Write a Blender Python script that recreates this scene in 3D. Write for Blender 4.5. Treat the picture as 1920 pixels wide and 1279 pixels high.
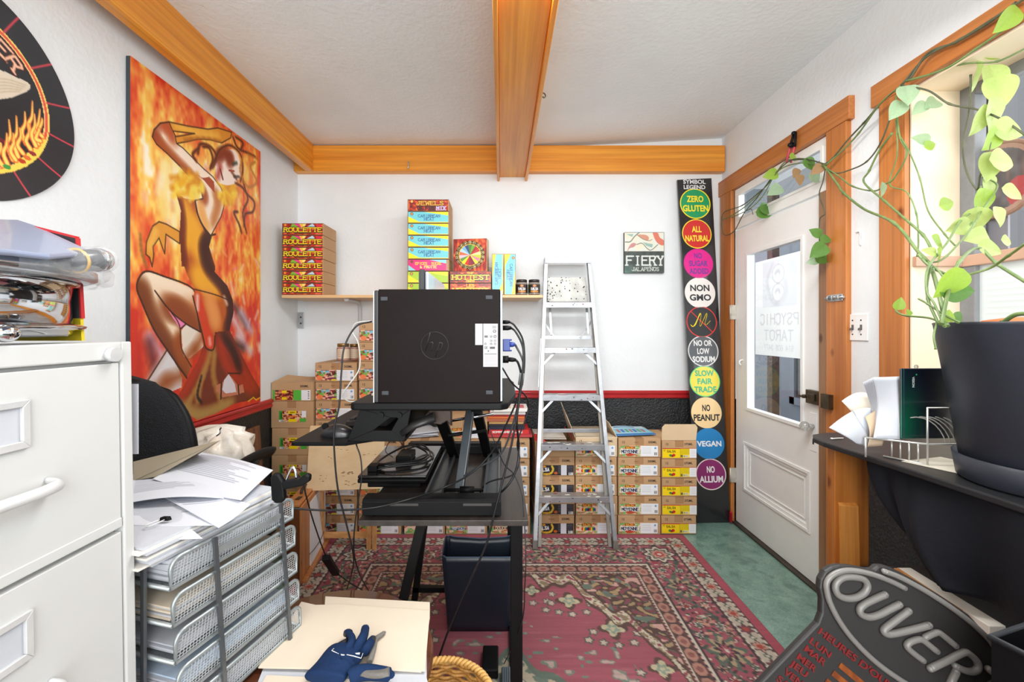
import bpy, bmesh, math, random
import numpy as np
from mathutils import Vector, Matrix, Euler

for _o in list(bpy.data.objects):
    bpy.data.objects.remove(_o)
SC = bpy.context.scene
COL = SC.collection
# ---------------------------------------------------------------- camera
F, CX, CY, CAMH = 804.0, 940.0, 618.0, 1.34      # focal length in pixels of the 1920 wide frame, vanishing point, eye height
cam_d = bpy.data.cameras.new('camera')
cam_d.sensor_width = 36.0
cam_d.lens = F / 1920 * 36.0
cam_d.shift_x = (960 - CX) / 1920
cam_d.shift_y = -(639.5 - CY) / 1920
cam_d.clip_start = 0.03
cam = bpy.data.objects.new('camera', cam_d)
COL.objects.link(cam)
cam.location = (0, 0, CAMH)
cam.rotation_euler = (math.pi / 2, 0, 0)
SC.camera = cam
# ---------------------------------------------------------------- world, lights, exposure
wd = bpy.data.worlds.new('daylight')
SC.world = wd
wd.use_nodes = True
wd.node_tree.nodes['Background'].inputs[0].default_value = (0.95, 0.985, 1.0, 1)
wd.node_tree.nodes['Background'].inputs[1].default_value = 2.0


def area(name, loc, target, sx, sy, power, col=(1, 1, 1)):
    l = bpy.data.lights.new(name, 'AREA')
    l.shape = 'RECTANGLE'
    l.size, l.size_y, l.energy, l.color = sx, sy, power, col
    o = bpy.data.objects.new(name, l)
    COL.objects.link(o)
    o.location = loc
    o.rotation_euler = (Vector(target) - Vector(loc)).to_track_quat('-Z', 'Y').to_euler()
    return o


area('shop_window_daylight', (0.1, -2.2, 1.5), (0.0, 2.0, 1.1), 2.9, 2.3, 64, (0.975, 0.995, 0.985))
area('side_window_daylight', (2.35, 1.0, 1.75), (0.4, 1.6, 1.0), 1.3, 1.3, 19, (0.975, 0.995, 0.985))
area('poster_backlight', (2.9, 2.15, 2.0), (1.65, 2.6, 1.4), 0.7, 1.2, 26, (0.975, 0.995, 0.985))  # added lamp out of view, brightens the door poster from behind
area('overhead_fill', (0.45, 1.25, 2.42), (0.45, 1.75, 0.0), 1.5, 0.4, 34, (0.975, 0.995, 0.985))  # added fill above the view, no fixture there; brightens floor and rug
area('ceiling_fill', (0.1, -0.5, 1.75), (0.1, 1.3, 2.7), 0.9, 0.9, 20, (0.975, 0.995, 0.985))  # added fill behind the camera, aimed up to brighten the ceiling
SC.view_settings.view_transform = 'Standard'
SC.view_settings.look = 'None'
SC.view_settings.gamma = 1.0
SC.view_settings.use_curve_mapping = False
SC.view_settings.exposure = 0.05
SC.cycles.max_bounces = 8
SC.cycles.diffuse_bounces = 5
SC.cycles.transparent_max_bounces = 12
SC.cycles.caustics_reflective = False
SC.cycles.caustics_refractive = False
SC.cycles.use_denoising = True


# ---------------------------------------------------------------- measuring helpers: a point seen at (px, py) lying on a known plane
def W(px, py, Y):
    return Vector(((px - CX) * Y / F, Y, CAMH - (py - CY) * Y / F))


def WX(px, py, X):
    return W(px, py, X * F / (px - CX))


def WZ(px, py, Z):
    return W(px, py, (CAMH - Z) * F / (py - CY))


def lin(c):
    c = np.asarray(c, float) / 255.0
    return np.where(c <= 0.04045, c / 12.92, ((c + 0.055) / 1.055) ** 2.4)


# ---------------------------------------------------------------- materials
MATS = {}


def M(name, rgb, rough=0.5, metal=0.0, var=None, bump=None, coat=0.0, trans=0.0, sheen=0.0, spec=0.5, alpha=None, emit=None, stretch=(1, 1, 1), rgb2=None, sss=0.0):
    """var=(scale, amount): mottled tone; bump=(scale, strength); stretch scales the texture space (wood grain)"""
    if name in MATS:
        return MATS[name]
    m = bpy.data.materials.new(name)
    m.use_nodes = True
    nt = m.node_tree
    b = nt.nodes['Principled BSDF']
    col = tuple(lin(rgb)) + (1,)
    b.inputs['Base Color'].default_value = col
    b.inputs['Roughness'].default_value = rough
    b.inputs['Metallic'].default_value = metal
    b.inputs['Coat Weight'].default_value = coat
    b.inputs['Specular IOR Level'].default_value = spec
    b.inputs['Transmission Weight'].default_value = trans
    if sheen:
        b.inputs['Sheen Weight'].default_value = sheen
    if sss:
        b.inputs['Subsurface Weight'].default_value = sss
        b.inputs['Subsurface Radius'].default_value = (0.02, 0.02, 0.01)
    if alpha is not None:
        b.inputs['Alpha'].default_value = alpha
    tc = nt.nodes.new('ShaderNodeTexCoord')
    mp = nt.nodes.new('ShaderNodeMapping')
    mp.inputs['Scale'].default_value = stretch
    nt.links.new(tc.outputs['Object'], mp.inputs['Vector'])
    if var:
        n = nt.nodes.new('ShaderNodeTexNoise')
        n.inputs['Scale'].default_value = var[0]
        n.inputs['Detail'].default_value = 6
        n.inputs['Roughness'].default_value = 0.6
        nt.links.new(mp.outputs[0], n.inputs['Vector'])
        r = nt.nodes.new('ShaderNodeValToRGB')
        r.color_ramp.elements[0].position = 0.3
        r.color_ramp.elements[1].position = 0.7
        c1 = np.array(col[:3])
        if rgb2 is not None:
            a, bb = c1, np.array(lin(rgb2))
        else:
            a, bb = c1 * (1 - var[1]), np.minimum(c1 * (1 + var[1]), 1)
        r.color_ramp.elements[0].color = tuple(a) + (1,)
        r.color_ramp.elements[1].color = tuple(bb) + (1,)
        nt.links.new(n.outputs[0], r.inputs[0])
        nt.links.new(r.outputs[0], b.inputs['Base Color'])
    if bump:
        n2 = nt.nodes.new('ShaderNodeTexNoise')
        n2.inputs['Scale'].default_value = bump[0]
        n2.inputs['Detail'].default_value = 4
        nt.links.new(mp.outputs[0], n2.inputs['Vector'])
        bp = nt.nodes.new('ShaderNodeBump')
        bp.inputs['Strength'].default_value = bump[1]
        bp.inputs['Distance'].default_value = 0.01
        nt.links.new(n2.outputs[0], bp.inputs['Height'])
        nt.links.new(bp.outputs[0], b.inputs['Normal'])
    MATS[name] = m
    return m


def wood(name, dark, light, axis, rough=0.45, scale=1.0, coat=0.15, knots=None):
    """grain runs along axis 0/1/2"""
    if name in MATS:
        return MATS[name]
    st = [9.0 * scale] * 3
    st[axis] = 0.55 * scale
    m = M(name, dark, rough, var=(1.6, 0.2), rgb2=light, stretch=tuple(st), coat=coat)
    nt = m.node_tree
    b = nt.nodes['Principled BSDF']
    src = b.inputs['Base Color'].links[0].from_socket
    # fine grain lines and knots multiplied over the ramp
    tc = nt.nodes.new('ShaderNodeTexCoord')
    mp = nt.nodes.new('ShaderNodeMapping')
    s2 = [60.0 * scale] * 3
    s2[axis] = 1.2 * scale
    mp.inputs['Scale'].default_value = s2
    nt.links.new(tc.outputs['Object'], mp.inputs['Vector'])
    n = nt.nodes.new('ShaderNodeTexNoise')
    n.inputs['Scale'].default_value = 1.0
    n.inputs['Detail'].default_value = 3
    nt.links.new(mp.outputs[0], n.inputs['Vector'])
    r = nt.nodes.new('ShaderNodeValToRGB')
    r.color_ramp.elements[0].position = 0.3
    r.color_ramp.elements[0].color = (0.78, 0.72, 0.66, 1)
    r.color_ramp.elements[1].position = 0.6
    r.color_ramp.elements[1].color = (1, 1, 1, 1)
    nt.links.new(n.outputs[0], r.inputs[0])
    mx = nt.nodes.new('ShaderNodeMix')
    mx.data_type = 'RGBA'
    mx.blend_type = 'MULTIPLY'
    mx.inputs[0].default_value = 1.0
    nt.links.new(src, mx.inputs[6])
    nt.links.new(r.outputs[0], mx.inputs[7])
    out = mx.outputs[2]
    mp3 = nt.nodes.new('ShaderNodeMapping')
    s3 = [4.2 * scale] * 3
    s3[axis] = 2.3 * scale
    mp3.inputs['Scale'].default_value = s3
    nt.links.new(tc.outputs['Object'], mp3.inputs['Vector'])
    v = nt.nodes.new('ShaderNodeTexVoronoi')
    v.inputs['Scale'].default_value = 1.0
    nt.links.new(mp3.outputs[0], v.inputs['Vector'])
    r2 = nt.nodes.new('ShaderNodeValToRGB')
    r2.color_ramp.elements[0].position = 0.035
    r2.color_ramp.elements[0].color = (0.3, 0.17, 0.08, 1)
    r2.color_ramp.elements[1].position = 0.085
    r2.color_ramp.elements[1].color = (1, 1, 1, 1)
    nt.links.new(v.outputs['Distance'], r2.inputs[0])
    mx2 = nt.nodes.new('ShaderNodeMix')
    mx2.data_type = 'RGBA'
    mx2.blend_type = 'MULTIPLY'
    mx2.inputs[0].default_value = 0.85
    nt.links.new(out, mx2.inputs[6])
    nt.links.new(r2.outputs[0], mx2.inputs[7])
    nt.links.new(mx2.outputs[2], b.inputs['Base Color'])
    return m


def painted(name, rough=0.5, coat=0.0, bump=None):
    """colour comes from the drawn-on colour attribute, with a faint grain"""
    if name in MATS:
        return MATS[name]
    m = M(name, (255, 255, 255), rough, coat=coat, bump=bump)
    nt = m.node_tree
    a = nt.nodes.new('ShaderNodeVertexColor')
    a.layer_name = 'Col'
    nt.links.new(a.outputs[0], nt.nodes['Principled BSDF'].inputs['Base Color'])
    return m


def pane_glass(name, tint=(1, 1, 1), gloss=0.08, haze=0.0):
    if name in MATS:
        return MATS[name]
    m = bpy.data.materials.new(name)
    m.use_nodes = True
    nt = m.node_tree
    nt.nodes.remove(nt.nodes['Principled BSDF'])
    out = nt.nodes['Material Output']
    t = nt.nodes.new('ShaderNodeBsdfTransparent')
    t.inputs[0].default_value = tuple(tint) + (1,)
    g = nt.nodes.new('ShaderNodeBsdfGlossy')
    g.inputs['Roughness'].default_value = 0.02
    mx = nt.nodes.new('ShaderNodeMixShader')
    fr = nt.nodes.new('ShaderNodeLayerWeight')
    pw = nt.nodes.new('ShaderNodeMath')
    pw.operation = 'POWER'
    pw.inputs[1].default_value = 4.0
    ml = nt.nodes.new('ShaderNodeMath')
    ml.operation = 'MULTIPLY_ADD'
    ml.inputs[1].default_value = 0.7
    ml.inputs[2].default_value = 0.03
    nt.links.new(fr.outputs['Facing'], pw.inputs[0])
    nt.links.new(pw.outputs[0], ml.inputs[0])
    nt.links.new(ml.outputs[0], mx.inputs[0])
    nt.links.new(t.outputs[0], mx.inputs[1])
    nt.links.new(g.outputs[0], mx.inputs[2])
    last = mx.outputs[0]
    if haze:
        d = nt.nodes.new('ShaderNodeBsdfTranslucent')
        d.inputs[0].default_value = (0.55, 0.57, 0.54, 1)
        d2 = nt.nodes.new('ShaderNodeBsdfDiffuse')
        d2.inputs[0].default_value = (0.6, 0.62, 0.59, 1)
        n = nt.nodes.new('ShaderNodeTexNoise')
        n.inputs['Scale'].default_value = 6
        md = nt.nodes.new('ShaderNodeMixShader')
        md.inputs[0].default_value = 0.4
        nt.links.new(d.outputs[0], md.inputs[1])
        nt.links.new(d2.outputs[0], md.inputs[2])
        m2 = nt.nodes.new('ShaderNodeMixShader')
        mr = nt.nodes.new('ShaderNodeMapRange')
        mr.inputs['To Min'].default_value = haze - 0.1
        mr.inputs['To Max'].default_value = haze + 0.1
        nt.links.new(n.outputs[0], mr.inputs[0])
        nt.links.new(mr.outputs[0], m2.inputs[0])
        nt.links.new(last, m2.inputs[1])
        nt.links.new(md.outputs[0], m2.inputs[2])
        last = m2.outputs[0]
    nt.links.new(last, out.inputs[0])
    MATS[name] = m
    return m


def thin_sheet(name, rgb, trans=0.5, rough=0.6, col_attr=False):
    """paper, leaves, film: light comes through"""
    if name in MATS:
        return MATS[name]
    m = M(name, rgb, rough, var=(9, 0.06))
    nt = m.node_tree
    b = nt.nodes['Principled BSDF']
    tr = nt.nodes.new('ShaderNodeBsdfTranslucent')
    tr.inputs[0].default_value = tuple(lin(rgb)) + (1,)
    if col_attr:
        a = nt.nodes.new('ShaderNodeVertexColor')
        a.layer_name = 'Col'
        nt.links.new(a.outputs[0], b.inputs['Base Color'])
        nt.links.new(a.outputs[0], tr.inputs[0])
    else:
        nt.links.new(b.inputs['Base Color'].links[0].from_socket, tr.inputs[0])
    mx = nt.nodes.new('ShaderNodeMixShader')
    mx.inputs[0].default_value = trans
    nt.links.new(b.outputs[0], mx.inputs[1])
    nt.links.new(tr.outputs[0], mx.inputs[2])
    nt.links.new(mx.outputs[0], nt.nodes['Material Output'].inputs[0])
    return m


# ---------------------------------------------------------------- mesh builder
def root_loc(p):
    while p is not None and p.parent is not None:
        p = p.parent
    return p.location.copy() if p is not None else Vector((0, 0, 0))


def spline(pts, n=6, closed=False):
    P = [Vector(p) for p in pts]
    if len(P) < 3:
        return P
    if closed:
        Q = [P[-1]] + P + [P[0], P[1]]
    else:
        Q = [P[0] * 2 - P[1]] + P + [P[-1] * 2 - P[-2]]
    out = []
    for i in range(1, len(Q) - 2):
        a, b, c, d = Q[i - 1:i + 3]
        for k in range(n):
            t = k / n
            out.append(0.5 * ((2 * b) + (c - a) * t + (2 * a - 5 * b + 4 * c - d) * t * t + (3 * b - a - 3 * c + d) * t ** 3))
    if not closed:
        out.append(P[-1])
    return out


class MB:
    def __init__(s):
        s.v, s.f, s.m, s.sm = [], [], [], []

    def add(s, verts, faces, mi=0, smooth=False, mat=None):
        o = len(s.v)
        for p in verts:
            p = Vector(p)
            s.v.append(mat @ p if mat is not None else p)
        for f in faces:
            s.f.append([i + o for i in f])
            s.m.append(mi)
            s.sm.append(smooth)
        return s

    def box(s, x0, x1, y0, y1, z0, z1, mi=0, mat=None):
        v = [(x0, y0, z0), (x1, y0, z0), (x1, y1, z0), (x0, y1, z0), (x0, y0, z1), (x1, y0, z1), (x1, y1, z1), (x0, y1, z1)]
        return s.add(v, [(0, 3, 2, 1), (4, 5, 6, 7), (0, 1, 5, 4), (1, 2, 6, 5), (2, 3, 7, 6), (3, 0, 4, 7)], mi, False, mat)

    def bar(s, a, b, w, h, up=(0, 0, 1), mi=0):
        """a rectangular bar from a to b, w wide across, h thick along up"""
        a, b = Vector(a), Vector(b)
        d = (b - a).normalized()
        u = Vector(up)
        side = d.cross(u)
        if side.length < 1e-6:
            side = d.cross(Vector((1, 0, 0)))
        side.normalize()
        u = side.cross(d).normalized()
        v = []
        for p in (a, b):
            for sx, sy in ((-1, -1), (1, -1), (1, 1), (-1, 1)):
                v.append(p + side * (sx * w / 2) + u * (sy * h / 2))
        return s.add(v, [(0, 3, 2, 1), (4, 5, 6, 7), (0, 1, 5, 4), (1, 2, 6, 5), (2, 3, 7, 6), (3, 0, 4, 7)], mi)

    def tube(s, pts, r, n=8, closed=False, mi=0, flat=1.0):
        P = [Vector(p) for p in pts]
        L = len(P)
        R = r if isinstance(r, (list, tuple)) else [r] * L
        T = []
        for i in range(L):
            a = P[i - 1] if (i > 0 or closed) else P[i]
            b = P[(i + 1) % L] if (i < L - 1 or closed) else P[i]
            d = b - a
            T.append(d.normalized() if d.length > 1e-9 else Vector((0, 0, 1)))
        nrm = T[0].orthogonal().normalized()
        vs, fs = [], []
        for i in range(L):
            nrm = (nrm - T[i] * nrm.dot(T[i]))
            if nrm.length < 1e-6:
                nrm = T[i].orthogonal()
            nrm.normalize()
            bn = T[i].cross(nrm)
            for k in range(n):
                a = 2 * math.pi * k / n
                vs.append(P[i] + nrm * (math.cos(a) * R[i]) + bn * (math.sin(a) * R[i] * flat))
        for i in range(L if closed else L - 1):
            j = (i + 1) % L
            for k in range(n):
                k2 = (k + 1) % n
                fs.append((i * n + k, i * n + k2, j * n + k2, j * n + k))
        s.add(vs, fs, mi, True)
        if not closed:
            o = len(s.v) - len(vs)
            for idx in (0, L - 1):
                s.f.append([o + idx * n + k for k in range(n)])
                s.m.append(mi)
                s.sm.append(False)
        return s

    def cyl(s, a, b, r, r2=None, n=20, mi=0):
        return s.tube([a, b], [r, r if r2 is None else r2], n, mi=mi)

    def lathe(s, c, prof, n=40, mi=0, mat=None, smooth=True, arc=None):
        c = Vector(c)
        vs, fs = [], []
        L = len(prof)
        for k in range(n):
            a = 2 * math.pi * k / n
            for r, z in prof:
                vs.append(c + Vector((r * math.cos(a), r * math.sin(a), z)))
        for k in range(n):
            k2 = (k + 1) % n
            for i in range(L - 1):
                fs.append((k * L + i, k2 * L + i, k2 * L + i + 1, k * L + i + 1))
        return s.add(vs, fs, mi, smooth, mat)

    def prism(s, poly, vec, mi=0, smooth=False):
        P = [Vector(p) for p in poly]
        v = Vector(vec)
        n = len(P)
        s.add(P + [p + v for p in P], [tuple(range(n))[::-1], tuple(range(n, 2 * n))], mi)
        o = len(s.v) - 2 * n
        for i in range(n):
            j = (i + 1) % n
            s.f.append([o + i, o + j, o + n + j, o + n + i])
            s.m.append(mi)
            s.sm.append(smooth)
        return s

    def poly(s, pts, mi=0):
        return s.add(pts, [tuple(range(len(pts)))], mi)

    def sph(s, c, rx, ry=None, rz=None, n=16, m=10, mi=0, mat=None):
        ry = rx if ry is None else ry
        rz = rx if rz is None else rz
        c = Vector(c)
        vs = [c + Vector((0, 0, rz))]
        for i in range(1, m):
            t = math.pi * i / m
            for k in range(n):
                a = 2 * math.pi * k / n
                vs.append(c + Vector((rx * math.sin(t) * math.cos(a), ry * math.sin(t) * math.sin(a), rz * math.cos(t))))
        vs.append(c - Vector((0, 0, rz)))
        fs = [(0, 1 + k, 1 + (k + 1) % n) for k in range(n)]
        for i in range(m - 2):
            for k in range(n):
                a, b = 1 + i * n + k, 1 + i * n + (k + 1) % n
                fs.append((a, a + n, b + n, b))
        e = len(vs) - 1
        fs += [(e, 1 + (m - 2) * n + (k + 1) % n, 1 + (m - 2) * n + k) for k in range(n)]
        return s.add(vs, fs, mi, True, mat)

    def surf(s, fn, nu, nv, mi=0, closed_u=False):
        vs = [fn(i / (nu if closed_u else nu - 1), j / (nv - 1)) for i in range(nu) for j in range(nv)]
        fs = []
        for i in range(nu if closed_u else nu - 1):
            for j in range(nv - 1):
                a, b = i * nv + j, ((i + 1) % nu) * nv + j
                fs.append((a, b, b + 1, a + 1))
        return s.add(vs, fs, mi, True)

    def mesh(s, name, mats, off=Vector((0, 0, 0))):
        me = bpy.data.meshes.new(name)
        me.from_pydata([tuple(p - off) for p in s.v], [], s.f)
        for m in (mats if isinstance(mats, (list, tuple)) else [mats]):
            me.materials.append(m)
        me.polygons.foreach_set('material_index', s.m)
        me.polygons.foreach_set('use_smooth', s.sm)
        bm = bmesh.new()
        bm.from_mesh(me)
        bmesh.ops.recalc_face_normals(bm, faces=bm.faces)
        bm.to_mesh(me)
        bm.free()
        me.update()
        return me

    def build(s, name, mats, parent=None, bevel=0.0, thick=0.0, seg=2):
        me = s.mesh(name, mats, root_loc(parent))
        return link(name, me, parent, bevel, thick, seg)


def link(name, me, parent=None, bevel=0.0, thick=0.0, seg=2):
    o = bpy.data.objects.new(name, me)
    COL.objects.link(o)
    if parent is not None:
        o.parent = parent
    if thick:
        md = o.modifiers.new('thickness', 'SOLIDIFY')
        md.thickness = thick
        md.offset = 0
    if bevel:
        md = o.modifiers.new('bevel', 'BEVEL')
        md.width = bevel
        md.segments = seg
        md.limit_method = 'ANGLE'
        md.angle_limit = math.radians(40)
    return o


def tag(o, label=None, cat=None, group=None, kind=None):
    for k, v in (('label', label), ('category', cat), ('group', group), ('kind', kind)):
        if v:
            o[k] = v
    return o


def thing(name, label, cat, loc=(0, 0, 0), group=None, rz=0.0):
    o = bpy.data.objects.new(name, None)
    o.empty_display_size = 0.05
    COL.objects.link(o)
    o.location = loc
    o.rotation_euler = (0, 0, rz)
    return tag(o, label, cat, group)


def struct(o):
    o['kind'] = 'structure'
    return o


def dup(root, loc, rz=0.0, label=None, group=None):
    r = root.copy()
    COL.objects.link(r)
    r.location = loc
    r.rotation_euler = (0, 0, rz)
    if label:
        r['label'] = label
    if group:
        r['group'] = group
    for ch in list(root.children):
        c = ch.copy()
        COL.objects.link(c)
        c.parent = r
        for g in list(ch.children):
            d = g.copy()
            COL.objects.link(d)
            d.parent = c
    return r


# ---------------------------------------------------------------- lettering
_TXT = {}


def text_mesh(s, size, bold=0.0, width=1.0, ital=0.0, depth=0.0):
    """flat letters in the XZ plane, centred on the origin, facing -Y; size = cap height"""
    key = (s, round(size, 5), bold, width, ital, depth)
    if key in _TXT:
        return _TXT[key]
    cu = bpy.data.curves.new('letters', 'FONT')
    cu.body = s
    cu.size = size / 0.72
    cu.align_x = 'CENTER'
    cu.align_y = 'CENTER'
    cu.offset = bold * size
    cu.shear = ital
    cu.extrude = depth
    cu.resolution_u = 3
    ob = bpy.data.objects.new('letters', cu)
    COL.objects.link(ob)
    dg = bpy.context.evaluated_depsgraph_get()
    dg.update()
    ev = ob.evaluated_get(dg)
    me = ev.to_mesh()
    vs = [v.co.copy() for v in me.vertices]
    fs = [tuple(p.vertices) for p in me.polygons]
    ev.to_mesh_clear()
    bpy.data.objects.remove(ob)
    bpy.data.curves.remove(cu)
    if vs:
        x0, x1 = min(v.x for v in vs), max(v.x for v in vs)
        y0, y1 = min(v.y for v in vs), max(v.y for v in vs)
        vs = [Vector(((v.x - (x0 + x1) / 2) * width, v.z, v.y - (y0 + y1) / 2)) for v in vs]
    _TXT[key] = (vs, fs)
    return _TXT[key]


def put_text(mb, s, origin, U, V, size, bold=0.0, fit=None, mi=0, ital=0.0, depth=0.0, mirror=False):
    """letters on the plane of unit vectors U (reading direction) and V (up) centred on origin; fit = wanted width"""
    vs, fs = text_mesh(s, size, bold, 1.0, ital, depth)
    if not vs:
        return
    U, V, origin = Vector(U).normalized(), Vector(V).normalized(), Vector(origin)
    w = max(v.x for v in vs) * 2
    k = fit / w if fit else 1.0
    N = U.cross(V)
    sg = -1 if mirror else 1
    mb.add([origin + U * (v.x * k * sg) + V * v.z + N * v.y for v in vs], fs, mi)


# ---------------------------------------------------------------- drawing onto a grid of coloured vertices
def vnoise(h, w, sy, sx, seed):
    rs = np.random.RandomState(seed)
    gy, gx = max(2, int(sy)), max(2, int(sx))
    g = rs.rand(gy + 2, gx + 2)
    yy, xx = np.linspace(0, gy, h), np.linspace(0, gx, w)
    y0, x0 = yy.astype(int), xx.astype(int)
    fy, fx = (yy - y0)[:, None], (xx - x0)[None, :]
    fy, fx = fy * fy * (3 - 2 * fy), fx * fx * (3 - 2 * fx)
    a, b = g[y0][:, x0], g[y0][:, x0 + 1]
    c, d = g[y0 + 1][:, x0], g[y0 + 1][:, x0 + 1]
    return (a * (1 - fx) + b * fx) * (1 - fy) + (c * (1 - fx) + d * fx) * fy


GL = {'A': '00 51 90;23 73', 'B': '00 01 71 98 96 75 05;75 93 92 70 00', 'C': '98 71 31 08 02 30 70 92', 'D': '00 01 61 97 93 60 00', 'E': '91 01 00 90;05 75', 'F': '91 01 00;05 75',
      'G': '98 71 31 08 02 30 70 93 94 64', 'H': '00 01;90 91;05 95', 'I': '50 51', 'J': '81 82 60 30 02', 'K': '00 01;91 04;26 90', 'L': '01 00 90', 'M': '00 01 54 91 90', 'N': '00 01 90 91',
      'O': '31 08 02 30 60 92 98 61 31', 'P': '00 01 71 98 75 04', 'Q': '31 08 02 30 60 92 98 61 31;63 90', 'R': '00 01 71 98 75 05;55 90', 'S': '98 71 31 08 35 65 92 70 30 02', 'T': '01 91;51 50',
      'U': '01 02 30 60 92 91', 'V': '01 50 91', 'W': '01 20 57 80 91', 'X': '01 90;00 91', 'Y': '01 55 91;55 50', 'Z': '01 91 00 90', '1': '28 51 50', '2': '08 31 71 97 00 90', '3': '08 31 71 97 45 93 60 20 02',
      '4': '70 71 03 93', '5': '91 01 05 75 93 70 02', '6': '91 31 03 20 70 93 75 04', '7': '01 91 30', '8': '35 08 31 71 98 35 02 20 80 93 35', '9': '00 60 97 71 20 06 34 96', '0': '31 08 02 30 60 92 98 61 31', '&': '90 17 31 58 03 20 60 94', "'": '51 58', '.': '40 42'}


def glyph(ch):
    out = []
    for st in GL.get(ch, '').split(';'):
        toks = st.split()
        if len(toks) == 1 and len(toks[0]) == 4:
            toks = [toks[0][:2], toks[0][2:]]
        pl = []
        for t in toks:
            x = int(t[0]) / 9.0
            y = 1.0 if t[1] == '1' else int(t[1]) / 9.0
            pl.append((x, y))
        if len(pl) > 1:
            out.append(pl)
    return out


class Cv:
    """a drawing of w x h cells over the unit frame [0,W] x [0,H], y down"""

    def __init__(s, w, h, W_, H_, bg):
        s.w, s.h, s.W, s.H = w, h, W_, H_
        s.a = np.zeros((h, w, 3)) + np.array(bg, float)
        s.X, s.Y = np.meshgrid(np.linspace(0, W_, w), np.linspace(0, H_, h))

    def _bb(s, x0, x1, y0, y1):
        i0 = max(0, int(x0 / s.W * (s.w - 1)) - 1); i1 = min(s.w, int(x1 / s.W * (s.w - 1)) + 3)
        j0 = max(0, int(y0 / s.H * (s.h - 1)) - 1); j1 = min(s.h, int(y1 / s.H * (s.h - 1)) + 3)
        return slice(j0, max(j0, j1)), slice(i0, max(i0, i1))

    def blend(s, sl, m, c):
        s.a[sl] = s.a[sl] * (1 - m[..., None]) + np.array(c, float) * m[..., None]

    def mask(s, P, sl):
        X, Y = s.X[sl], s.Y[sl]
        m = np.zeros(X.shape, bool)
        n = len(P)
        for i in range(n):
            (x1, y1), (x2, y2) = P[i], P[(i + 1) % n]
            if y1 == y2:
                continue
            cr = (y1 > Y) != (y2 > Y)
            m ^= cr & (X < (x2 - x1) * (Y - y1) / (y2 - y1) + x1)
        return m

    def fill(s, P, c, al=1.0, curve=0):
        if curve:
            P = [(p.x, p.y) for p in spline([(x, y, 0) for x, y in P], curve, True)]
        xs, ys = [p[0] for p in P], [p[1] for p in P]
        sl = s._bb(min(xs), max(xs), min(ys), max(ys))
        s.blend(sl, s.mask(P, sl) * al, c)
        return P, sl

    def rect(s, x0, y0, x1, y1, c, al=1.0):
        sl = s._bb(x0, x1, y0, y1)
        m = (s.X[sl] >= x0) & (s.X[sl] <= x1) & (s.Y[sl] >= y0) & (s.Y[sl] <= y1)
        s.blend(sl, m * al, c)

    def ell(s, cx, cy, rx, ry, c, al=1.0, soft=0.0):
        sl = s._bb(cx - rx, cx + rx, cy - ry, cy + ry)
        d = np.sqrt(((s.X[sl] - cx) / rx) ** 2 + ((s.Y[sl] - cy) / ry) ** 2)
        m = np.clip((1 - d) / soft, 0, 1) if soft else (d <= 1) * 1.0
        s.blend(sl, m * al, c)

    def line(s, P, w, c, al=1.0, soft=False, curve=0, clip=None):
        if curve:
            P = [(p.x, p.y) for p in spline([(x, y, 0) for x, y in P], curve)]
        for (x1, y1), (x2, y2) in zip(P[:-1], P[1:]):
            sl = s._bb(min(x1, x2) - w, max(x1, x2) + w, min(y1, y2) - w, max(y1, y2) + w)
            X, Y = s.X[sl], s.Y[sl]
            dx, dy = x2 - x1, y2 - y1
            L = dx * dx + dy * dy + 1e-12
            t = np.clip(((X - x1) * dx + (Y - y1) * dy) / L, 0, 1)
            d = np.hypot(X - x1 - t * dx, Y - y1 - t * dy)
            cell = s.W / (s.w - 1)
            m = np.clip(1 - d / w, 0, 1) if soft else np.clip((w / 2 - d) / cell + 0.5, 0, 1)
            if clip is not None:
                m = m * s.mask(clip, sl)
            s.blend(sl, m * al, c)

    def text(s, t, cx, cy, h, c, w=None, sw=0.2, serif=False, rot=0.0):
        """stroke letters centred on cx, cy; w = overall width"""
        n = len(t)
        w = w or n * h * 0.85
        pit = w / n
        cr, sr = math.cos(rot), math.sin(rot)

        def tr(x, y):
            return cx + x * cr - y * sr, cy + x * sr + y * cr
        for i, ch in enumerate(t):
            gx = -w / 2 + i * pit + pit * 0.12
            for st in glyph(ch):
                P = [tr(gx + x * pit * 0.74, h / 2 - y * h) for x, y in st]
                s.line(P, h * sw, c)
                if serif:
                    for (x, y) in (st[0], st[-1]):
                        if y in (0.0, 1.0):
                            X0 = gx + x * pit * 0.74
                            Y0 = h / 2 - y * h
                            s.line([tr(X0 - pit * .17, Y0), tr(X0 + pit * .17, Y0)], h * sw * .8, c)

    def mesh(s, name, fn, mat):
        """fn(x, y) arrays in frame units -> three arrays of coordinates"""
        x, y, z = fn(s.X, s.Y)
        co = np.stack([np.broadcast_to(x, s.X.shape), np.broadcast_to(y, s.X.shape), np.broadcast_to(z, s.X.shape)], -1).reshape(-1, 3).astype(np.float32)
        idx = np.arange(s.w * s.h).reshape(s.h, s.w)
        fa = np.stack([idx[:-1, :-1], idx[1:, :-1], idx[1:, 1:], idx[:-1, 1:]], -1).reshape(-1, 4)
        me = bpy.data.meshes.new(name)
        me.vertices.add(len(co))
        me.vertices.foreach_set('co', co.ravel())
        me.loops.add(fa.size)
        me.loops.foreach_set('vertex_index', fa.ravel().astype(np.int32))
        me.polygons.add(len(fa))
        me.polygons.foreach_set('loop_start', np.arange(0, fa.size, 4, dtype=np.int32))
        me.update(calc_edges=True)
        at = me.color_attributes.new('Col', 'FLOAT_COLOR', 'POINT')
        col = np.ones((s.w * s.h, 4), np.float32)
        col[:, :3] = lin(np.clip(s.a, 0, 255)).reshape(-1, 3)
        at.data.foreach_set('color', col.ravel())
        me.materials.append(mat)
        me.validate()
        return me


RND = random.Random(7)
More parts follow.
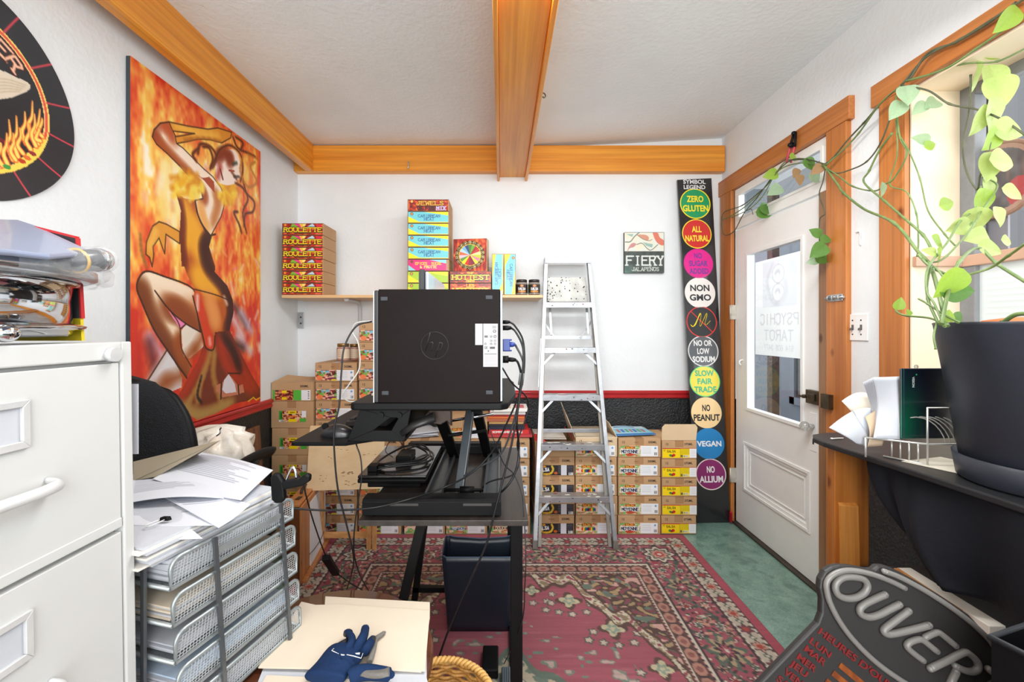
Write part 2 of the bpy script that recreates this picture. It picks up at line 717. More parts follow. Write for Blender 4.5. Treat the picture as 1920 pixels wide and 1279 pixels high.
# ================================================================ THE SETTING
XL, XR, YB, YN = -1.495, 1.62, 3.15, -2.6          # left wall, right wall, back wall, open side behind the camera
ZR0, ZR1 = 0.838, 0.893                            # red rail
white = M('white_plaster', (232, 236, 239), 0.85, var=(1.6, 0.05), bump=(45, 0.16))
ceil_m = M('ceiling_plaster', (234, 239, 241), 0.9, var=(1.4, 0.05), bump=(45, 0.3))
black_st = M('black_stucco', (30, 33, 37), 0.38, var=(30, 0.35), bump=(85, 0.9))
red_m = M('red_gloss_paint', (178, 36, 40), 0.35, var=(6, 0.12), coat=0.3)
wpaint = M('white_gloss_paint', (240, 241, 240), 0.4, var=(3.5, 0.04), bump=(30, 0.06), coat=0.1)
beamw = {a: wood('orange_pine_%s' % 'xyz'[a], (222, 136, 34), (244, 170, 60), a, 0.4, 1.0) for a in (0, 1, 2)}
casew = {a: wood('amber_fir_%s' % 'xyz'[a], (178, 104, 44), (200, 128, 66), a, 0.42, 1.2) for a in (1, 2)}
cream_wood = M('cream_reveal_paint', (240, 222, 196), 0.55, var=(2.0, 0.03))

# floor: worn green sheet vinyl with leaf-like blotches
fm = M('green_vinyl', (98, 130, 121), 0.35, var=(9, 0.16), rgb2=(132, 164, 152), coat=0.2)
nt = fm.node_tree
bs = nt.nodes['Principled BSDF']
src = bs.inputs['Base Color'].links[0].from_socket
tc = nt.nodes.new('ShaderNodeTexCoord')
vo = nt.nodes.new('ShaderNodeTexVoronoi')
vo.inputs['Scale'].default_value = 13
nz = nt.nodes.new('ShaderNodeTexNoise')
nz.inputs['Scale'].default_value = 7
nz.inputs['Detail'].default_value = 5
ad = nt.nodes.new('ShaderNodeMix')
ad.data_type = 'VECTOR'
ad.inputs[0].default_value = 0.28
nt.links.new(tc.outputs['Object'], nz.inputs['Vector'])
nt.links.new(tc.outputs['Object'], ad.inputs[4])
nt.links.new(nz.outputs['Color'], ad.inputs[5])
nt.links.new(ad.outputs[1], vo.inputs['Vector'])
rp = nt.nodes.new('ShaderNodeValToRGB')
rp.color_ramp.elements[0].position = 0.18
rp.color_ramp.elements[0].color = (0.62, 0.68, 0.68, 1)
rp.color_ramp.elements[1].position = 0.42
rp.color_ramp.elements[1].color = (1, 1, 1, 1)
nt.links.new(vo.outputs['Distance'], rp.inputs[0])
n3 = nt.nodes.new('ShaderNodeTexNoise')
n3.inputs['Scale'].default_value = 55
n3.inputs['Detail'].default_value = 3
n3.inputs['Distortion'].default_value = 2.5
nt.links.new(tc.outputs['Object'], n3.inputs['Vector'])
r3 = nt.nodes.new('ShaderNodeValToRGB')
r3.color_ramp.elements[0].position = 0.35
r3.color_ramp.elements[0].color = (0.70, 0.76, 0.75, 1)
r3.color_ramp.elements[1].position = 0.65
r3.color_ramp.elements[1].color = (1.25, 1.22, 1.2, 1)
nt.links.new(n3.outputs[0], r3.inputs[0])
for sck in (rp.outputs[0], r3.outputs[0]):
    mx = nt.nodes.new('ShaderNodeMix')
    mx.data_type = 'RGBA'
    mx.blend_type = 'MULTIPLY'
    mx.inputs[0].default_value = 0.75
    nt.links.new(src, mx.inputs[6])
    nt.links.new(sck, mx.inputs[7])
    src = mx.outputs[2]
nt.links.new(src, bs.inputs['Base Color'])
struct(MB().box(XL - .1, XR + .02, YN, YB + .1, -0.06, 0).build('floor', fm))

# walls: white above the rail, black stucco below it
m = MB()
m.box(XL - .1, XR + .12, YB, YB + .1, ZR0 + .02, 2.85, 0).box(XL - .1, XR + .12, YB, YB + .1, 0, ZR0 + .02, 1)
struct(m.build('wall_back', [white, black_st]))
m = MB()
m.box(XL - .1, XL, YN, YB, ZR0 + .02, 2.85, 0).box(XL - .1, XL, YN, YB, 0, ZR0 + .02, 1)
struct(m.build('wall_left', [white, black_st]))
DY0, DY1, DZ = 2.108, 2.98, 2.312           # door opening
WY0, WY1, WZ0, WZ1 = 0.30, 1.70, 0.97, 2.29  # window opening
XO = XR + .21
m = MB()
for (y0, y1, z0, z1) in ((DY1, YB, 0, 2.85), (DY0, DY1, DZ, 2.85), (WY1, DY0, 0, 2.85), (WY0, WY1, 0, WZ0 - .0302), (WY0, WY1, WZ1, 2.85), (YN, WY0, 0, 2.85)):
    if z0 == 0:
        m.box(XR, XO, y0, y1, 0, min(z1, ZR0 + .02), 1)
        if z1 > ZR0 + .02:
            m.box(XR, XO, y0, y1, ZR0 + .02, z1, 0)
    else:
        m.box(XR, XO, y0, y1, z0, z1, 0)
struct(m.build('wall_right', [white, black_st]))
# ceiling: level over the left half, climbing a little towards the right wall
m = MB()
prof = [(XL - .1, 2.675), (0.19, 2.675), (0.9, 2.705), (1.45, 2.735), (XR + .2, 2.755), (XR + .2, 2.85), (XL - .1, 2.85)]
m.prism([(x, YN, z) for x, z in prof], (0, YB + .1 - YN, 0))
struct(m.build('ceiling', ceil_m))


# beams
def rough_beam(name, boxes, mat, bev=0.004):
    m = MB()
    for b in boxes:
        m.box(*b)
    return struct(m.build(name, mat, bevel=bev))


rough_beam('beam_left', [(-1.409, -1.355, YN, 3.088, 2.4796, 2.676)], beamw[1])
rough_beam('beam_back', [(XL, 1.612, 3.088, 3.15, 2.4796, 2.668)], beamw[0])
rough_beam('beam_middle', [(-.030, -.012, YN, 3.15, 2.428, 2.676), (.172, .191, YN, 3.15, 2.428, 2.676), (-.012, .172, YN, 3.15, 2.458, 2.5)], beamw[1], 0.003)


# red rail, a moulded profile
def rail(name, a, b, out):
    a, b, out = Vector(a), Vector(b), Vector(out)
    pr = [(0, 0), (.012, 0), (.016, .008), (.016, .016), (.011, .020), (.011, .026), (.018, .031), (.022, .038), (.022, .047), (.014, .055), (0, .055)]
    m = MB()
    m.prism([a + out * d + Vector((0, 0, z)) for d, z in pr], b - a)
    return struct(m.build(name, red_m))


rail('trim_1', (XL, YB, ZR0), (XR, YB, ZR0), (0, -1, 0))
rail('trim_2', (XL, YN, ZR0), (XL, YB, ZR0), (1, 0, 0))

# door casing
m = MB()
m.box(1.595, XR + .01, 1.985, DY0, 0, 2.308)
struct(m.build('trim_3', casew[2], bevel=.003))
m = MB()
m.box(1.595, XR + .01, DY1, 3.126, 0, 2.308)
struct(m.build('trim_4', casew[2], bevel=.003))
m = MB()
m.box(1.592, XR + .01, 1.965, 3.149, 2.308, 2.416)
struct(m.build('trim_5', casew[1], bevel=.003))
m = MB()
m.box(1.604, 1.68, 2.1085, 2.168, 0, 2.03)
struct(m.build('trim_6', wood('old_grey_fir', (128, 92, 64), (164, 124, 92), 2, 0.6, 1.2), bevel=.002))
m = MB()
m.box(1.675, XO + .01, DY1 - .012, DY1 + .1695, .013, DZ).box(1.675, XO + .01, DY0 - .05, DY0 + .012, .013, DZ)
struct(m.build('trim_11', M('blue_grey_jamb', (104, 110, 120), .5, var=(4, .1))))
m = MB()
m.box(1.60, XR + .05, DY0, DY1, 0.0, 0.012)
struct(m.build('trim_7', M('dark_threshold', (70, 62, 54), 0.5, metal=0.3, var=(8, .3)), bevel=.003))

# the door: stiles and rails round a pane, moulded panel below
XD = 1.63
y0, y1 = 2.17, 2.977
gy0, gy1, gz0, gz1 = 2.325, 2.83, 0.823, 1.833
py0, py1, pz0, pz1 = 2.285, 2.86, 0.285, 0.565
m = MB()
m.box(XD, XD + .04, y0, y1, .016, pz0).box(XD, XD + .04, y0, y1, pz1, gz0).box(XD, XD + .04, y0, y1, gz1, 2.026)
m.box(XD, XD + .04, y0, py0, pz0, pz1).box(XD, XD + .04, py1, y1, pz0, pz1)
m.box(XD, XD + .04, y0, gy0, gz0, gz1).box(XD, XD + .04, gy1, y1, gz0, gz1)
m.box(XD + .012, XD + .03, py0, py1, pz0, pz1)
door = m.build('door_1', wpaint)
struct(door)


def frame_bead(mb, X, ya, yb, za, zb, w, d):
    """four mitred beads round a rectangle on the plane x = X, sticking out by d towards the room"""
    o = [(ya, za), (yb, za), (yb, zb), (ya, zb)]
    i = [(ya + w, za + w), (yb - w, za + w), (yb - w, zb - w), (ya + w, zb - w)]
    for k in range(4):
        j = (k + 1) % 4
        pts = [(X, *o[k]), (X, *o[j]), (X, *i[j]), (X, *i[k])]
        mb.prism(pts, (-d, 0, 0))


m = MB()
frame_bead(m, XD + .001, py0 - .025, py1 + .025, pz0 - .025, pz1 + .025, .018, .008)
frame_bead(m, XD + .012, py0, py1, pz0, pz1, .012, .010)
frame_bead(m, XD + .012, py0 + .03, py1 - .03, pz0 + .03, pz1 - .03, .008, .006)
m.build('panel_moulding', wpaint, door, bevel=.002)
m = MB()
frame_bead(m, XD + .001, gy0 - .018, gy1 + .018, gz0 - .018, gz1 + .018, .02, .010)
m.build('glazing_bead', wpaint, door, bevel=.002)
MB().poly([(XD + .02, gy0, gz0), (XD + .02, gy1, gz0), (XD + .02, gy1, gz1), (XD + .02, gy0, gz1)]).build('pane', pane_glass('door_glass', (.93, .95, .97)), door)
steel_old = M('tarnished_brass', (96, 86, 70), 0.4, metal=0.85, var=(20, .4))
m = MB()
m.box(XD - .003, XD, 2.215, 2.262, .705, .905)
m.build('keyhole_plate', wpaint, door, bevel=.002)
m = MB()
m.cyl((XD - .001, 2.238, .835), (XD - .028, 2.238, .835), .012)
m.sph((XD - .046, 2.238, .835), .024, .026, .026, 12, 8)
knob = m.build('door_knob', M('cut_glass', (225, 228, 226), 0.05, trans=0.75, coat=.5), door)
m = MB()
m.box(XD - .0045, XD - .003, 2.231, 2.241, .742, .768)
m.build('keyhole', M('black_hole', (20, 18, 18), .8), door)
m = MB()
m.box(XD - .026, XD, 2.172, 2.262, .955, 1.025)
m.box(XD - .034, XD - .026, 2.19, 2.235, .972, 1.008)
m.cyl((XD - .034, 2.25, .99), (XD - .05, 2.25, .99), .01)
m.box(XD - .056, XD - .05, 2.244, 2.280, .984, .996)
m.build('rim_lock', steel_old, door, bevel=.002)
for zc in (1.46, .33):
    m = MB()
    m.box(1.592, 1.63, 2.972, 2.984, zc - .05, zc + .05)
    m.cyl((1.59, 2.976, zc - .05), (1.59, 2.976, zc + .05), .006)
    m.build('hinge', M('painted_hinge', (205, 200, 190), .5, metal=.4, var=(30, .2)), door)
m = MB()
m.tube(spline([(XD, 2.895, 1.135), (XD - .018, 2.895, 1.130), (XD - .024, 2.893, 1.115), (XD - .016, 2.89, 1.10)], 4), .006, 8)
m.build('coat_hook', wpaint, door)
m = MB()
m.box(1.604, XR + .01, 2.108, 2.1085, .955, 1.025)
m.box(1.572, 1.5951, 2.06, 2.112, .955, 1.025)
struct(m.build('strike_box', steel_old, bevel=.002))

# transom window over the door
ty0, ty1, tz0, tz1 = 2.112, 2.976, 2.034, 2.306
m = MB()
for b in ((ty0, ty1, tz0, tz0 + .06), (ty0, ty1, tz1 - .045, tz1), (ty0, ty0 + .05, tz0 + .06, tz1 - .045), (ty1 - .05, ty1, tz0 + .06, tz1 - .045)):
    m.box(1.62, 1.66, *b)
tr = struct(m.build('window_2', wpaint, bevel=.003))
m = MB()
frame_bead(m, 1.622, ty0 + .045, ty1 - .045, tz0 + .055, tz1 - .04, .015, .008)
m.build('glazing_bead', wpaint, tr)
MB().poly([(1.64, ty0 + .05, tz0 + .06), (1.64, ty1 - .05, tz0 + .06), (1.64, ty1 - .05, tz1 - .045), (1.64, ty0 + .05, tz1 - .045)]).build('pane', pane_glass('transom_glass', (.86, .88, .9)), tr)

# big window on the right: casing, deep cream reveal, sash and panes
m = MB()
m.box(1.595, XR + .01, 1.702, 1.813, .9, 2.296)
struct(m.build('trim_8', casew[2], bevel=.003))
m = MB()
m.box(1.592, XR + .01, WY0 - .1, 1.85, 2.292, 2.386)
struct(m.build('trim_9', casew[1], bevel=.003))
m = MB()
m.box(XR + .0, 1.86, 1.694, 1.702, WZ0, WZ1).box(XR, 1.86, WY0, 1.694, WZ1 - .008, WZ1).box(XR, 1.86, WY0, 1.694, WZ0 - .03, WZ0)
struct(m.build('window_reveal', cream_wood))
m = MB()
m.box(1.597, 1.615, 1.6985, 1.7035, .97, 2.29)
struct(m.build('trim_10', casew[2]))
XS = 1.81
m = MB()
m.box(XS, XS + .045, 1.64, 1.694, WZ0, WZ1 - .008)
m.box(XS, XS + .045, WY0, 1.64, WZ1 - .05, WZ1 - .008)
sash_grey = M('weathered_grey_sash', (128, 130, 134), .6, var=(12, .15), bump=(40, .2))
win = struct(m.build('window_1', sash_grey, bevel=.003))
m = MB()
m.box(XS - .006, XS + .045, WY0, 1.694, 1.585, 1.628)
m.box(XR + .003, XS - .006, 1.676, 1.694, 1.587, 1.628)
m.build('meeting_rail', M('pinkish_batten', (196, 160, 138), .5, var=(4, .08)), win, bevel=.003)
MB().poly([(XS + .02, WY0, 1.628), (XS + .02, 1.64, 1.628), (XS + .02, 1.64, WZ1 - .05), (XS + .02, WY0, WZ1 - .05)]).build('upper_pane', pane_glass('window_glass', (.95, .96, .97)), win)
MB().poly([(XS + .02, WY0, WZ0), (XS + .02, 1.694, WZ0), (XS + .02, 1.694, 1.585), (XS + .02, WY0, 1.585)]).build('lower_pane', pane_glass('frosted_film', (.96, .97, .96), haze=.75), win)

# outside: the pale building opposite and the porch seen through the glass
sid = M('pale_siding', (118, 120, 124), .7, var=(1.5, .06))
m = MB()
m.box(4.6, 4.7, -1.5, 9.0, 0, 4.4, 0)
for k in range(16):
    m.prism([(4.6, .5 + 0, 1.0 + k * .055), (4.575, .5, 1.0 + k * .055), (4.6, .5, 1.05 + k * .055)], (0, 3.55, 0), 1)
struct(m.build('wall_outside', [sid, M('white_siding', (150, 156, 164), .6)]))
struct(MB().box(1.9, 4.6, -1.5, 9.0, -.12, -.02).build('ground_outside', M('grey_concrete', (100, 100, 100), .9, var=(5, .15))))
m = MB()
m.box(3.0, 3.08, 4.75, 4.85, -.02, 2.9)
tag(m.build('porch_post', M('rusty_black_post', (38, 34, 33), .6, var=(25, .5), rgb2=(90, 60, 44))), 'dark flaking porch post seen through the door glass', 'post')
m = MB()
m.box(4.1, 4.18, 5.2, 6.6, -.02, 2.9, 0)
for b in ((5.35, 5.45), (5.95, 6.05)):
    m.box(4.06, 4.1, b[0], b[1], .3, 2.4, 0)
m.box(4.06, 4.1, 5.35, 6.05, .3, .4, 0).box(4.06, 4.1, 5.35, 6.05, 2.3, 2.4, 0).box(4.09, 4.1, 5.45, 5.95, .4, 2.3, 1)
struct(m.build('porch_wall', [M('porch_blue_grey', (106, 112, 122), .6, var=(3, .08)), M('dark_leafy_glass', (58, 62, 60), .1, var=(9, .5))]))
# ================================================================ CARTONS ALONG THE BACK WALL
kraft = M('brown_cardboard', (190, 152, 112), 0.8, var=(5, 0.06), bump=(90, 0.08))
kraft_pale = M('pale_cardboard', (214, 187, 152), 0.8, var=(5, 0.05))
kraft_in = M('carton_inside', (222, 205, 178), 0.8, var=(5, 0.05))
tape_m = M('shiny_brown_tape', (176, 134, 96), 0.25, var=(8, .1), coat=.4)
ink = M('black_ink', (52, 44, 38), 0.7, var=(30, .1))
lab_m = painted('printed_label', 0.4, coat=0.2)
WHT, BLK = (240, 240, 240), (24, 22, 24)
TITLES = {}


def noisy(c, seed, cols, sy, sx, lo, hi, sl=None):
    """blotches of several printed colours"""
    for k, col in enumerate(cols):
        n = vnoise(c.h, c.w, sy, sx, seed * 17 + k)
        m = (n > 0.6) * 1.0
        m = m * (c.X >= lo) * (c.X <= hi)
        c.a[:] = c.a * (1 - m[..., None]) + np.array(col, float) * m[..., None]


def nutrition(c, x0, x1, H_):
    c.rect(x0, 0, x1, H_, (236, 238, 242))
    for k in range(5):
        c.rect(x0 + .08 * (x1 - x0), H_ * (.16 + k * .14), x0 + .62 * (x1 - x0), H_ * (.19 + k * .14), (190, 194, 206))
    c.ell(x0 + .85 * (x1 - x0), H_ * .22, .06 * (x1 - x0), H_ * .1, (110, 160, 210))
    for k in range(4):
        c.rect(x1 - (.2 - k * .045) * (x1 - x0), H_ * .62, x1 - (.178 - k * .045) * (x1 - x0), H_ * .9, (60, 60, 70))
    for k in range(5):
        c.rect(x0 + .01 * (x1 - x0), H_ * (.1 + k * .18), x0 + .035 * (x1 - x0), H_ * (.17 + k * .18), BLK)


def label(kind):
    """label artwork by kind: returns (drawing, width, height)"""
    if kind == 'sausage':
        w, h = .175, .072
        c = Cv(84, 36, w, h, (196, 96, 60))
        noisy(c, 3, [(150, 40, 26), (226, 150, 104), (92, 28, 20), (232, 190, 150)], 9, 18, 0, w)
        c.rect(0, 0, w * .13, h, (74, 160, 60)); c.rect(.01, .012, .02, .05, (40, 110, 40))
        c.rect(w * .34, .0, w * .64, .02, (246, 214, 20)); c.rect(w * .34, .052, w * .64, h, (246, 214, 20))
        c.rect(w * .84, 0, w, .043, (236, 236, 240)); c.rect(w * .76, .048, w, h, (78, 172, 60)); c.rect(0, .058, w * .19, h, (236, 236, 236))
        for k in range(5):
            c.rect(.008 + k * .005, .06, .0105 + k * .005, .07, BLK)
        c.rect(w * .4, .008, w * .58, .013, (120, 96, 20))
        for k in range(3):
            c.ell(w * (.42 + .09 * k), .036, .007, .006, (240, 120, 40))
    elif kind == 'sausagewide':
        w, h = .245, .066
        c = Cv(110, 32, w, h, (200, 100, 62))
        noisy(c, 4, [(150, 40, 26), (226, 150, 104), (92, 28, 20)], 8, 22, 0, w * .58)
        c.rect(w * .55, 0, w * .76, h, (86, 184, 66)); c.rect(w * .76, 0, w, h, (238, 238, 242)); c.rect(0, 0, w * .06, h, (84, 170, 62))
        c.rect(w * .24, .004, w * .37, .02, (246, 214, 20)); c.rect(w * .24, .046, w * .37, h - .004, (246, 214, 20))
        for k in range(4):
            c.rect(w * .93, .008 + k * .014, w * .97, .014 + k * .014, (70, 70, 80))
    elif kind == 'salsa':
        w, h = .25, .068
        c = Cv(120, 34, w, h, (120, 178, 80))
        c.rect(0, 0, w * .52, h * .35, (120, 190, 214)); noisy(c, 5, [(240, 150, 110), (90, 160, 60), (245, 190, 170), (150, 60, 50)], 7, 18, 0, w * .53)
        c.ell(w * .1, h * .75, .02, .016, (238, 130, 80)); c.ell(w * .42, h * .82, .03, .008, (130, 40, 90)); c.ell(w * .48, h * .95, .02, .006, (230, 210, 40))
        c.text('SALSA', w * .41, h * .38, .02, (50, 34, 30), w * .24, rot=-.28)
        nutrition(c, w * .54, w, h)
    elif kind in ('tropicale', 'douce', 'mixed', 'moyenne', 'plain'):
        w, h = .25, .068
        c = Cv(124, 34, w, h, (146, 196, 116))
        noisy(c, {'tropicale': 6, 'douce': 7, 'mixed': 8, 'moyenne': 9, 'plain': 10}[kind], [(226, 160, 120), (110, 176, 96), (200, 110, 80), (240, 200, 180)], 7, 18, 0, w * .55)
        c.rect(w * .14, h * .06, w * .4, h * .3, (160, 70, 36)); c.text('SALSA', w * .27, h * .18, .01, (246, 200, 60), w * .2)
        if kind == 'moyenne':
            c.text('MOYENNE', w * .27, h * .55, .021, WHT, w * .46, sw=.5); c.text('MOYENNE', w * .27, h * .55, .019, (40, 44, 70), w * .45, sw=.24)
            c.ell(w * .27, h * .84, .03, .008, (190, 70, 40))
        elif kind == 'mixed':
            for k in range(9):
                c.ell(w * (.16 + .04 * k), h * .58, .006, .011, [(210, 40, 40), (240, 200, 30), (40, 120, 60), (30, 60, 150), (30, 30, 30)][k % 5])
        elif kind == 'tropicale':
            c.rect(w * .12, h * .4, w * .5, h * .68, (24, 70, 120)); c.text('TROPICALE', w * .31, h * .54, .014, WHT, w * .36)
        elif kind == 'douce':
            c.rect(w * .12, h * .36, w * .5, h * .62, (90, 40, 20)); c.text('DOUCE', w * .3, h * .5, .016, (240, 230, 210), w * .3)
        nutrition(c, w * .55, w, h)
    elif kind == 'black':
        w, h = .245, .066
        c = Cv(120, 32, w, h, (30, 29, 33))
        for a in (0, 1):
            c.line([(w * (.42 + .0 * a), h * .12), (w * .45, h * .4), (w * .41, h * .74), (w * .36, h * .84)], .012, (216, 178, 50), curve=4)
        c.ell(w * .12, h * .7, .018, .009, (232, 180, 40)); c.ell(w * .52, h * .78, .012, .009, (190, 90, 30)); c.ell(w * .28, h * .88, .03, .006, (210, 160, 40))
        c.text('SALSA', w * .2, h * .44, .02, WHT, w * .3, sw=.24); c.ell(w * .21, h * .14, .012, .006, (226, 150, 40))
        c.rect(w * .66, 0, w * .81, h, (214, 214, 222))
        for k in range(6):
            c.rect(w * .83, h * (.08 + .11 * k), w * .98, h * (.12 + .11 * k), (92, 92, 104)); c.rect(w * .58, h * (.1 + .13 * k), w * .65, h * (.13 + .13 * k), (120, 120, 128))
        c.rect(w * .86, h * .72, w * .98, h * .97, WHT)
        for k in range(5):
            c.rect(w * (.87 + .02 * k), h * .74, w * (.88 + .02 * k), h * .95, BLK)
    elif kind == 'yellow':
        w, h = .222, .062
        c = Cv(112, 32, w, h, (246, 214, 22))
        c.rect(0, 0, w, .004, (190, 30, 50)); c.rect(w * .52, .004, w * .8, h * .66, (222, 194, 18)); c.rect(w * .52, .004, w * .535, h, (200, 176, 30))
        c.rect(w * .8, .004, w, h, (236, 236, 240)); c.ell(w * .06, h * .22, .006, .006, (90, 80, 20)); c.ell(w * .06, h * .22, .004, .004, (246, 214, 22))
        c.text('SALSA', w * .26, h * .32, .013, (90, 78, 16), w * .26)
        c.ell(w * .24, h * .75, .010, .008, (60, 140, 60)); c.ell(w * .33, h * .74, .011, .010, (206, 44, 40)); c.ell(w * .29, h * .82, .008, .006, (150, 30, 40))
        c.rect(w * .54, h * .7, w * .6, h * .95, (110, 106, 60)); c.rect(w * .62, h * .74, w * .77, h * .96, (240, 236, 200))
        for k in range(6):
            c.rect(w * (.63 + .022 * k), h * .75, w * (.64 + .022 * k), h * .93, (60, 60, 50))
        for k in range(4):
            c.rect(w * .83, h * (.2 + .17 * k), w * .97, h * (.24 + .17 * k), (196, 196, 206))
    return c, w, h


LAB_ME = {}


def label_mesh(kind):
    if kind not in LAB_ME:
        c, w, h = label(kind)
        LAB_ME[kind] = (c.mesh('label', lambda x, y: (x - w / 2, 0 * x, -y), lab_m), w, h)
    return LAB_ME[kind]


def carton(name, lab, text, w, d, h, kind, lx, lz, ink_l='12', ink_r='500ML', mark=None, flap=None, tape=True):
    """front face on y = 0, bottom on z = 0; kind = label artwork, placed with its centre lx and top lz"""
    t = thing(name, lab, 'box')
    m = MB()
    m.box(-w / 2, w / 2, 0, d, 0, h)
    m.build('body', kraft, t, bevel=.003)
    m = MB()                                      # lid flaps: two leaves meeting along a seam
    m.box(-w / 2 + .001, w / 2 - .001, .001, d / 2 - .001, h, h + .003).box(-w / 2 + .001, w / 2 - .001, d / 2 + .001, d - .001, h, h + .003)
    m.build('flap', kraft, t, bevel=.001)
    me, lw, lh = label_mesh(kind)
    o = link('label', me, t)
    o.location = (lx, -.0012, lz)
    for nm, tx, pos, sz, bd, it in (('count_stamp', ink_l, (-w / 2 + .034, -.0008, h - .021), .015, .02, 0), ('volume_stamp', ink_r, (w / 2 - .054, -.0008, h - .021), .0145, .03, 0), ('flavour_stamp', mark, (-.02, -.0008, h - .021), .009, .0, .3)):
        if tx:
            m = MB()
            put_text(m, tx, pos, (1, 0, 0), (0, 0, 1), sz, bd, ital=it)
            m.build(nm, ink, t)
    if tape:
        m = MB()
        m.box(-.028, .028, -.0006, .0, h - .04, h).box(-.028, .028, -.0006, d, h + .003, h + .0036)
        m.build('tape', tape_m, t)
    return t


ORD = ['topmost', 'second', 'third', 'fourth', 'fifth', 'sixth', 'seventh', 'eighth', 'ninth', 'tenth', 'eleventh']


def stack(proto, xc, yf, zs, rowlab, group, z0=.004, jit=.003, upper=None):
    """copies of proto piled up from z0; zs = heights; labels counted from the top"""
    z = z0
    n = len(zs)
    for i, hh in enumerate(zs):
        k = n - 1 - i
        lab = rowlab(k)
        loc = (xc + RND.uniform(-jit, jit), yf + RND.uniform(-jit, jit), z)
        rz = RND.uniform(-.008, .008)
        if i == 0:
            o = proto
            o.location = loc
            o.rotation_euler = (0, 0, rz)
            o['label'] = lab
            o['group'] = group
        else:
            o = dup(proto, loc, rz, lab, group)
        z += hh
    return z


def xat(px, Y):
    return (px - CX) * Y / F


H1 = .124
YF = 2.795


def col(name, px0, px1, n, kind, phrase, group, yf=YF, d=.335, h=H1, **kw):
    x0, x1 = xat(px0, yf), xat(px1, yf)
    w = x1 - x0 - .004
    me, lw, lh = label_mesh(kind)
    p = carton(name, 'x', '', w, d, h - .0045, kind, kw.pop('lx', -.006), kw.pop('lz', .076), **kw)
    return stack(p, (x0 + x1) / 2, yf, [h] * n, lambda k: '%s, %s' % (phrase, ORD[k] + ('' if k == 0 else ' from top')), group)


# A: the tall sausage cartons in the left corner
xA0, xA1, yA = xat(511, 2.775), xat(589, 2.775), 2.775
wA = xA1 - xA0
pA = carton('sausage_carton', '', '', wA, .335, .1705, 'sausage', .005, .112, None, None)
zA = .004
for i, lab in enumerate(['sixth from top', 'fifth from top', 'fourth from top', 'third from top', 'second from top']):
    hA = [.172, .168, .172, .172, .168][i]
    loc = (-1.353 + [0, .004, 0, .002, -.003][i], yA, zA)
    L = 'tall brown carton with a yellow food label, left corner stack, ' + lab
    if i == 0:
        pA.location = loc
        pA['label'] = L
        pA['group'] = 'tall cartons in the left corner'
    else:
        dup(pA, loc, 0, L, 'tall cartons in the left corner')
    zA += .1745
t = carton('sausage_carton', 'flat brown carton with a lifted lid flap, on top of the left corner stack', '', wA, .34, .118, 'sausagewide', -.002, .072, '12', '500ML', tape=False)
t.location = (-1.355, yA, zA)
t['group'] = 'tall cartons in the left corner'
fl = t.children[1]
bpy.data.objects.remove(fl)
zz = zA + .118
m = MB()
X0, X1 = -1.355 - wA / 2, -1.355 + wA / 2
m.poly([(X0, yA, zz), (X1, yA, zz), (X1 - .01, yA + .17, zz + .012), (X0 + .03, yA + .15, zz + .035)])
m.poly([(X0, yA + .34, zz), (X1, yA + .34, zz), (X1 - .005, yA + .16, zz + .022), (X0 + .02, yA + .165, zz + .014)])
m.build('flap', kraft, t, thick=.003)

zB = col('salsa_carton', 591, 670, 9, 'salsa', 'green label salsa carton in the stack under two jars', 'salsa cartons under the jars', h=.1245, mark='doux', d=.33)
zC = col('salsa_carton', 672, 752, 11, 'salsa', 'green label salsa carton in the tall stack beside the tower', 'salsa cartons beside the tower', h=.1255, d=.33)
zD = col('salsa_carton', 757, 834, 5, 'plain', 'brown carton behind the laptop in the stack under loose papers', 'cartons behind the laptop', d=.33, mark='doux')
zE = col('salsa_carton', 836, 914, 6, 'tropicale', 'brown tropical salsa carton behind the lifting arms', 'cartons behind the lifting arms', d=.33)
zF = col('salsa_carton', 916, 994, 5, 'douce', 'brown mild salsa carton under the pile of books', 'cartons under the books', d=.33)
zG = col('salsa_carton', 1003, 1077.5, 4, 'black', 'carton with a black salsa label behind the ladder', 'black label cartons', h=.1265, lx=.0, lz=.072, mark='Banane', d=.33)
zH = col('salsa_carton', 1079, 1157.5, 4, 'mixed', 'carton with a multicoloured salsa label behind the ladder', 'multicoloured label cartons', h=.1265, mark='mixte', d=.33)
zI = col('salsa_carton', 1159, 1239.5, 5, 'moyenne', 'green medium salsa carton right of the ladder', 'medium salsa cartons', h=.1255, mark='doux', d=.33)
zJ = col('salsa_carton', 1240, 1306.5, 5, 'yellow', 'carton with bright yellow label in the rightmost stack', 'yellow label cartons', yf=2.80, h=.1225, lx=.0, lz=.070, ink_r='375ML', d=.31)

# upright back flap of the yellow stack's open top carton
m = MB()
xj0, xj1 = xat(1240, 2.8), xat(1306, 2.8)
m.poly([(xj0 + .003, 2.803, zJ), (xj1 - .003, 2.803, zJ), (xj1 + .006, 2.80, zJ + .085), (xj1 - .008, 2.799, zJ + .105), (xj0 + .022, 2.799, zJ + .105), (xj0 + .004, 2.80, zJ + .085)])
top = [o for o in COL.objects if o.get('group') == 'yellow label cartons' and abs(o.location.z - (zJ - .1225)) < .002][0]
o = m.build('flap', kraft_pale, None, thick=.003)
o.name = 'flap'
o.parent = top
o.matrix_parent_inverse = Matrix.Translation(-top.location)
top['label'] = 'topmost yellow label carton, its front flap standing up'

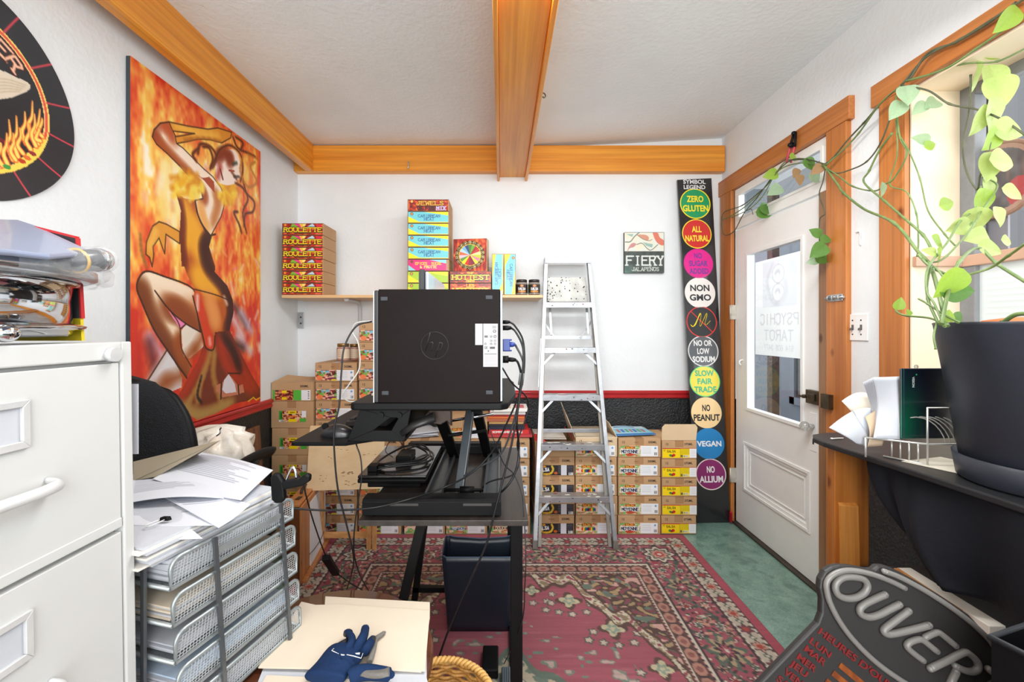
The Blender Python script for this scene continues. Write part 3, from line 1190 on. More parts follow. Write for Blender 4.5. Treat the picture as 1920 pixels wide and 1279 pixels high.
# open white carton on the multicoloured stack, flap rising on its left
wx0, wx1 = xat(1079, YF), xat(1157.5, YF)
t = thing('open_carton', 'pale open carton with raised left flap, behind the ladder on multicoloured cartons', 'box', ((wx0 + wx1) / 2, YF, zH))
m = MB()
hh = .125
m.box(wx0, wx1, YF, YF + .003, zH, zH + hh, 0).box(wx0, wx1, YF + .327, YF + .33, zH, zH + hh, 0).box(wx0, wx0 + .003, YF, YF + .33, zH, zH + hh, 0).box(wx1 - .003, wx1, YF, YF + .33, zH, zH + hh, 0)
m.box(wx0, wx1, YF, YF + .33, zH + .001, zH + .004, 0)
m.build('body', kraft_pale, t, bevel=.001)
m = MB()
m.poly([(wx0, YF, zH + hh), (wx0, YF + .32, zH + hh), (wx0 - .06, YF + .25, zH + hh + .19), (wx0 - .05, YF + .02, zH + hh + .13)])
m.poly([(wx1, YF, zH + hh), (wx1, YF + .32, zH + hh), (wx1 - .055, YF + .33, zH + hh + .10), (wx1 - .04, YF + .06, zH + hh + .085)])
m.poly([(wx0 + .01, YF + .328, zH + hh), (wx1 - .01, YF + .328, zH + hh), (wx1 - .03, YF + .20, zH + hh + .006), (wx0 + .03, YF + .20, zH + hh + .010)])
m.poly([(wx0 + .004, YF, zH + hh), (wx1 - .004, YF, zH + hh), (wx1 - .02, YF + .14, zH + hh - .003), (wx0 + .02, YF + .14, zH + hh - .003)])
m.build('flap', kraft_in, t, thick=.003)
m = MB()
put_text(m, '12', (wx0 + .035, YF - .001, zH + hh - .022), (1, 0, 0), (0, 0, 1), .015, .02)
m.build('count_stamp', ink, t)
m = MB()
put_text(m, '500ML', (wx1 - .055, YF - .001, zH + hh - .022), (1, 0, 0), (0, 0, 1), .0145, .03)
m.build('volume_stamp', ink, t)
me, lw, lh = label_mesh('mixed')
o = link('label', me, t)
o.location = (-.004, -.0012, .074)

# red and white packet in an open carton on the black-label stack
gx0, gx1 = xat(1003, YF), xat(1077.5, YF)
t = thing('open_carton', 'open carton with red lining showing, on the black label cartons', 'box', ((gx0 + gx1) / 2, YF, zG))
m = MB()
hh = .105
m.box(gx0, gx1, YF, YF + .003, zG, zG + .10).box(gx0, gx1, YF + .327, YF + .33, zG, zG + hh).box(gx0, gx0 + .003, YF, YF + .33, zG, zG + hh).box(gx1 - .003, gx1, YF, YF + .33, zG, zG + hh)
m.box(gx0, gx1, YF, YF + .33, zG + .001, zG + .004)
m.build('body', kraft, t, bevel=.001)
m = MB()
m.poly([(gx1, YF + .02, zG + hh), (gx1, YF + .30, zG + hh), (gx1 - .045, YF + .16, zG + hh + .055)])
m.poly([(gx0, YF + .003, zG + .10), (gx0 + .07, YF + .003, zG + .10), (gx0 + .03, YF + .05, zG + .135), (gx0 - .0, YF + .08, zG + .13)])
m.build('flap', M('red_card', (214, 52, 50), .5, var=(10, .08)), t, thick=.002)
m = MB()
m.poly([(gx0 + .004, YF + .33, zG + hh), (gx1 - .045, YF + .33, zG + hh), (gx1 - .05, YF + .02, zG + hh + .006), (gx0 + .01, YF + .02, zG + hh + .006)])
m.build('inner_flap', M('cream_card', (232, 226, 214), .6, var=(6, .04)), t, thick=.002)

# magazine, papers
t = Cv(70, 60, .28, .22, (150, 206, 226))
t.rect(0, 0, .28, .06, (206, 228, 238)); t.rect(.03, .018, .2, .04, (84, 150, 200))
for k in range(7):
    t.rect(.03 + k * .032, .085, .05 + k * .032, .15, [(190, 120, 110), (90, 120, 190), (120, 170, 120)][k % 3])
t.rect(0, .18, .28, .22, (70, 130, 190)); t.rect(.02, .168, .2, .174, (250, 250, 250))
zi = zI + .006
A0, A1, A2 = Vector((xat(1150, 2.86), 2.99, zi + .022)), Vector((xat(1206, 2.99), 3.03, zi + .022)), Vector((xat(1156, 2.83), 2.815, zi + .004))


def mag(x, y):
    u, v = x / .28, y / .22
    bx = A0.x + (A1.x - A0.x) * u + (A2.x - A0.x) * v + .03 * v * u
    by = A0.y + (A1.y - A0.y) * u + (A2.y - A0.y) * v
    bz = A0.z + (A2.z - A0.z) * v + .012 * np.sin(u * 5) * (1 - v) * .4
    return bx, by, bz


o = link('catalogue', t.mesh('catalogue', mag, painted('glossy_print', .25, coat=.5)), None, thick=.004)
tag(o, 'pale blue printed catalogue lying on the medium salsa cartons', 'magazine')

paper_m = thin_sheet('white_paper', (212, 215, 223), .2, .7)
zd = zD + .004
for k, (dx, dy, r) in enumerate([(0, 0, .3), (.02, .015, .1), (-.03, .03, .55)]):
    m = MB()
    c_, s_ = math.cos(r), math.sin(r)
    m.surf(lambda u, v: (-.54 + dx * .5 + (u - .5) * .2 * c_ - (v - .5) * .2 * s_, 2.95 + dy * .5 + (u - .5) * .22 * s_ * .8 + (v - .5) * .25 * c_, zd + .003 + k * .009 + .004 * (u - .5) ** 2), 6, 6)
    tag(m.build('loose_sheet', paper_m, None, thick=.0012), 'loose white sheet lying on the cartons behind the laptop', 'paper', 'loose sheets behind the laptop')

# ---------------------------------------------------------------- books on carton stack F
spines = [(236, 232, 226, .022), (150, 36, 44, .018), (30, 38, 62, .022), (44, 40, 48, .014), (214, 168, 90, .020), (168, 96, 62, .020), (186, 58, 44, .018), (196, 110, 50, .014), (206, 204, 200, .018), (240, 238, 234, .020)]
spines = [(186, 60, 66, .018, .30), (206, 40, 40, .028, .265), (28, 36, 60, .024, .235), (40, 36, 44, .012, .24), (222, 176, 104, .016, .235), (176, 98, 70, .018, .25), (214, 112, 40, .012, .245), (176, 44, 40, .014, .24), (214, 210, 206, .020, .235), (238, 236, 232, .020, .225), (200, 90, 90, .016, .12)]
zb = zF + .004
desc = ['wide red-edged book at the bottom of the book pile', 'red book with white lettering on its spine, second from the bottom of the pile', 'dark navy book above the red book in the pile', 'thin black book above the navy book', 'yellow ochre book in the middle of the pile', 'brown book above the ochre one', 'thin orange book in the upper half of the pile', 'thin dark red book under the pale books', 'pale grey book second from the top of the pile', 'white book with a colourful cover on top of the pile']
for k, (r, g, b, th, ln) in enumerate(spines[:10]):
    cx = xat(952, 2.85) + [0.012, .008, -.005, -.01, -.008, -.012, -.01, -.006, .0, .02][k]
    yf = 2.83 + [0, .01, .02, .015, .02, .01, .02, .02, .01, .0][k]
    t = thing('book', desc[k], 'book', (cx, yf, zb), 'books piled on a carton')
    cov = M('book_cover_%d_%d_%d' % (r, g, b), (r, g, b), .45, var=(14, .08))
    m = MB()
    m.box(cx - ln / 2, cx + ln / 2, yf, yf + .19, zb, zb + .002).box(cx - ln / 2, cx + ln / 2, yf, yf + .19, zb + th - .002, zb + th).box(cx - ln / 2, cx + ln / 2, yf, yf + .003, zb + .002, zb + th - .002)
    m.build('cover', cov, t, bevel=.0008)
    MB().box(cx - ln / 2 + .003, cx + ln / 2 - .003, yf + .003, yf + .187, zb + .002, zb + th - .002).build('pages', paper_m, t)
    if k == 1:
        m = MB()
        put_text(m, 'SOMMERMENT LIVRE', (cx - .01, yf - .001, zb + th / 2), (1, 0, 0), (0, 0, 1), .014, .05, fit=.2)
        m.build('spine_lettering', M('white_ink', (244, 240, 236), .6), t)
    if k == 9:
        m = MB()
        m.box(cx + .02, cx + .09, yf + .03, yf + .15, zb + th, zb + th + .0008, 0).box(cx - .09, cx + .0, yf + .02, yf + .12, zb + th, zb + th + .0008, 1)
        m.build('cover_print', [M('rose_print', (206, 90, 96), .4), M('sand_print', (206, 176, 140), .4)], t)
    zb += th + .0008

# ---------------------------------------------------------------- jars
glass_j = M('jar_glass', (235, 235, 230), .06, trans=.0, alpha=.25, coat=.6)
salsa_m = M('red_salsa', (150, 62, 30), .3, var=(60, .5), rgb2=(196, 110, 50))
dark_salsa = M('dark_salsa', (66, 30, 20), .25, var=(60, .5), rgb2=(110, 60, 24))
gold_lid = M('gold_jar_lid', (150, 118, 66), .35, metal=.7, var=(20, .1))


def jar(lab, x, y, z, r, h, fill, lidm, lcol, group, text=None):
    t = thing('salsa_jar', lab, 'jar', (x, y, z), group)
    m = MB()
    m.lathe((x, y, z), [(0, 0), (r * .88, 0), (r, .006), (r, h * .74), (r * .82, h * .82), (r * .82, h * .84), (0, h * .84)], 28)
    m.build('contents', fill, t)
    m = MB()
    m.lathe((x, y, z), [(r * 1.02, .004), (r * 1.025, h * .75), (r * .86, h * .84)], 28)
    m.build('jar_glass', glass_j, t)
    m = MB()
    m.lathe((x, y, z + h * .82), [(0, h * .18), (r * .86, h * .18), (r * .92, h * .165), (r * .92, 0), (r * .8, 0)], 28)
    m.build('lid', lidm, t)
    c = Cv(60, 26, 1, .45, lcol)
    if text:
        c.ell(.5, .2, .22, .2, (40, 30, 26)); c.text(text, .5, .24, .11, WHT, .36, sw=.22); c.ell(.5, .38, .2, .05, (206, 130, 40)); c.ell(.5, .08, .08, .05, (220, 120, 40))
    else:
        for k in range(4):
            c.rect(.35, .07 + k * .09, .62, .1 + k * .09, (190, 170, 150))
        c.rect(.05, 0, .22, .45, (214, 196, 140)); c.rect(.28, .0, .3, .45, (120, 60, 40))
    R_ = r * 1.035

    def wrap(xx, yy):
        a = -math.pi / 2 + (xx - .5) * 3.6
        return x + R_ * np.cos(a), y + R_ * np.sin(a), z + h * .68 - yy * h * 1.2
    me = c.mesh('label', wrap, lab_m)
    o = link('label', me, t)
    o.location = -t.location
    o.location = Vector((0, 0, 0))
    for vv in me.vertices:
        vv.co -= t.location
    return t


jar('larger amber salsa jar with cream label, on a carton left of the tower', xat(643.5, 2.87), 2.87, zB + .0075, .041, .115, salsa_m, gold_lid, (226, 206, 180), 'jars on the cartons')
jar('salsa jar with cream label half hidden by the tall carton stack', xat(665, 2.93), 2.93, zB + .0075, .035, .11, salsa_m, gold_lid, (226, 206, 180), 'jars on the cartons')
# ================================================================ WALL SHELF AND WHAT STANDS ON IT
pine = wood('pale_pine', (222, 178, 124), (236, 200, 150), 0, .5, 1.3)
ZS0, ZS1, YS = 1.548, 1.567, 2.81
t = thing('wall_shelf', 'long pale pine shelf fixed to the white back wall', 'shelf', (-.6, YB, ZS0))
MB().box(-1.44, .272, YS, YB - .002, ZS0, ZS1).build('board', pine, t, bevel=.002)
for xb in (-1.035, -.1):
    m = MB()
    m.tube(spline([(xb, YS + .05, ZS0 - .006), (xb, YB - .10, ZS0 - .008), (xb, YB - .03, ZS0 - .025), (xb, YB - .012, ZS0 - .08), (xb, YB - .010, ZS0 - .17)], 5), .015, 8)
    m.build('bracket', M('white_bracket', (206, 208, 210), .35, var=(5, .03)), t)

card_red = M('gift_box_brown', (176, 120, 72), .6, var=(6, .08))


def fire_bg(c, seed, x0=0, x1=9):
    n = vnoise(c.h, c.w, 6, 14, seed)
    n2 = vnoise(c.h, c.w, 12, 26, seed + 1)
    v = np.clip(n * .65 + n2 * .35, 0, 1)[..., None]
    a = np.array((76, 12, 10.)); b = np.array((176, 32, 20.)); d = np.array((232, 116, 34.))
    col = np.where(v < .5, a + (b - a) * (v / .5), b + (d - b) * np.clip((v - .5) / .25, 0, 1))
    c.a[:] = col


def gift_label(kind):
    w, h = (.262, .074)
    c = Cv(210, 62, w, h, (230, 200, 40))
    if kind in ('roulette', 'jewels', 'hottest', 'les', 'wheel'):
        fire_bg(c, {'roulette': 3, 'jewels': 9, 'hottest': 15, 'les': 21, 'wheel': 30}[kind])
    if kind == 'roulette':
        cols = [(120, 180, 50), (226, 60, 130), (240, 190, 60), (250, 220, 120), (150, 30, 40), (180, 214, 226)]
        for k in range(6):
            a0, a1 = math.pi * (1.08 + .14 * k), math.pi * (1.08 + .14 * (k + 1))
            c.fill([(w * .5, h * .5), (w * .5 + .085 * math.cos(a0), h * .5 + .06 * math.sin(a0)), (w * .5 + .085 * math.cos(a1), h * .5 + .06 * math.sin(a1))], cols[k])
        c.text('ROULETTE', w * .5, h * .56, .03, BLK, w * .98, sw=.42, serif=True)
        c.text('ROULETTE', w * .5, h * .55, .026, (250, 216, 30), w * .97, sw=.22, serif=True)
        c.rect(w * .3, h * .84, w * .7, h * .9, (60, 20, 14)); c.rect(w * .84, h * .06, w * .97, h * .3, (214, 40, 70)); c.ell(w * .06, h * .12, .007, .007, (240, 150, 40))
        c.rect(w * .02, h * .82, w * .1, h * .92, (240, 90, 60)); c.rect(w * .82, h * .84, w * .97, h * .94, (236, 90, 80))
    elif kind == 'jewels':
        c.text('JEWELS', w * .54, h * .32, .026, (90, 16, 16), w * .72, sw=.42, serif=True); c.text('JEWELS', w * .54, h * .31, .024, (250, 190, 60), w * .71, sw=.22, serif=True)
        c.text('OF FIRE', w * .46, h * .76, .022, (60, 20, 10), w * .46, sw=.3, serif=True); c.text('MIX', w * .82, h * .76, .022, (190, 190, 235), w * .24, sw=.3, serif=True)
        c.ell(w * .09, h * .16, .008, .008, (240, 200, 100))
    elif kind == 'hottest':
        c.text('THE', w * .5, h * .17, .016, (246, 190, 50), w * .18, sw=.26, serif=True)
        c.text('HOTTEST', w * .5, h * .53, .032, BLK, w * .95, sw=.4, serif=True); c.text('HOTTEST', w * .5, h * .52, .028, (250, 214, 50), w * .94, sw=.24, serif=True)
        c.text('ONES', w * .5, h * .87, .016, (246, 190, 50), w * .22, sw=.26, serif=True)
    elif kind == 'les':
        c.text('LES', w * .5, h * .2, .018, (246, 190, 50), w * .2, sw=.26, serif=True)
        c.text('HOTTEST', w * .5, h * .62, .028, (250, 214, 50), w * .9, sw=.24, serif=True)
    elif kind == 'caribbean':
        c.a[:] = (112, 206, 216)
        c.fill([(w * .35, 0), (w, 0), (w, h * .34)], (248, 226, 20)); c.fill([(0, h * .42), (0, h), (w * .34, h)], (248, 226, 20)); c.rect(0, h * .93, w, h, (236, 214, 30))
        for k in range(22):
            c.ell(w * (.2 + k * .036), h * .9, .002, .002, (248, 214, 30))
        c.text('CARIBBEAN', w * .52, h * .38, .016, (44, 92, 150), w * .56, sw=.2, serif=True); c.text('HEAT', w * .52, h * .66, .016, (44, 92, 150), w * .26, sw=.2, serif=True)
        c.ell(w * .09, h * .2, .010, .010, (120, 60, 30)); c.ell(w * .09, h * .2, .006, .006, (240, 160, 80))
    elif kind == 'epices':
        c.a[:] = (224, 20, 120)
        c.fill([(w * .5, 0), (w, 0), (w, h * .4)], (140, 210, 220)); c.fill([(0, h * .5), (0, h), (w * .2, h)], (140, 210, 220)); c.rect(w * .95, 0, w, h, (180, 130, 90))
        c.text('EPICES, SUCRE', w * .5, h * .36, .015, (250, 214, 60), w * .66, sw=.22, serif=True); c.text('& FRUITE', w * .5, h * .66, .015, (250, 240, 120), w * .42, sw=.22, serif=True)
        c.ell(w * .09, h * .2, .010, .010, (120, 60, 30))
    elif kind == 'lime':
        c.a[:] = (170, 204, 40)
        c.fill([(w * .35, 0), (w, 0), (w, h * .4)], (248, 230, 20)); c.fill([(0, h * .3), (0, h), (w * .34, h)], (250, 226, 20))
        c.ell(w * .09, h * .2, .010, .010, (120, 60, 30)); c.ell(w * .09, h * .2, .006, .006, (240, 160, 80))
    c.rect(0, 0, w, .0015, (80, 30, 20)); c.rect(0, h - .0015, w, h, (80, 30, 20))
    return c, w, h


def wheel_art():
    w = h = .212
    c = Cv(130, 130, w, h, (170, 30, 20))
    fire_bg(c, 40)
    cx = cy = w / 2
    c.ell(cx, cy, .094, .094, (40, 12, 10))
    c.ell(cx, cy, .071, .071, (230, 190, 60))
    cols = [(70, 130, 50), (110, 170, 60), (170, 40, 40), (196, 60, 60), (244, 226, 160), (190, 206, 60), (226, 130, 160), (240, 226, 70), (130, 30, 60), (150, 40, 50), (214, 40, 40), (250, 226, 40), (96, 150, 60), (240, 190, 210), (214, 110, 60), (180, 210, 226), (120, 180, 210), (50, 70, 130)]
    for k in range(18):
        a0, a1 = 2 * math.pi * (k - .5) / 18 - math.pi / 2, 2 * math.pi * (k + .5) / 18 - math.pi / 2
        c.fill([(cx, cy), (cx + .068 * math.cos(a0), cy + .068 * math.sin(a0)), (cx + .068 * math.cos(a1), cy + .068 * math.sin(a1))], cols[k])
        a = (a0 + a1) / 2
        px_, py_ = cx + .082 * math.cos(a), cy + .082 * math.sin(a)
        c.ell(px_, py_, .0112, .0112, (236, 200, 90)); c.ell(px_, py_, .0095, .0095, (30, 14, 10))
        c.text(str((k + 9) % 18 + 1), px_, py_, .009, (240, 226, 190), .012 if (k + 9) % 18 + 1 > 9 else .007, sw=.24)
    return c, w, h


GIFT = {}


def gift_box(kind, lab, group, loc, rz=0, w=.27, d=.217, h=.0765):
    if kind in GIFT:
        return dup(GIFT[kind], loc, rz, lab, group)
    t = thing('gift_box', lab, 'box', loc, group, rz)
    me = MB().box(-w / 2, w / 2, 0, d, 0, h).mesh('body', kraft)
    link('body', me, t, bevel=.0015)
    me = MB().box(-w / 2, w / 2, -.001, .0, h - .002, h).box(-w / 2, -w / 2 + .002, -.001, 0, 0, h).mesh('lid_edge', M('dark_box_edge', (70, 40, 28), .7))
    link('lid_edge', me, t)
    c, lw, lh = gift_label(kind)
    o = link('label', c.mesh('label', lambda x, y: (x - lw / 2, 0 * x, lh - y), lab_m), t)
    o.location = (0, -.0016, .001)
    GIFT[kind] = t
    return t


zs = ZS1 + .0006
for i in range(6):
    gift_box('roulette', 'red and gold roulette gift box at the left of the shelf, %s' % (ORD[5 - i] + (' of six' if i == 5 else ' from top')), 'roulette gift boxes', (xat(567, YS) + RND.uniform(-.002, .002), YS + .004, zs + i * .0785))
names = [('lime', 'green and yellow gift box at the bottom of the tall shelf stack'), ('lime', 'green and yellow gift box second from the bottom of the tall shelf stack'), ('epices', 'magenta gift box in the tall shelf stack under the turquoise ones'),
         ('caribbean', 'turquoise and yellow gift box just above the magenta one'), ('caribbean', 'turquoise and yellow gift box, second above the magenta one'), ('caribbean', 'turquoise and yellow gift box, third above the magenta one'), ('caribbean', 'turquoise and yellow gift box just under the fiery topmost one'), ('jewels', 'fiery orange gift box on top of the tall shelf stack')]
for i, (k, lab) in enumerate(names):
    gift_box(k, lab, 'gift boxes in the tall shelf stack', (xat(802.5, YS) + RND.uniform(-.002, .002), YS + .004, zs + i * .0785))
gift_box('les', 'fiery gift box standing on the shelf under the wheel box stack', 'hottest gift boxes', (xat(882, YS), YS + .004, zs))
gift_box('hottest', 'red gift box with yellow capitals directly under the wheel box', 'hottest gift boxes', (xat(882, YS), YS + .004, zs + .0785))
# wheel box stands on its long side: its printed lid faces the room
t = thing('gift_box', 'fiery gift box printed with a numbered colour wheel, standing on edge', 'box', (xat(881, YS + .02), YS + .03, zs + .157), None, -.13)
link('body', MB().box(-.114, .114, 0, .0765, 0, .2175).mesh('body', kraft_pale), t, bevel=.0015)
c, lw, lh = wheel_art()
o = link('label', c.mesh('label', lambda x, y: (x / lw * .224 - .112, 0 * x, (lh - y) / lh * .214), lab_m), t)
o.location = (0, -.0016, .002)
for i, (pxc, sgn) in enumerate(((933.3, 1), (956, -1))):
    c, lw, lh = gift_label('caribbean')
    t = thing('gift_box', ['turquoise and yellow gift box standing upright beside the wheel box', 'turquoise and yellow gift box standing upright beside the two jars'][i], 'box', (xat(pxc, YS), YS + .004, zs), 'upright gift boxes')
    link('body', MB().box(-.038, .038, 0, .217, 0, .27).mesh('body', kraft), t, bevel=.0015)
    o = link('label', c.mesh('label', (lambda x, y: (-.037 + y / lh * .074, 0 * x, .004 + x / lw * .262)) if sgn > 0 else (lambda x, y: (.037 - y / lh * .074, 0 * x, .266 - x / lw * .262)), lab_m), t)
    o.location = (0, -.0016, 0)
jar('dark salsa jar on the shelf next to the upright box', xat(978, YS + .05), YS + .05, ZS1 + .0006, .039, .104, dark_salsa, M('black_jar_lid', (40, 34, 32), .4), (44, 26, 20), 'jars on the shelf', 'SALSA')
jar('dark salsa jar at the right end of the shelf by the ladder', xat(1001.5, YS + .05), YS + .05, ZS1 + .0006, .039, .104, dark_salsa, MATS['black_jar_lid'], (30, 44, 24), 'jars on the shelf', 'SALSA')

# outlet cover on the back wall corner
t = thing('outlet_plate', 'small grey metal outlet plate low on the wall under the roulette boxes', 'outlet', (-1.43, YB, 1.38))
px = xat(551, YB)
MB().box(-1.492, -1.448, YB - .006, YB - .001, 1.348, 1.466).build('plate', M('grey_plate', (176, 178, 180), .4, metal=.5, var=(9, .1)), t, bevel=.002)
m = MB()
for z in (1.385, 1.43):
    m.cyl((-1.47, YB - .006, z), (-1.47, YB - .0085, z), .006)
m.build('screw', M('dark_screw', (60, 60, 62), .4, metal=.6), t)
# ================================================================ RUG
RW, RX0, RX1, RY0, RY1 = 2.27, -1.09, 1.18, -.55, 2.785


def rug():
    nx, ny = 430, 480
    ylo = 0.9                                    # the camera sees the rug only beyond this line; the near half is drawn coarser
    c = Cv(nx, ny, 1, 1, (0, 0, 0))
    X = RX0 + c.X * (RX1 - RX0)
    Y = RY0 + (1 - c.Y) ** 0.62 * (RY1 - RY0)
    xm, ym = (RX0 + RX1) / 2, (RY0 + RY1) / 2
    ax, ay = np.abs(X - xm), np.abs(Y - ym)
    hx, hy = (RX1 - RX0) / 2, (RY1 - RY0) / 2
    dx, dy = hx - ax, hy - ay
    d = np.minimum(dx, dy)
    along = np.where(dx < dy, Y - ym, X - xm)
    rose, wine, cream, navy, green, peach, brown, plum = [np.array(q, float) for q in ((172, 84, 98), (160, 60, 76), (206, 190, 172), (72, 60, 64), (92, 106, 94), (200, 140, 122), (98, 70, 64), (124, 66, 78))]
    a = np.zeros(X.shape + (3,))

    def put(mask, col):
        a[mask] = col
    fade = vnoise(ny, nx, 7, 6, 2)
    a[:] = rose * .98
    # field: worn rose with faint weave lines
    # ---- helper motifs
    def cell(t, p, off=0):
        q = (t + off) / p
        return (q - np.floor(q) - .5) * p, np.floor(q)

    def flower(u, v, r, n, ph=0):
        rad = np.hypot(u, v)
        th = np.arctan2(v, u)
        return rad < r * (.78 + .22 * np.cos(n * th + ph))
    n1, n2, n3 = vnoise(ny, nx, 110, 74, 5), vnoise(ny, nx, 75, 52, 6), vnoise(ny, nx, 190, 130, 8)
    # swirling scroll field used in borders and corners
    sw = np.sin(X * 74 + 3.2 * np.sin(Y * 47)) + np.sin(Y * 69 + 3.0 * np.sin(X * 45 + 1.1))
    # ---- outer plain band
    put(d < .045, wine * 1.02 + 14)
    # ---- small flowered border .05-.13
    b = (d >= .048) & (d < .138)
    put(b, cream * .92)
    u, k = cell(along, .105)
    v = d - .093
    odd = (k % 2 == 0)
    put(b & (np.abs(v) > .034), brown)
    put(b & (np.abs(v) > .030) & (np.abs(v) < .041) & (np.mod(along, .035) < .02), cream)
    put(b & flower(u, v, .038, 6), navy); put(b & flower(u, v, .031, 6) & odd, peach); put(b & flower(u, v, .031, 6) & ~odd, plum); put(b & (np.hypot(u, v) < .014), np.array((176, 70, 60.)))
    u2, _ = cell(along, .105, .0525)
    put(b & flower(u2, v * 1.3, .022, 4, .8), green); put(b & flower(u2, v, .009, 4), cream)
    put((d >= .045) & (d < .050), navy); put((d >= .136) & (d < .143), navy)
    # ---- main rose border .143-.345
    b = (d >= .143) & (d < .345)
    put(b, rose * .96)
    v = d - .245
    vines = np.abs(v - .055 * np.sin(along * 13)) < .008
    put(b & vines, green)
    u, k = cell(along, .44)
    put(b & (sw > 1.15), green * .8); put(b & (sw < -1.3), navy); put(b & (n1 > .79), peach); put(b & (n2 > .80), wine); put(b & (n3 > .86), cream)
    for uo, vo, r, cols in ((0, 0, .088, (green, np.array((176, 150, 118.)), navy, rose, cream)), (.155, .045, .030, (navy, cream, green)), (-.155, .045, .030, (navy, cream, (150, 60, 60))), (.15, -.048, .028, (navy, cream, green)), (-.15, -.048, .028, (navy, cream, peach)), (.09, .07, .022, (navy, cream, green)), (-.09, -.07, .022, (navy, cream, green)), (.1, -.068, .026, (green, peach, navy)), (-.1, .068, .026, (green, peach, navy)), (.215, .0, .05, (brown, peach, green, cream))):
        for q, cc in enumerate(cols):
            put(b & flower((u - uo) * (1 if r < .08 else .8), v - vo, r * (1 - q * .22), 6 if r < .08 else 8, q), np.array(cc, float))
    # corner rosette
    cr = np.hypot(dx - .245, dy - .245)
    th = np.arctan2(dx - .245, dy - .245)
    for q, cc in enumerate((navy, cream, green, peach, (176, 60, 64), cream)):
        put(cr < (.105 - q * .018) * (.86 + .14 * np.cos(8 * th)), np.array(cc, float))
    # ---- guard stripes
    put((d >= .343) & (d < .350), navy)
    put((d >= .350) & (d < .368), cream); put((d >= .362) & (d < .371) & (np.mod(along, .03) < .015), navy)
    b = (d >= .371) & (d < .432)
    put(b, brown)
    u, k = cell(along, .075)
    e = (u / .034) ** 2 + ((d - .402) / .025) ** 2
    put(b & (e < 1), peach * .92); put(b & (e < .22), np.array((150, 90, 84.))); put(b & (np.abs(u) > .034) & (np.abs(d - .402) < .02), navy)
    put((d >= .432) & (d < .444), cream); put((d >= .438) & (d < .446) & (np.mod(along, .02) < .01), brown)
    put((d >= .446) & (d < .452), brown)
    # ---- corner spandrels in brown scrolls edged by a cream scroll band
    f = d >= .452
    fx, fy = (hx - .452), (hy - .452)
    p, q = ax / fx, ay / fy                        # 0..1 from the centre
    lobes = .035 * np.sin(p * 17) + .02 * np.sin(p * 41 + 1)
    edge = 1.0 - .16 * p - .62 * np.clip(p - .38, 0, 1) ** 1.35 * 1.25 + lobes * (p > .05) - .02
    s = q - edge
    band = .085
    put(f & (s > band), brown * .95)
    put(f & (s > band) & (sw > .55), np.array((176, 146, 104.))); put(f & (s > band) & (np.abs(sw - .55) < .16), navy); put(f & (s > band) & (sw < -.85), rose * .85); put(f & (s > band) & (np.abs(sw + .85) < .14), green)
    put(f & (s > band) & (n1 > .76), np.array((210, 160, 150.))); put(f & (s > band) & (n2 > .8), green * 1.15)
    put(f & (s > 0) & (s <= band), np.array((206, 192, 166.)))
    put(f & (s > 0) & (s <= band) & (sw > .75), np.array((150, 128, 100.))); put(f & (s > 0) & (s <= band) & (np.abs(sw - .3) < .10), brown); put(f & (s > 0) & (s <= band) & (sw < -1.1), rose * .9)
    put(f & (np.abs(s) < .012), brown); put(f & (np.abs(s - band) < .010), brown)
    # palmettes and sprigs hanging into the field from the band
    for (pc, qo, r) in ((.16, .075, .055), (.42, .09, .07), (.66, .085, .07), (.86, .09, .06)):
        ce = 1.0 - .16 * pc - .62 * max(pc - .38, 0) ** 1.35 * 1.25 - .02
        uu, vv = (ax - pc * fx), (ay - (ce - qo) * fy)
        for i_, cc in enumerate((brown, (200, 186, 150), green * 1.5, (200, 186, 150))):
            put(f & (s < .0) & flower(uu, vv, r * (1 - .26 * i_), 4 if i_ < 2 else 5, i_), np.array(cc, float))
        for (ox, oy) in ((-.09, -.02), (-.12, -.07), (-.06, -.085), (0, -.10), (.07, -.085), (.1, -.03)):
            put(f & (s < -.01) & flower(uu - ox, vv - oy, .026, 5), green * .9); put(f & (s < -.01) & flower(uu - ox, vv - oy, .017, 5), np.array((206, 184, 168.)))
    # ---- centre medallion
    mr = np.hypot(ax * 1.0, ay * .72)
    mth = np.arctan2(ax, ay * .72)
    rm = .44 * (1 + .08 * np.cos(8 * mth) + .04 * np.cos(16 * mth))
    put(mr < rm, green * 1.1); put(mr < rm * .94, np.array((190, 176, 150.))); put((mr < rm * .94) & (sw > .4), green * 1.2); put(mr < rm * .80, rose * .8); put((mr < rm * .8) & (sw > .9), cream); put(mr < rm * .45, brown); put((mr < rm * .45) & (sw > .6), peach)
    ring = (mr > rm * 1.02) & (mr < rm * 1.35)
    put(ring & (n1 > .70), green * 1.25); put(ring & (n1 > .84), np.array((190, 160, 150.)))
    # ---- wear: the field is rubbed paler in streaks
    streak = vnoise(ny, nx, 300, 10, 12)
    a *= (.93 + .14 * fade[..., None]) * (.95 + .09 * streak[..., None])
    worn = f & (s < 0) & (streak * vnoise(ny, nx, 60, 40, 13) > .56)
    a[worn] = a[worn] * .9 + np.array((206, 170, 168.)) * .1
    g_ = a.mean(2, keepdims=True)
    c.a = (a * .86 + g_ * .14) * .93
    return c, X, Y


c, RXg, RYg = rug()
rug_m = painted('woven_wool', .92, bump=(160, .25))
me = c.mesh('rug', lambda x, y: (RXg, RYg, 0 * x + .009), rug_m)
o = link('rug', me, None)
md = o.modifiers.new('thickness', 'SOLIDIFY')
md.thickness = .008
md.offset = -1
tag(o, 'large worn rose and cream oriental rug on the green floor', 'rug')

# ================================================================ CANVAS PAINTING ON THE LEFT WALL
PX, PY0, PY1, PZ0, PZ1 = -1.476, 1.705, 2.627, .897, 2.43


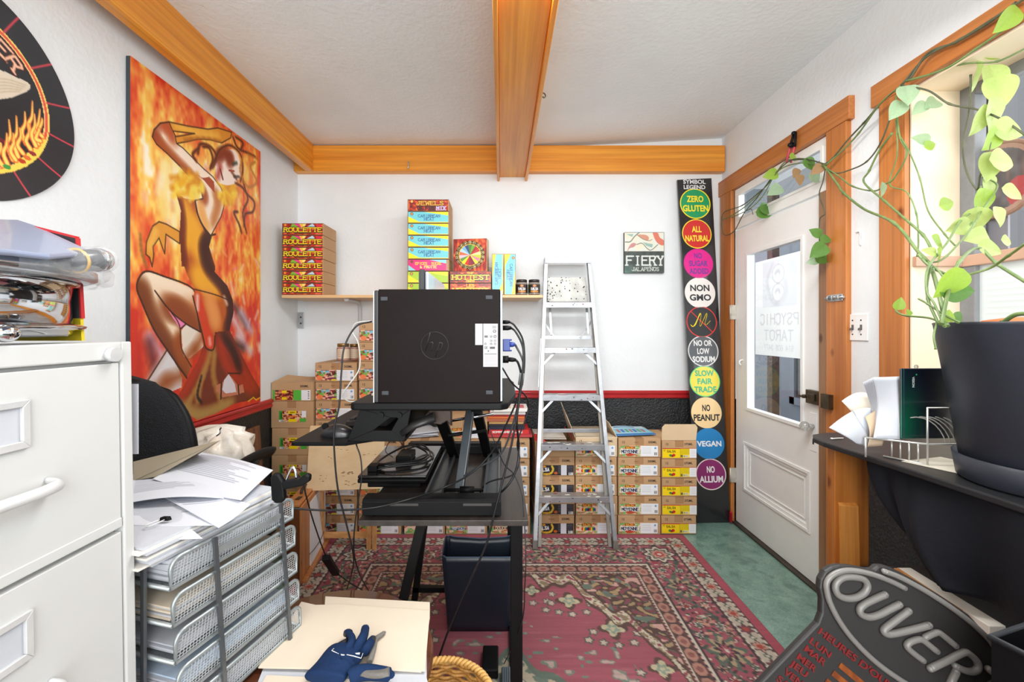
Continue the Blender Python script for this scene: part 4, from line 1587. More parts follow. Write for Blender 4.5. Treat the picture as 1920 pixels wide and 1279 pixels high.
def pu(px, py):
    """photo pixel on the canvas plane -> canvas coordinates in metres, x from the near edge, y down from the top"""
    p = WX(px, py, PX)
    return (p.y - PY0, PZ1 - p.z)


def A(*pts):
    return [pu(230 + x / 4.263, 200 + y / 4.263) for x, y in pts]


def B(*pts):
    return [pu(230 + x / 3.996, 480 + y / 3.996) for x, y in pts]


def painting():
    w, h = PY1 - PY0, PZ1 - PZ0
    c = Cv(330, 548, w, h, (236, 110, 40))
    n1 = vnoise(c.h, c.w, 9, 12, 1) * .5 + vnoise(c.h, c.w, 22, 34, 2) * .3 + vnoise(c.h, c.w, 60, 70, 3) * .2
    n2 = vnoise(c.h, c.w, 5, 6, 4) * .6 + vnoise(c.h, c.w, 16, 30, 5) * .4
    red, org, yel, cream = [np.array(q, float) for q in ((212, 48, 26), (240, 120, 56), (252, 208, 96), (253, 244, 220))]
    v = c.Y / h
    t = np.clip(n1 * 1.5 - .34 + .3 * np.exp(-((c.X / w - .32) / .25) ** 2 - ((v - .3) / .2) ** 2) * 2 - 1.1 * np.clip(v - .42, 0, 1), 0, 1)[..., None]
    col = np.where(t < .35, red + (org - red) * t / .35, np.where(t < .7, org + (yel - org) * (t - .35) / .35, yel + (cream - yel) * (t - .7) / .3))
    c.a[:] = col
    # broad strokes
    rs = random.Random(3)
    for k in range(130):
        x, y = rs.uniform(0, w), rs.uniform(0, h)
        f = y / h
        cc = rs.choice([(246, 170, 60), (226, 80, 40), (250, 210, 90), (240, 130, 60), (214, 60, 30)] if f < .5 else [(206, 40, 24), (222, 70, 36), (190, 30, 20), (230, 90, 50)])
        an = rs.uniform(1.2, 1.9) if f < .5 else rs.uniform(1.3, 1.8)
        L = rs.uniform(.06, .25)
        c.line([(x, y), (x + L * math.cos(an) * .5, y + L * math.sin(an))], rs.uniform(.012, .04), cc, .5, True)
    for k in range(16):                            # pale light behind the shoulder
        x0, y0 = rs.uniform(300, 440), rs.uniform(330, 700)
        c.line(A((x0, y0), (x0 + rs.uniform(-20, 30), y0 + rs.uniform(120, 300))), .035, rs.choice([(253, 246, 222), (250, 226, 130), (252, 236, 180)]), .6, True)
    for k in range(26):                            # pink, white and violet dabs lower right
        x, y = rs.uniform(w * .55, w), rs.uniform(h * .42, h * .78)
        c.line([(x, y), (x + rs.uniform(-.03, .05), y + rs.uniform(.01, .07))], rs.uniform(.012, .03), rs.choice([(250, 220, 220), (246, 190, 120), (240, 110, 150), (250, 236, 200)]), .6, True)
    for x0, y0, x1, y1, cc in ((840, 380, 930, 520, (70, 50, 60)), (830, 470, 900, 600, (220, 210, 226)), (890, 420, 960, 560, (200, 190, 214)), (860, 600, 960, 720, (206, 196, 214)), (850, 660, 900, 690, (40, 30, 40)), (200, 600, 300, 760, (220, 190, 210)), (200, 650, 240, 840, (90, 40, 50))):
        (a, b), = B((x0, y0)); (a2, b2), = B((x1, y1))
        c.line([(a, b), (a2, b2)], .045, cc, .75, True)
    skin, brn, dk = (248, 226, 200), (156, 76, 30), (58, 26, 14)
    # lower leg, then thigh and shin
    P = B((165, 970), (240, 850), (335, 700), (420, 850), (445, 920), (440, 985), (330, 1030), (250, 1020))
    c.fill(P, (226, 222, 226)); c.line(B((260, 1000), (330, 940), (430, 900)), .06, brn, .8, True); c.line(B((190, 930), (320, 720)), .03, (206, 180, 170), .7, True)
    P = B((440, 560), (470, 515), (580, 570), (605, 680), (500, 770), (450, 750)); c.fill(P, (236, 224, 210)); c.line(B((600, 600), (540, 700), (470, 770)), .05, brn, .8, True)
    c.fill(B((345, 410), (480, 500), (430, 560)), (240, 130, 180)); c.line(B((430, 550), (480, 505)), .008, dk)
    P = B((105, 240), (125, 160), (180, 115), (300, 150), (530, 248), (560, 440), (582, 570), (470, 505), (350, 405), (320, 380), (440, 560), (440, 690), (460, 760), (515, 830), (480, 915), (420, 850), (330, 700), (230, 545), (140, 340))
    c.fill(P, (206, 140, 92))
    c.line(B((150, 150), (280, 175), (500, 260)), .075, skin, .95, True, 4, P); c.line(B((190, 250), (290, 380), (360, 470), (400, 560)), .06, (244, 220, 190), .9, True, 4, P)
    c.line(B((120, 230), (150, 340), (240, 540), (340, 700), (470, 890)), .07, (120, 56, 22), .9, True, 4, P); c.line(B((330, 380), (430, 420), (560, 540)), .08, (140, 66, 26), .85, True, 4, P); c.line(B((430, 600), (430, 700), (480, 820)), .05, brn, .8, True, 4, P)
    c.line(B((240, 260), (350, 405), (470, 505), (582, 570)), .007, dk, curve=4); c.line(B((582, 570), (560, 440), (530, 250), (300, 150), (180, 115), (125, 160), (105, 240), (140, 340), (230, 545), (330, 700), (480, 915)), .008, dk, curve=4); c.line(B((350, 405), (425, 520), (440, 690), (515, 830)), .006, dk, curve=4); c.line(B((165, 970), (240, 850), (335, 700)), .007, dk)
    # gown tail
    P = B((600, 680), (560, 790), (480, 930), (400, 1080), (430, 1150), (560, 1230), (700, 1180), (830, 1110), (1030, 1060), (1030, 1000), (960, 880), (900, 760), (800, 555), (700, 560))
    c.fill(P, (112, 40, 18))
    for a in (((660, 690), (600, 900), (470, 1130)), ((690, 700), (680, 900), (740, 1100)), ((640, 740), (580, 950), (560, 1100))):
        c.line(B(*a), .03, (176, 128, 60), .8, True, 4, P)
    for a in (((720, 640), (800, 850), (960, 1010)), ((780, 640), (880, 820), (1000, 1000)), ((610, 720), (520, 900), (430, 1060))):
        c.line(B(*a), .05, (176, 48, 22), .8, True, 4, P)
    c.line(B((760, 600), (830, 720), (880, 850)), .04, (46, 18, 10), .8, True, 4, P); c.line(B((450, 1130), (560, 1190), (700, 1150), (820, 1090)), .05, (176, 140, 74), .8, True, 4, P); c.line(B((590, 900), (560, 1040), (590, 1100)), .012, (30, 16, 12), .9, True, 4)
    P = B((700, 970), (745, 950), (790, 885), (830, 925), (865, 975), (900, 960), (910, 1020), (860, 1040), (750, 1060), (700, 1010)); c.fill(P, (196, 120, 90)); c.fill(B((745, 1000), (760, 930), (795, 885), (840, 960), (850, 1020), (770, 1030)), (222, 216, 226))
    c.line(B((740, 950), (735, 1070)), .012, dk); c.line(B((865, 970), (870, 1030)), .012, dk); c.line(B((790, 880), (880, 880)), .008, dk)
    # gown body
    P = A((425, 690), (500, 735), (585, 745), (590, 840), (620, 920), (670, 1000), (712, 1040), (690, 1120), (715, 1200), (740, 1279)) + B((690, 120), (785, 225), (825, 330), (830, 430), (800, 560), (690, 570), (690, 640), (680, 700), (620, 690), (600, 600), (560, 450), (525, 330), (540, 250), (490, 160), (462, 80)) + A((470, 1279), (455, 1000), (465, 830))
    c.fill(P, (186, 88, 26))
    for a in (A((480, 780), (500, 950), (520, 1100)), A((560, 900), (600, 1060), (620, 1200)), B((560, 120), (600, 200), (700, 260))):
        c.line(a, .07, (240, 170, 40), .8, True, 4, P)
    c.line(A((440, 720), (470, 900), (470, 1100), (490, 1279)), .04, (110, 36, 14), .9, True, 4, P); c.line(A((705, 1040), (660, 1120), (690, 1279)) + B((760, 230), (815, 350), (820, 450), (790, 560)), .06, (60, 18, 10), .9, True, 4, P)
    c.line(B((560, 300), (590, 420), (640, 600), (650, 680)), .045, (214, 60, 30), .85, True, 4, P); c.line(B((640, 300), (680, 420), (700, 520)), .06, (232, 150, 80), .7, True, 4, P); c.line(B((560, 300), (560, 400)), .02, (240, 226, 220), .8, True, 3, P); c.line(B((760, 310), (780, 360)), .02, (250, 220, 190), .8, True); c.line(B((650, 620), (655, 660)), .02, (250, 190, 190), .8, True)
    c.line(B((540, 250), (640, 275), (720, 300), (790, 330)), .006, dk, curve=3); c.line(B((525, 300), (560, 440), (600, 600), (625, 690), (680, 700), (690, 600)), .008, dk, curve=3)
    # near arm with long glove
    P = A((455, 1000), (350, 940), (290, 920), (240, 955), (190, 1080), (185, 1180), (215, 1205), (235, 1279), (248, 1180), (240, 1120), (290, 1050), (335, 1175), (345, 1020), (455, 1095)); c.fill(P, (226, 152, 52)); c.line(P + [P[0]], .006, (80, 44, 16)); c.line(A((260, 1000), (220, 1120)), .03, (246, 190, 90), .7, True, 2, P)
    c.line(A((140, 1020), (150, 1150), (190, 1279)), .012, (150, 100, 40), .8, True, 3)
    # raised arm and bare back
    P = A((236, 240), (250, 185), (300, 132), (370, 122), (400, 190), (425, 240), (430, 295), (480, 330), (560, 410), (650, 500), (720, 560), (780, 640), (805, 700), (810, 790), (785, 880), (730, 985), (700, 1040), (660, 995), (620, 920), (590, 840), (580, 750), (640, 735), (620, 640), (540, 570), (450, 470), (350, 370), (270, 300))
    c.fill(P, (248, 228, 208))
    c.line(A((250, 240), (290, 300), (400, 420), (540, 560), (630, 680), (640, 740)), .05, (168, 78, 34), .9, True, 4, P); c.line(A((300, 140), (360, 140), (400, 260)), .05, (186, 80, 36), .8, True, 3, P); c.line(A((245, 230), (260, 170)), .04, (150, 60, 26), .8, True, 2, P); c.line(A((740, 680), (760, 780), (720, 940)), .04, (196, 120, 60), .8, True, 4, P); c.line(A((620, 780), (640, 880), (680, 980)), .04, (236, 170, 90), .7, True, 4, P)
    c.line(P + [P[0]], .006, dk)
    c.fill(A((590, 540), (640, 570), (690, 560), (730, 600), (735, 690), (700, 650), (650, 590)), (170, 70, 34))
    # upper glove
    P = A((370, 122), (520, 155), (680, 180), (760, 170), (870, 205), (862, 250), (790, 290), (700, 265), (600, 260), (520, 278), (430, 295), (420, 240), (575, 215), (400, 195)); c.fill(P, (224, 146, 42)); c.line(A((430, 160), (600, 210), (760, 230)), .035, (246, 186, 70), .8, True, 3, P); c.line(P + [P[0]], .006, (80, 44, 16)); c.line(A((500, 270), (650, 262), (780, 285)), .02, (170, 100, 24), .8, True, 3, P)
    # feather collar
    for a, b, R in (((430, 560), (640, 700), 60), ((800, 640), (880, 760), 50)):
        for k in range(R):
            x, y = rs.uniform(a[0], b[0]), rs.uniform(a[1], b[1])
            if a[0] < 500 and (y - 560) < (x - 560) * .9 - 20:
                continue
            an = rs.uniform(0, 6.28)
            c.line(A((x, y), (x + 55 * math.cos(an), y + 55 * math.sin(an))), .022, rs.choice([(250, 206, 40), (236, 170, 24), (246, 220, 90), (220, 140, 20)]), .85, True)
    # face and hair
    c.fill(A((740, 480), (760, 400), (830, 340), (905, 360), (940, 450), (945, 540), (900, 610), (830, 628), (760, 595)), (250, 232, 220), curve=3)
    c.line(A((755, 420), (800, 370), (860, 400), (850, 450)), .045, (130, 44, 20), .85, True, 3); c.line(A((780, 480), (760, 560)), .03, (176, 60, 50), .9, True); c.line(A((780, 500), (800, 580)), .012, (120, 30, 30)); c.line(A((870, 520), (910, 580)), .016, (110, 40, 24), .9, True); c.line(A((880, 460), (910, 450)), .016, (30, 50, 40), .9, True); c.line(A((890, 560), (930, 560)), .012, (40, 30, 24), .9, True); c.line(A((850, 510), (890, 515)), .01, (160, 60, 40))
    for a in (((720, 490), (750, 400), (700, 320), (620, 300), (600, 380)), ((700, 500), (740, 420), (780, 340), (860, 310), (940, 380), (960, 500), (940, 600)), ((640, 320), (690, 330), (720, 420), (700, 490)), ((900, 610), (960, 650), (1000, 740), (960, 850), (990, 1010)), ((960, 580), (990, 690), (1050, 760), (1040, 840), (980, 860), (970, 960)), ((920, 840), (890, 850), (930, 940), (950, 1010)), ((880, 240), (920, 330), (1000, 370), (1060, 400)), ((900, 240), (960, 290), (940, 350)), ((590, 440), (560, 380), (610, 330))):
        c.line(A(*a), .013, (120, 50, 22), .85, True, 5); c.line(A(*a), .004, (50, 22, 14), 1, False, 5)
    for a in (((960, 400), (940, 520), (1000, 640), (1070, 600), (1020, 480), (1060, 440)), ((1000, 380), (1080, 420))):
        c.line(A(*a), .014, (190, 120, 40), .8, True, 5)
    c.line(A((580, 760), (600, 860), (640, 950), (700, 1030)), .01, (60, 30, 10), 1, False, 4); c.line(A((700, 1030), (740, 1020)), .01, (60, 30, 10))
    c.line(B((940, 1090), (980, 1060), (1000, 1080), (1030, 1060)), .007, (230, 190, 50))
    return c, w, h


t = thing('canvas_painting', 'tall fiery orange canvas of a dancer in a gown on the left wall', 'painting', (PX, 2.166, PZ0))
MB().box(XL + .001, PX - .0006, PY0, PY1, PZ0, PZ1).build('stretcher', M('dark_canvas_edge', (52, 60, 68), .7, var=(12, .1)), t, bevel=.002)
c, w, h = painting()
me = c.mesh('painted_face', lambda x, y: (0 * x + .0004, PY0 + x - 2.166, PZ1 - y - PZ0), painted('varnished_paint', .45, coat=.1, bump=(120, .05)))
link('painted_face', me, t)

# ================================================================ ROUND POSTER ON THE LEFT WALL
RC, RYC, RZC = .312, 1.18, 2.02


def ru(px, py):
    p = WX(px, py, XL + .006)
    return (p.y - RYC + RC, RZC + RC - p.z)


def R(*pts):
    return [ru(*p) for p in pts]


c = Cv(230, 230, RC * 2, RC * 2, (44, 48, 54))
cx = cy = RC
rr = .226
c.ell(cx, cy, rr + .009, rr + .009, (248, 214, 110)); c.ell(cx, cy, rr + .004, rr + .004, (226, 84, 70)); c.ell(cx, cy, rr - .004, rr - .004, (250, 206, 130)); c.ell(cx, cy, rr - .008, rr - .008, (40, 44, 50))
for k in range(15):
    a = 2 * math.pi * (k + .35) / 15
    c.line([(cx + (rr + .008) * math.cos(a), cy + (rr + .008) * math.sin(a)), (cx + RC * math.cos(a), cy + RC * math.sin(a))], .005, (214, 70, 84))
c.fill(R((-40, 128), (0, 131), (25, 142), (52, 154), (58, 163), (50, 172), (25, 182), (0, 186), (-40, 184)), (222, 208, 188), curve=3)
for k in range(5):
    c.line(R((-40, 150 + k * 7), (10, 148 + k * 6), (50 - k * 3, 160 + k * 3)), .003, (190, 170, 140), .8, False, 3)
c.fill(R((-40, 330), (0, 318), (25, 310), (55, 285), (72, 270), (84, 254), (86, 268), (74, 294), (50, 312), (25, 322), (0, 326)), (250, 214, 90))
rs = random.Random(5)
for (x0, y0, x1, y1) in ((62, 262, 62, 190), (50, 270, 48, 210), (25, 300, 18, 225), (35, 296, 32, 218), (72, 270, 76, 205), (80, 256, 80, 222), (15, 308, 14, 250), (44, 288, 38, 240), (58, 280, 56, 232), (68, 274, 66, 214), (5, 310, 2, 262), (30, 300, 26, 250), (76, 264, 74, 240)):
    mx, my = (x0 + x1) / 2, (y0 + y1) / 2
    P = [(x0, y0), (mx - 7, my + 8), (mx - 1, my - 8), (x1, y1)]
    P2 = [(p.x, p.y) for p in spline([(x, y, 0) for x, y in R(*P)], 6)]
    n = len(P2)
    for i in range(n - 1):
        c.line(P2[i:i + 2], .014 * (1 - i / n) + .003, (226, 96, 50))
    for i in range(n - 1):
        c.line(P2[i:i + 2], .009 * (1 - i / n) + .001, (250, 220, 110))
for x, y, cc in ((14, 313, (60, 150, 70)), (42, 302, (190, 60, 40)), (62, 288, (150, 50, 60)), (52, 296, (226, 110, 60)), (2, 262, (110, 40, 50))):
    a, b = ru(x, y)
    c.ell(a, b, .011, .007, cc)
for k, ch in enumerate('TER'[::-1]):
    th = -.79 - k * .225
    c.text(ch, cx + .188 * math.cos(th), cy + .188 * math.sin(th), .042, (70, 20, 16), .046, sw=.3, serif=True, rot=th + math.pi / 2)
    c.text(ch, cx + .188 * math.cos(th), cy + .188 * math.sin(th), .038, (244, 190, 160), .044, sw=.2, serif=True, rot=th + math.pi / 2)
outside = np.hypot(c.X - cx, c.Y - cy) / RC
SX = np.where(outside > 1, (c.X - cx) / outside + cx, c.X)
SY = np.where(outside > 1, (c.Y - cy) / outside + cy, c.Y)
me = c.mesh('wheel_poster', lambda x, y: (XL + .004 + .010 * (np.hypot(SX - cx, SY - cy) / RC) ** 6 * (.5 + .5 * np.sin(3 * np.arctan2(SY - cy, SX - cx))), RYC - RC + SX, RZC + RC - SY), painted('vinyl_poster', .28, coat=.35))
o = link('wheel_poster', me, None)
tag(o, 'round black poster with flames inside a red ring, high on the left wall', 'poster')

# ================================================================ SMALL SIGN AND LEGEND BOARD ON THE BACK WALL
fx0, fx1, fz0, fz1 = xat(1171, 3.12), xat(1245.5, 3.12), 1.752, 2.048
t = thing('canvas_sign', 'small square pepper picture with white lettering on the back wall', 'sign', ((fx0 + fx1) / 2, YB, fz0))
MB().box(fx0, fx1, 3.1215, YB - .001, fz0, fz1).build('stretcher', M('dark_sign_edge', (52, 44, 40), .7, var=(20, .2)), t, bevel=.001)
w, h = fx1 - fx0, fz1 - fz0
c = Cv(150, 150, 95, 96, (226, 226, 216))
n = vnoise(150, 150, 12, 12, 6)[..., None]
c.a[:] = np.array((216, 224, 222.)) + (np.array((232, 222, 196.)) - np.array((216, 224, 222.))) * n
m_ = (c.Y > 45)[..., None]
c.a[:] = np.where(m_, np.array((70, 78, 76.)) + 26 * (n - .5) + np.array((20, 50, 40.)) * np.clip((c.Y - 70) / 26, 0, 1)[..., None] * np.clip(1 - c.X / 40, 0, 1)[..., None], c.a)
c.fill([(68, 0), (80, 2), (84, 12), (95, 20), (94, 30), (86, 30), (76, 22), (70, 10)], (214, 120, 100), curve=3); c.fill([(32, 6), (50, 6), (58, 12), (56, 19), (44, 15)], (206, 146, 120), curve=3); c.fill([(28, 28), (22, 25), (14, 29), (8, 40), (6, 48), (12, 38), (22, 35)], (196, 140, 140), curve=3)
c.fill([(44, 23), (56, 26), (68, 28), (66, 36), (52, 32)], (146, 182, 172)); c.fill([(4, 4), (22, 4), (18, 11)], (150, 186, 180))
c.line([(2, 23), (14, 22), (24, 10), (36, 0)], 2.4, (120, 130, 128), 1, False, 4); c.line([(29, 29), (42, 26), (54, 38), (64, 42), (80, 29)], 1.6, (100, 104, 100), 1, False, 4); c.line([(30, 6), (44, 16), (58, 20), (66, 17)], 1.4, (130, 120, 110), 1, False, 4)
c.text('FIERY', 49, 67, 21, (216, 222, 218), 92, sw=.17, serif=True); c.text('JALAPENOS', 50, 87, 8, (206, 214, 206), 66, sw=.16, serif=True); c.line([(60, 81), (62, 80), (64, 81)], 1, (206, 214, 206))
c.rect(0, 0, 95, .8, (90, 80, 70)); c.rect(94.2, 0, 95, 96, (90, 80, 70))
me = c.mesh('printed_face', lambda x, y: (x / 95 * w - w / 2, 0 * x + 3.1208 - YB, h - y / 96 * h), painted('matt_print', .6))
link('printed_face', me, t)

# legend board: leans on the wall and a little to the left
bl = Vector((1.352, 2.965, .004))
br = Vector((1.588, 2.972, .004))
tl = Vector((xat(1270.5, 3.12), 3.122, 1.34 + 281 * 3.12 / F))
t = thing('legend_board', 'tall black board with ten coloured discs leaning in the corner by the door', 'sign', (bl + br) / 2)
U, V = (br - bl).normalized(), (tl - bl).normalized()
N = U.cross(V).normalized()


def on_board(px, py, off=.0006):
    d = Vector(((px - CX) / F, 1, -(py - CY) / F))
    o_ = Vector((0, 0, CAMH))
    k = (bl - o_).dot(N) / d.dot(N)
    return o_ + d * k + N * off


m = MB()
m.prism([bl, br, on_board(1334, 334, 0), tl], -N * .012)
m.build('panel', M('glossy_black_panel', (30, 31, 34), .3, var=(5, .15), coat=.4), t, bevel=.001)


discs = [((1303.5, 382), 29, (22, 150, 92), (246, 222, 40), ('ZERO', 'GLUTEN'), (246, 222, 40)), ((1306.5, 438.5), 28, (206, 40, 36), (240, 214, 50), ('ALL', 'NATURAL'), (246, 222, 60)), ((1309.5, 494), 28, (224, 20, 140), (210, 30, 140), ('NO', 'SUGAR', 'ADDED'), (110, 50, 150)),
         ((1312.5, 549), 29, (236, 232, 228), (236, 232, 228), ('NON', 'GMO'), (40, 42, 46)), ((1315.5, 603.5), 29, (34, 35, 38), (214, 50, 46), (), (240, 214, 30)), ((1318.5, 658.5), 29, (92, 96, 102), (226, 226, 226), ('NO OR', 'LOW', 'SODIUM'), (240, 240, 240)),
         ((1321.5, 715), 29, (240, 224, 84), (110, 220, 130), ('SLOW', 'FAIR', 'TRADE'), (60, 184, 140)), ((1324.5, 774), 29, (246, 214, 160), (246, 214, 160), ('NO', 'PEANUT'), (40, 40, 44)), ((1329.5, 832), 29, (30, 130, 196), (30, 130, 196), ('VEGAN',), (240, 240, 244)), ((1333, 889.5), 29, (136, 36, 104), (240, 220, 220), ('NO', 'ALLIUM'), (240, 236, 240))]
dk = ['green', 'red', 'magenta', 'white', 'crossed out', 'grey', 'yellow', 'peach', 'blue', 'purple']


def flat(rgb):
    return M('print_%d_%d_%d' % rgb, rgb, .38, var=(6, .03), coat=.2)


for k, ((px, py), r, fc, rc, lines, tcol) in enumerate(discs):
    c0 = on_board(px, py)
    R_ = r * c0.y / F
    m = MB()
    ring = [c0 + U * (R_ * math.cos(a)) + V * (R_ * math.sin(a)) for a in [2 * math.pi * i / 48 for i in range(48)]]
    inner = [c0 + (p - c0) * .93 for p in ring]
    for i in range(48):
        m.add([ring[i], ring[(i + 1) % 48], inner[(i + 1) % 48], inner[i]], [(0, 1, 2, 3)], 0)
    m.poly([c0 + (p - c0) * .935 + N * .0002 for p in ring], 1)
    o = m.build('disc', [flat(rc), flat(fc)], t)
    o['label'] = dk[k] + ' disc'
    m = MB()
    n = len(lines)
    sz = R_ * {1: .34, 2: .40, 3: .36}.get(n, .3)
    for i, s_ in enumerate(lines):
        oy = ((n - 1) / 2 - i) * R_ * {2: .62, 3: .52}.get(n, 0)
        wd = R_ * {'ZERO': 1.1, 'GLUTEN': 1.66, 'ALL': .66, 'NATURAL': 1.6, 'NO': .52, 'SUGAR': 1.28, 'ADDED': 1.3, 'NON': 1.26, 'GMO': 1.4, 'NO OR': 1.2, 'LOW': .8, 'SODIUM': 1.46, 'SLOW': 1.24, 'FAIR': .98, 'TRADE': 1.46, 'PEANUT': 1.72, 'VEGAN': 1.6, 'ALLIUM': 1.55}[s_]
        put_text(m, s_, c0 + V * oy + N * .001, U, V, sz, .045, fit=wd)
    if k == 4:
        M_pts = [(-.74, -.18), (-.6, -.3), (-.42, -.12), (-.1, .5), (-.02, .44), (-.14, -.2), (-.06, -.22), (.3, .5), (.36, .44), (.2, -.1), (.26, -.2), (.4, -.1), (.56, .06)]
        m.tube(spline([c0 + U * (x * R_) + V * (y * R_) + N * .001 for x, y in M_pts], 5), [.0035 + .003 * abs(math.sin(i * .5)) for i in range(len(M_pts) * 5 - 4)], 6, flat=.25)
        m.bar(c0 + (V - U) * (R_ * .68) + N * .0015, c0 - (V - U) * (R_ * .68) + N * .0015, .006, .001, N, 1)
    m.build('disc_lettering', [flat(tcol), flat((214, 50, 46))], t)
m = MB()
for i, s_ in enumerate(('SYMBOL', 'LEGEND')):
    put_text(m, s_, on_board(1301.8 + i * .3, 341 + i * 10, .001), U, V, .030, .04, fit=[.165, .16][i])
m.build('title_lettering', flat((226, 226, 228)), t)
# ================================================================ FILING CABINET
cab_m = M('cream_enamel', (206, 207, 206), .38, var=(2, .02), coat=.15)
cx0, cx1, cy0, cy1, ct = -1.38, -.69, .35, .803, 1.298
t = thing('filing_cabinet', 'cream steel filing cabinet filling the left edge of the view', 'cabinet', (-1.03, .577, 0))
t.location = (-1.03, .577, 0)
t.rotation_euler = (0, math.radians(-.9), 0)
m = MB()
m.box(cx0, cx1 - .02, cy0, cy1, .0, ct)
m.box(cx1 - .02, cx1, cy1 - .021, cy1, .0, ct).box(cx1 - .02, cx1, cy0, cy0 + .021, .0, ct).box(cx1 - .02, cx1, cy0 + .021, cy1 - .021, ct - .032, ct).box(cx1 - .02, cx1, cy0 + .021, cy1 - .021, 0, .04)
m.build('body', cab_m, t, bevel=.0025)
alu = M('satin_aluminium', (222, 223, 224), .35, metal=.35, var=(20, .08))
dh = (ct - .032 - .04) / 4
for k in range(4):
    z0 = .04 + k * dh
    m = MB()
    m.box(cx1 - .022, cx1 - .003, cy0 + .024, cy1 - .024, z0 + .003, z0 + dh - .006)
    m.box(cx1 - .004, cx1 - .001, cy0 + .024, cy1 - .024, z0 + .003, z0 + .02)
    d = m.build('drawer', cab_m, t, bevel=.002)
    yc, zc = .577, z0 + dh * .60
    m = MB()
    a, b = (.082, .04)
    o_ = [(yc - .05, zc + .005), (yc + .05, zc + .005), (yc + .05, zc + .075), (yc - .05, zc + .075)]
    i_ = [(yc - .04, zc + .016), (yc + .04, zc + .016), (yc + .04, zc + .065), (yc - .04, zc + .065)]
    for q in range(4):
        r = (q + 1) % 4
        m.prism([(cx1 - .003, *o_[q]), (cx1 - .003, *o_[r]), (cx1 - .003, *i_[r]), (cx1 - .003, *i_[q])], (.006, 0, 0))
    m.build('label_holder', alu, d, bevel=.001)
    MB().box(cx1 - .003, cx1 - .0022, yc - .04, yc + .04, zc + .016, zc + .065).build('card', paper_m, d)
    m = MB()
    zh = zc - .055
    m.tube(spline([(cx1 - .003, yc - .078, zh), (cx1 + .018, yc - .074, zh - .002), (cx1 + .024, yc - .05, zh - .004), (cx1 + .025, yc, zh - .004), (cx1 + .024, yc + .05, zh - .004), (cx1 + .018, yc + .074, zh - .002), (cx1 - .003, yc + .078, zh)], 5), .0085, 10, flat=.6)
    m.build('handle', alu, d)
m = MB()
m.cyl((cx1 - .001, cy1 - .045, ct - .022), (cx1 + .012, cy1 - .045, ct - .022), .0125, n=24)
m.build('lock', alu, t)
m = MB()
m.sph((cx1 + .0, .62, .715), .004, .012, .012, 14, 8)
m.build('badge', alu, t)
t.location = (-1.012, .577, .0145)

o = MB().box(-.80, -.700, .826, .8275, 1.10, 1.235).build('note_sheet', paper_m)
tag(o, 'white sheet sticking out behind the far edge of the filing cabinet', 'paper')
o2 = MB().poly([(-.80, .826, 1.10), (-.80, .815, 1.10), (-.80, .815, 1.235), (-.80, .826, 1.235)])

# ---------------------------------------------------------------- things on the cabinet
chrome = M('mirror_chrome', (216, 218, 222), .06, metal=1.0, var=(3, .03))
T = 1.3185
pc = Vector((-.935, .612, T + .010))
t = thing('chafing_dish', 'large round chrome chafing dish on the filing cabinet', 'serving dish', pc)
m = MB()
m.lathe(pc, [(.0, .003), (.19, .003), (.226, .0), (.230, .004), (.232, .010), (.246, .012), (.248, .016), (.240, .020), (.230, .022), (.228, .060), (.231, .084), (.238, .086), (.240, .091), (.230, .093), (0, .093)], 72)
m.build('pan', chrome, t)
m = MB()
for a in (-.05, 2.4, 4.3):
    q = pc + Vector((.240 * math.cos(a), .240 * math.sin(a), .0065))
    m = MB()
    m.sph(q, .0165, .0165, .013, 14, 10)
    m.cyl(q, q + Vector((0, 0, .012)), .007)
    m.build('ball_foot', chrome, t)
lid = thing('wrapped_tray', 'round steel tray wrapped in clear plastic on the chafing dish', 'tray', pc + Vector((.0, 0, .094)))
m = MB()
m.lathe(pc, [(0, .094), (.25, .094), (.262, .099), (.262, .112), (.25, .117), (.20, .121), (.12, .123), (0, .124)], 72)
m.build('tray_disc', M('brushed_steel', (190, 196, 204), .22, metal=.95, var=(8, .12)), lid)
clear = M('clear_plastic', (236, 240, 244), .12, alpha=.2, var=(40, .1), bump=(26, .9), coat=.4)
rs = random.Random(4)
m = MB()


def wrapf(u, v):
    a = 2 * math.pi * u
    ww = .010 * math.sin(7 * a) + .008 * math.sin(17 * a + 1) + .006 * math.sin(29 * a)
    prof = [(.250 + ww * .5, .088), (.264 + ww * .5, .094), (.266 + ww * .8, .112), (.258, .123), (.20, .127 + ww * .1), (.08, .128)]
    f = v * 4.999
    i = int(f)
    r = prof[i][0] + (prof[i + 1][0] - prof[i][0]) * (f - i)
    z = prof[i][1] + (prof[i + 1][1] - prof[i][1]) * (f - i)
    ext = .022 * max(0, math.cos(a - .55)) ** 12
    return pc + Vector(((r + ext) * math.cos(a), (r + ext) * math.sin(a), z + .002 * math.sin(13 * a + 9 * v)))


m.surf(wrapf, 120, 18, closed_u=True)
m.build('plastic_wrap', clear, lid)
# blue-grey folded panel lying on the lid, and a wrapped flask at its end
t = thing('folded_panel', 'blue grey folded plastic panel lying slanted on the wrapped tray', 'panel', pc + Vector((0, 0, .2)))
P = lambda px, py, Y: W(px, py, Y)
m = MB()
pA, pB, pC = P(-60, 408, .64), P(166, 468, .74), P(-60, 462, .47)
pn = (pB - pA).cross(pC - pA).normalized()


def PQ(px, py, off=0):
    d = W(px, py, 1) - Vector((0, 0, CAMH))
    return Vector((0, 0, CAMH)) + d * ((pA - Vector((0, 0, CAMH))).dot(pn) / d.dot(pn)) + pn * off


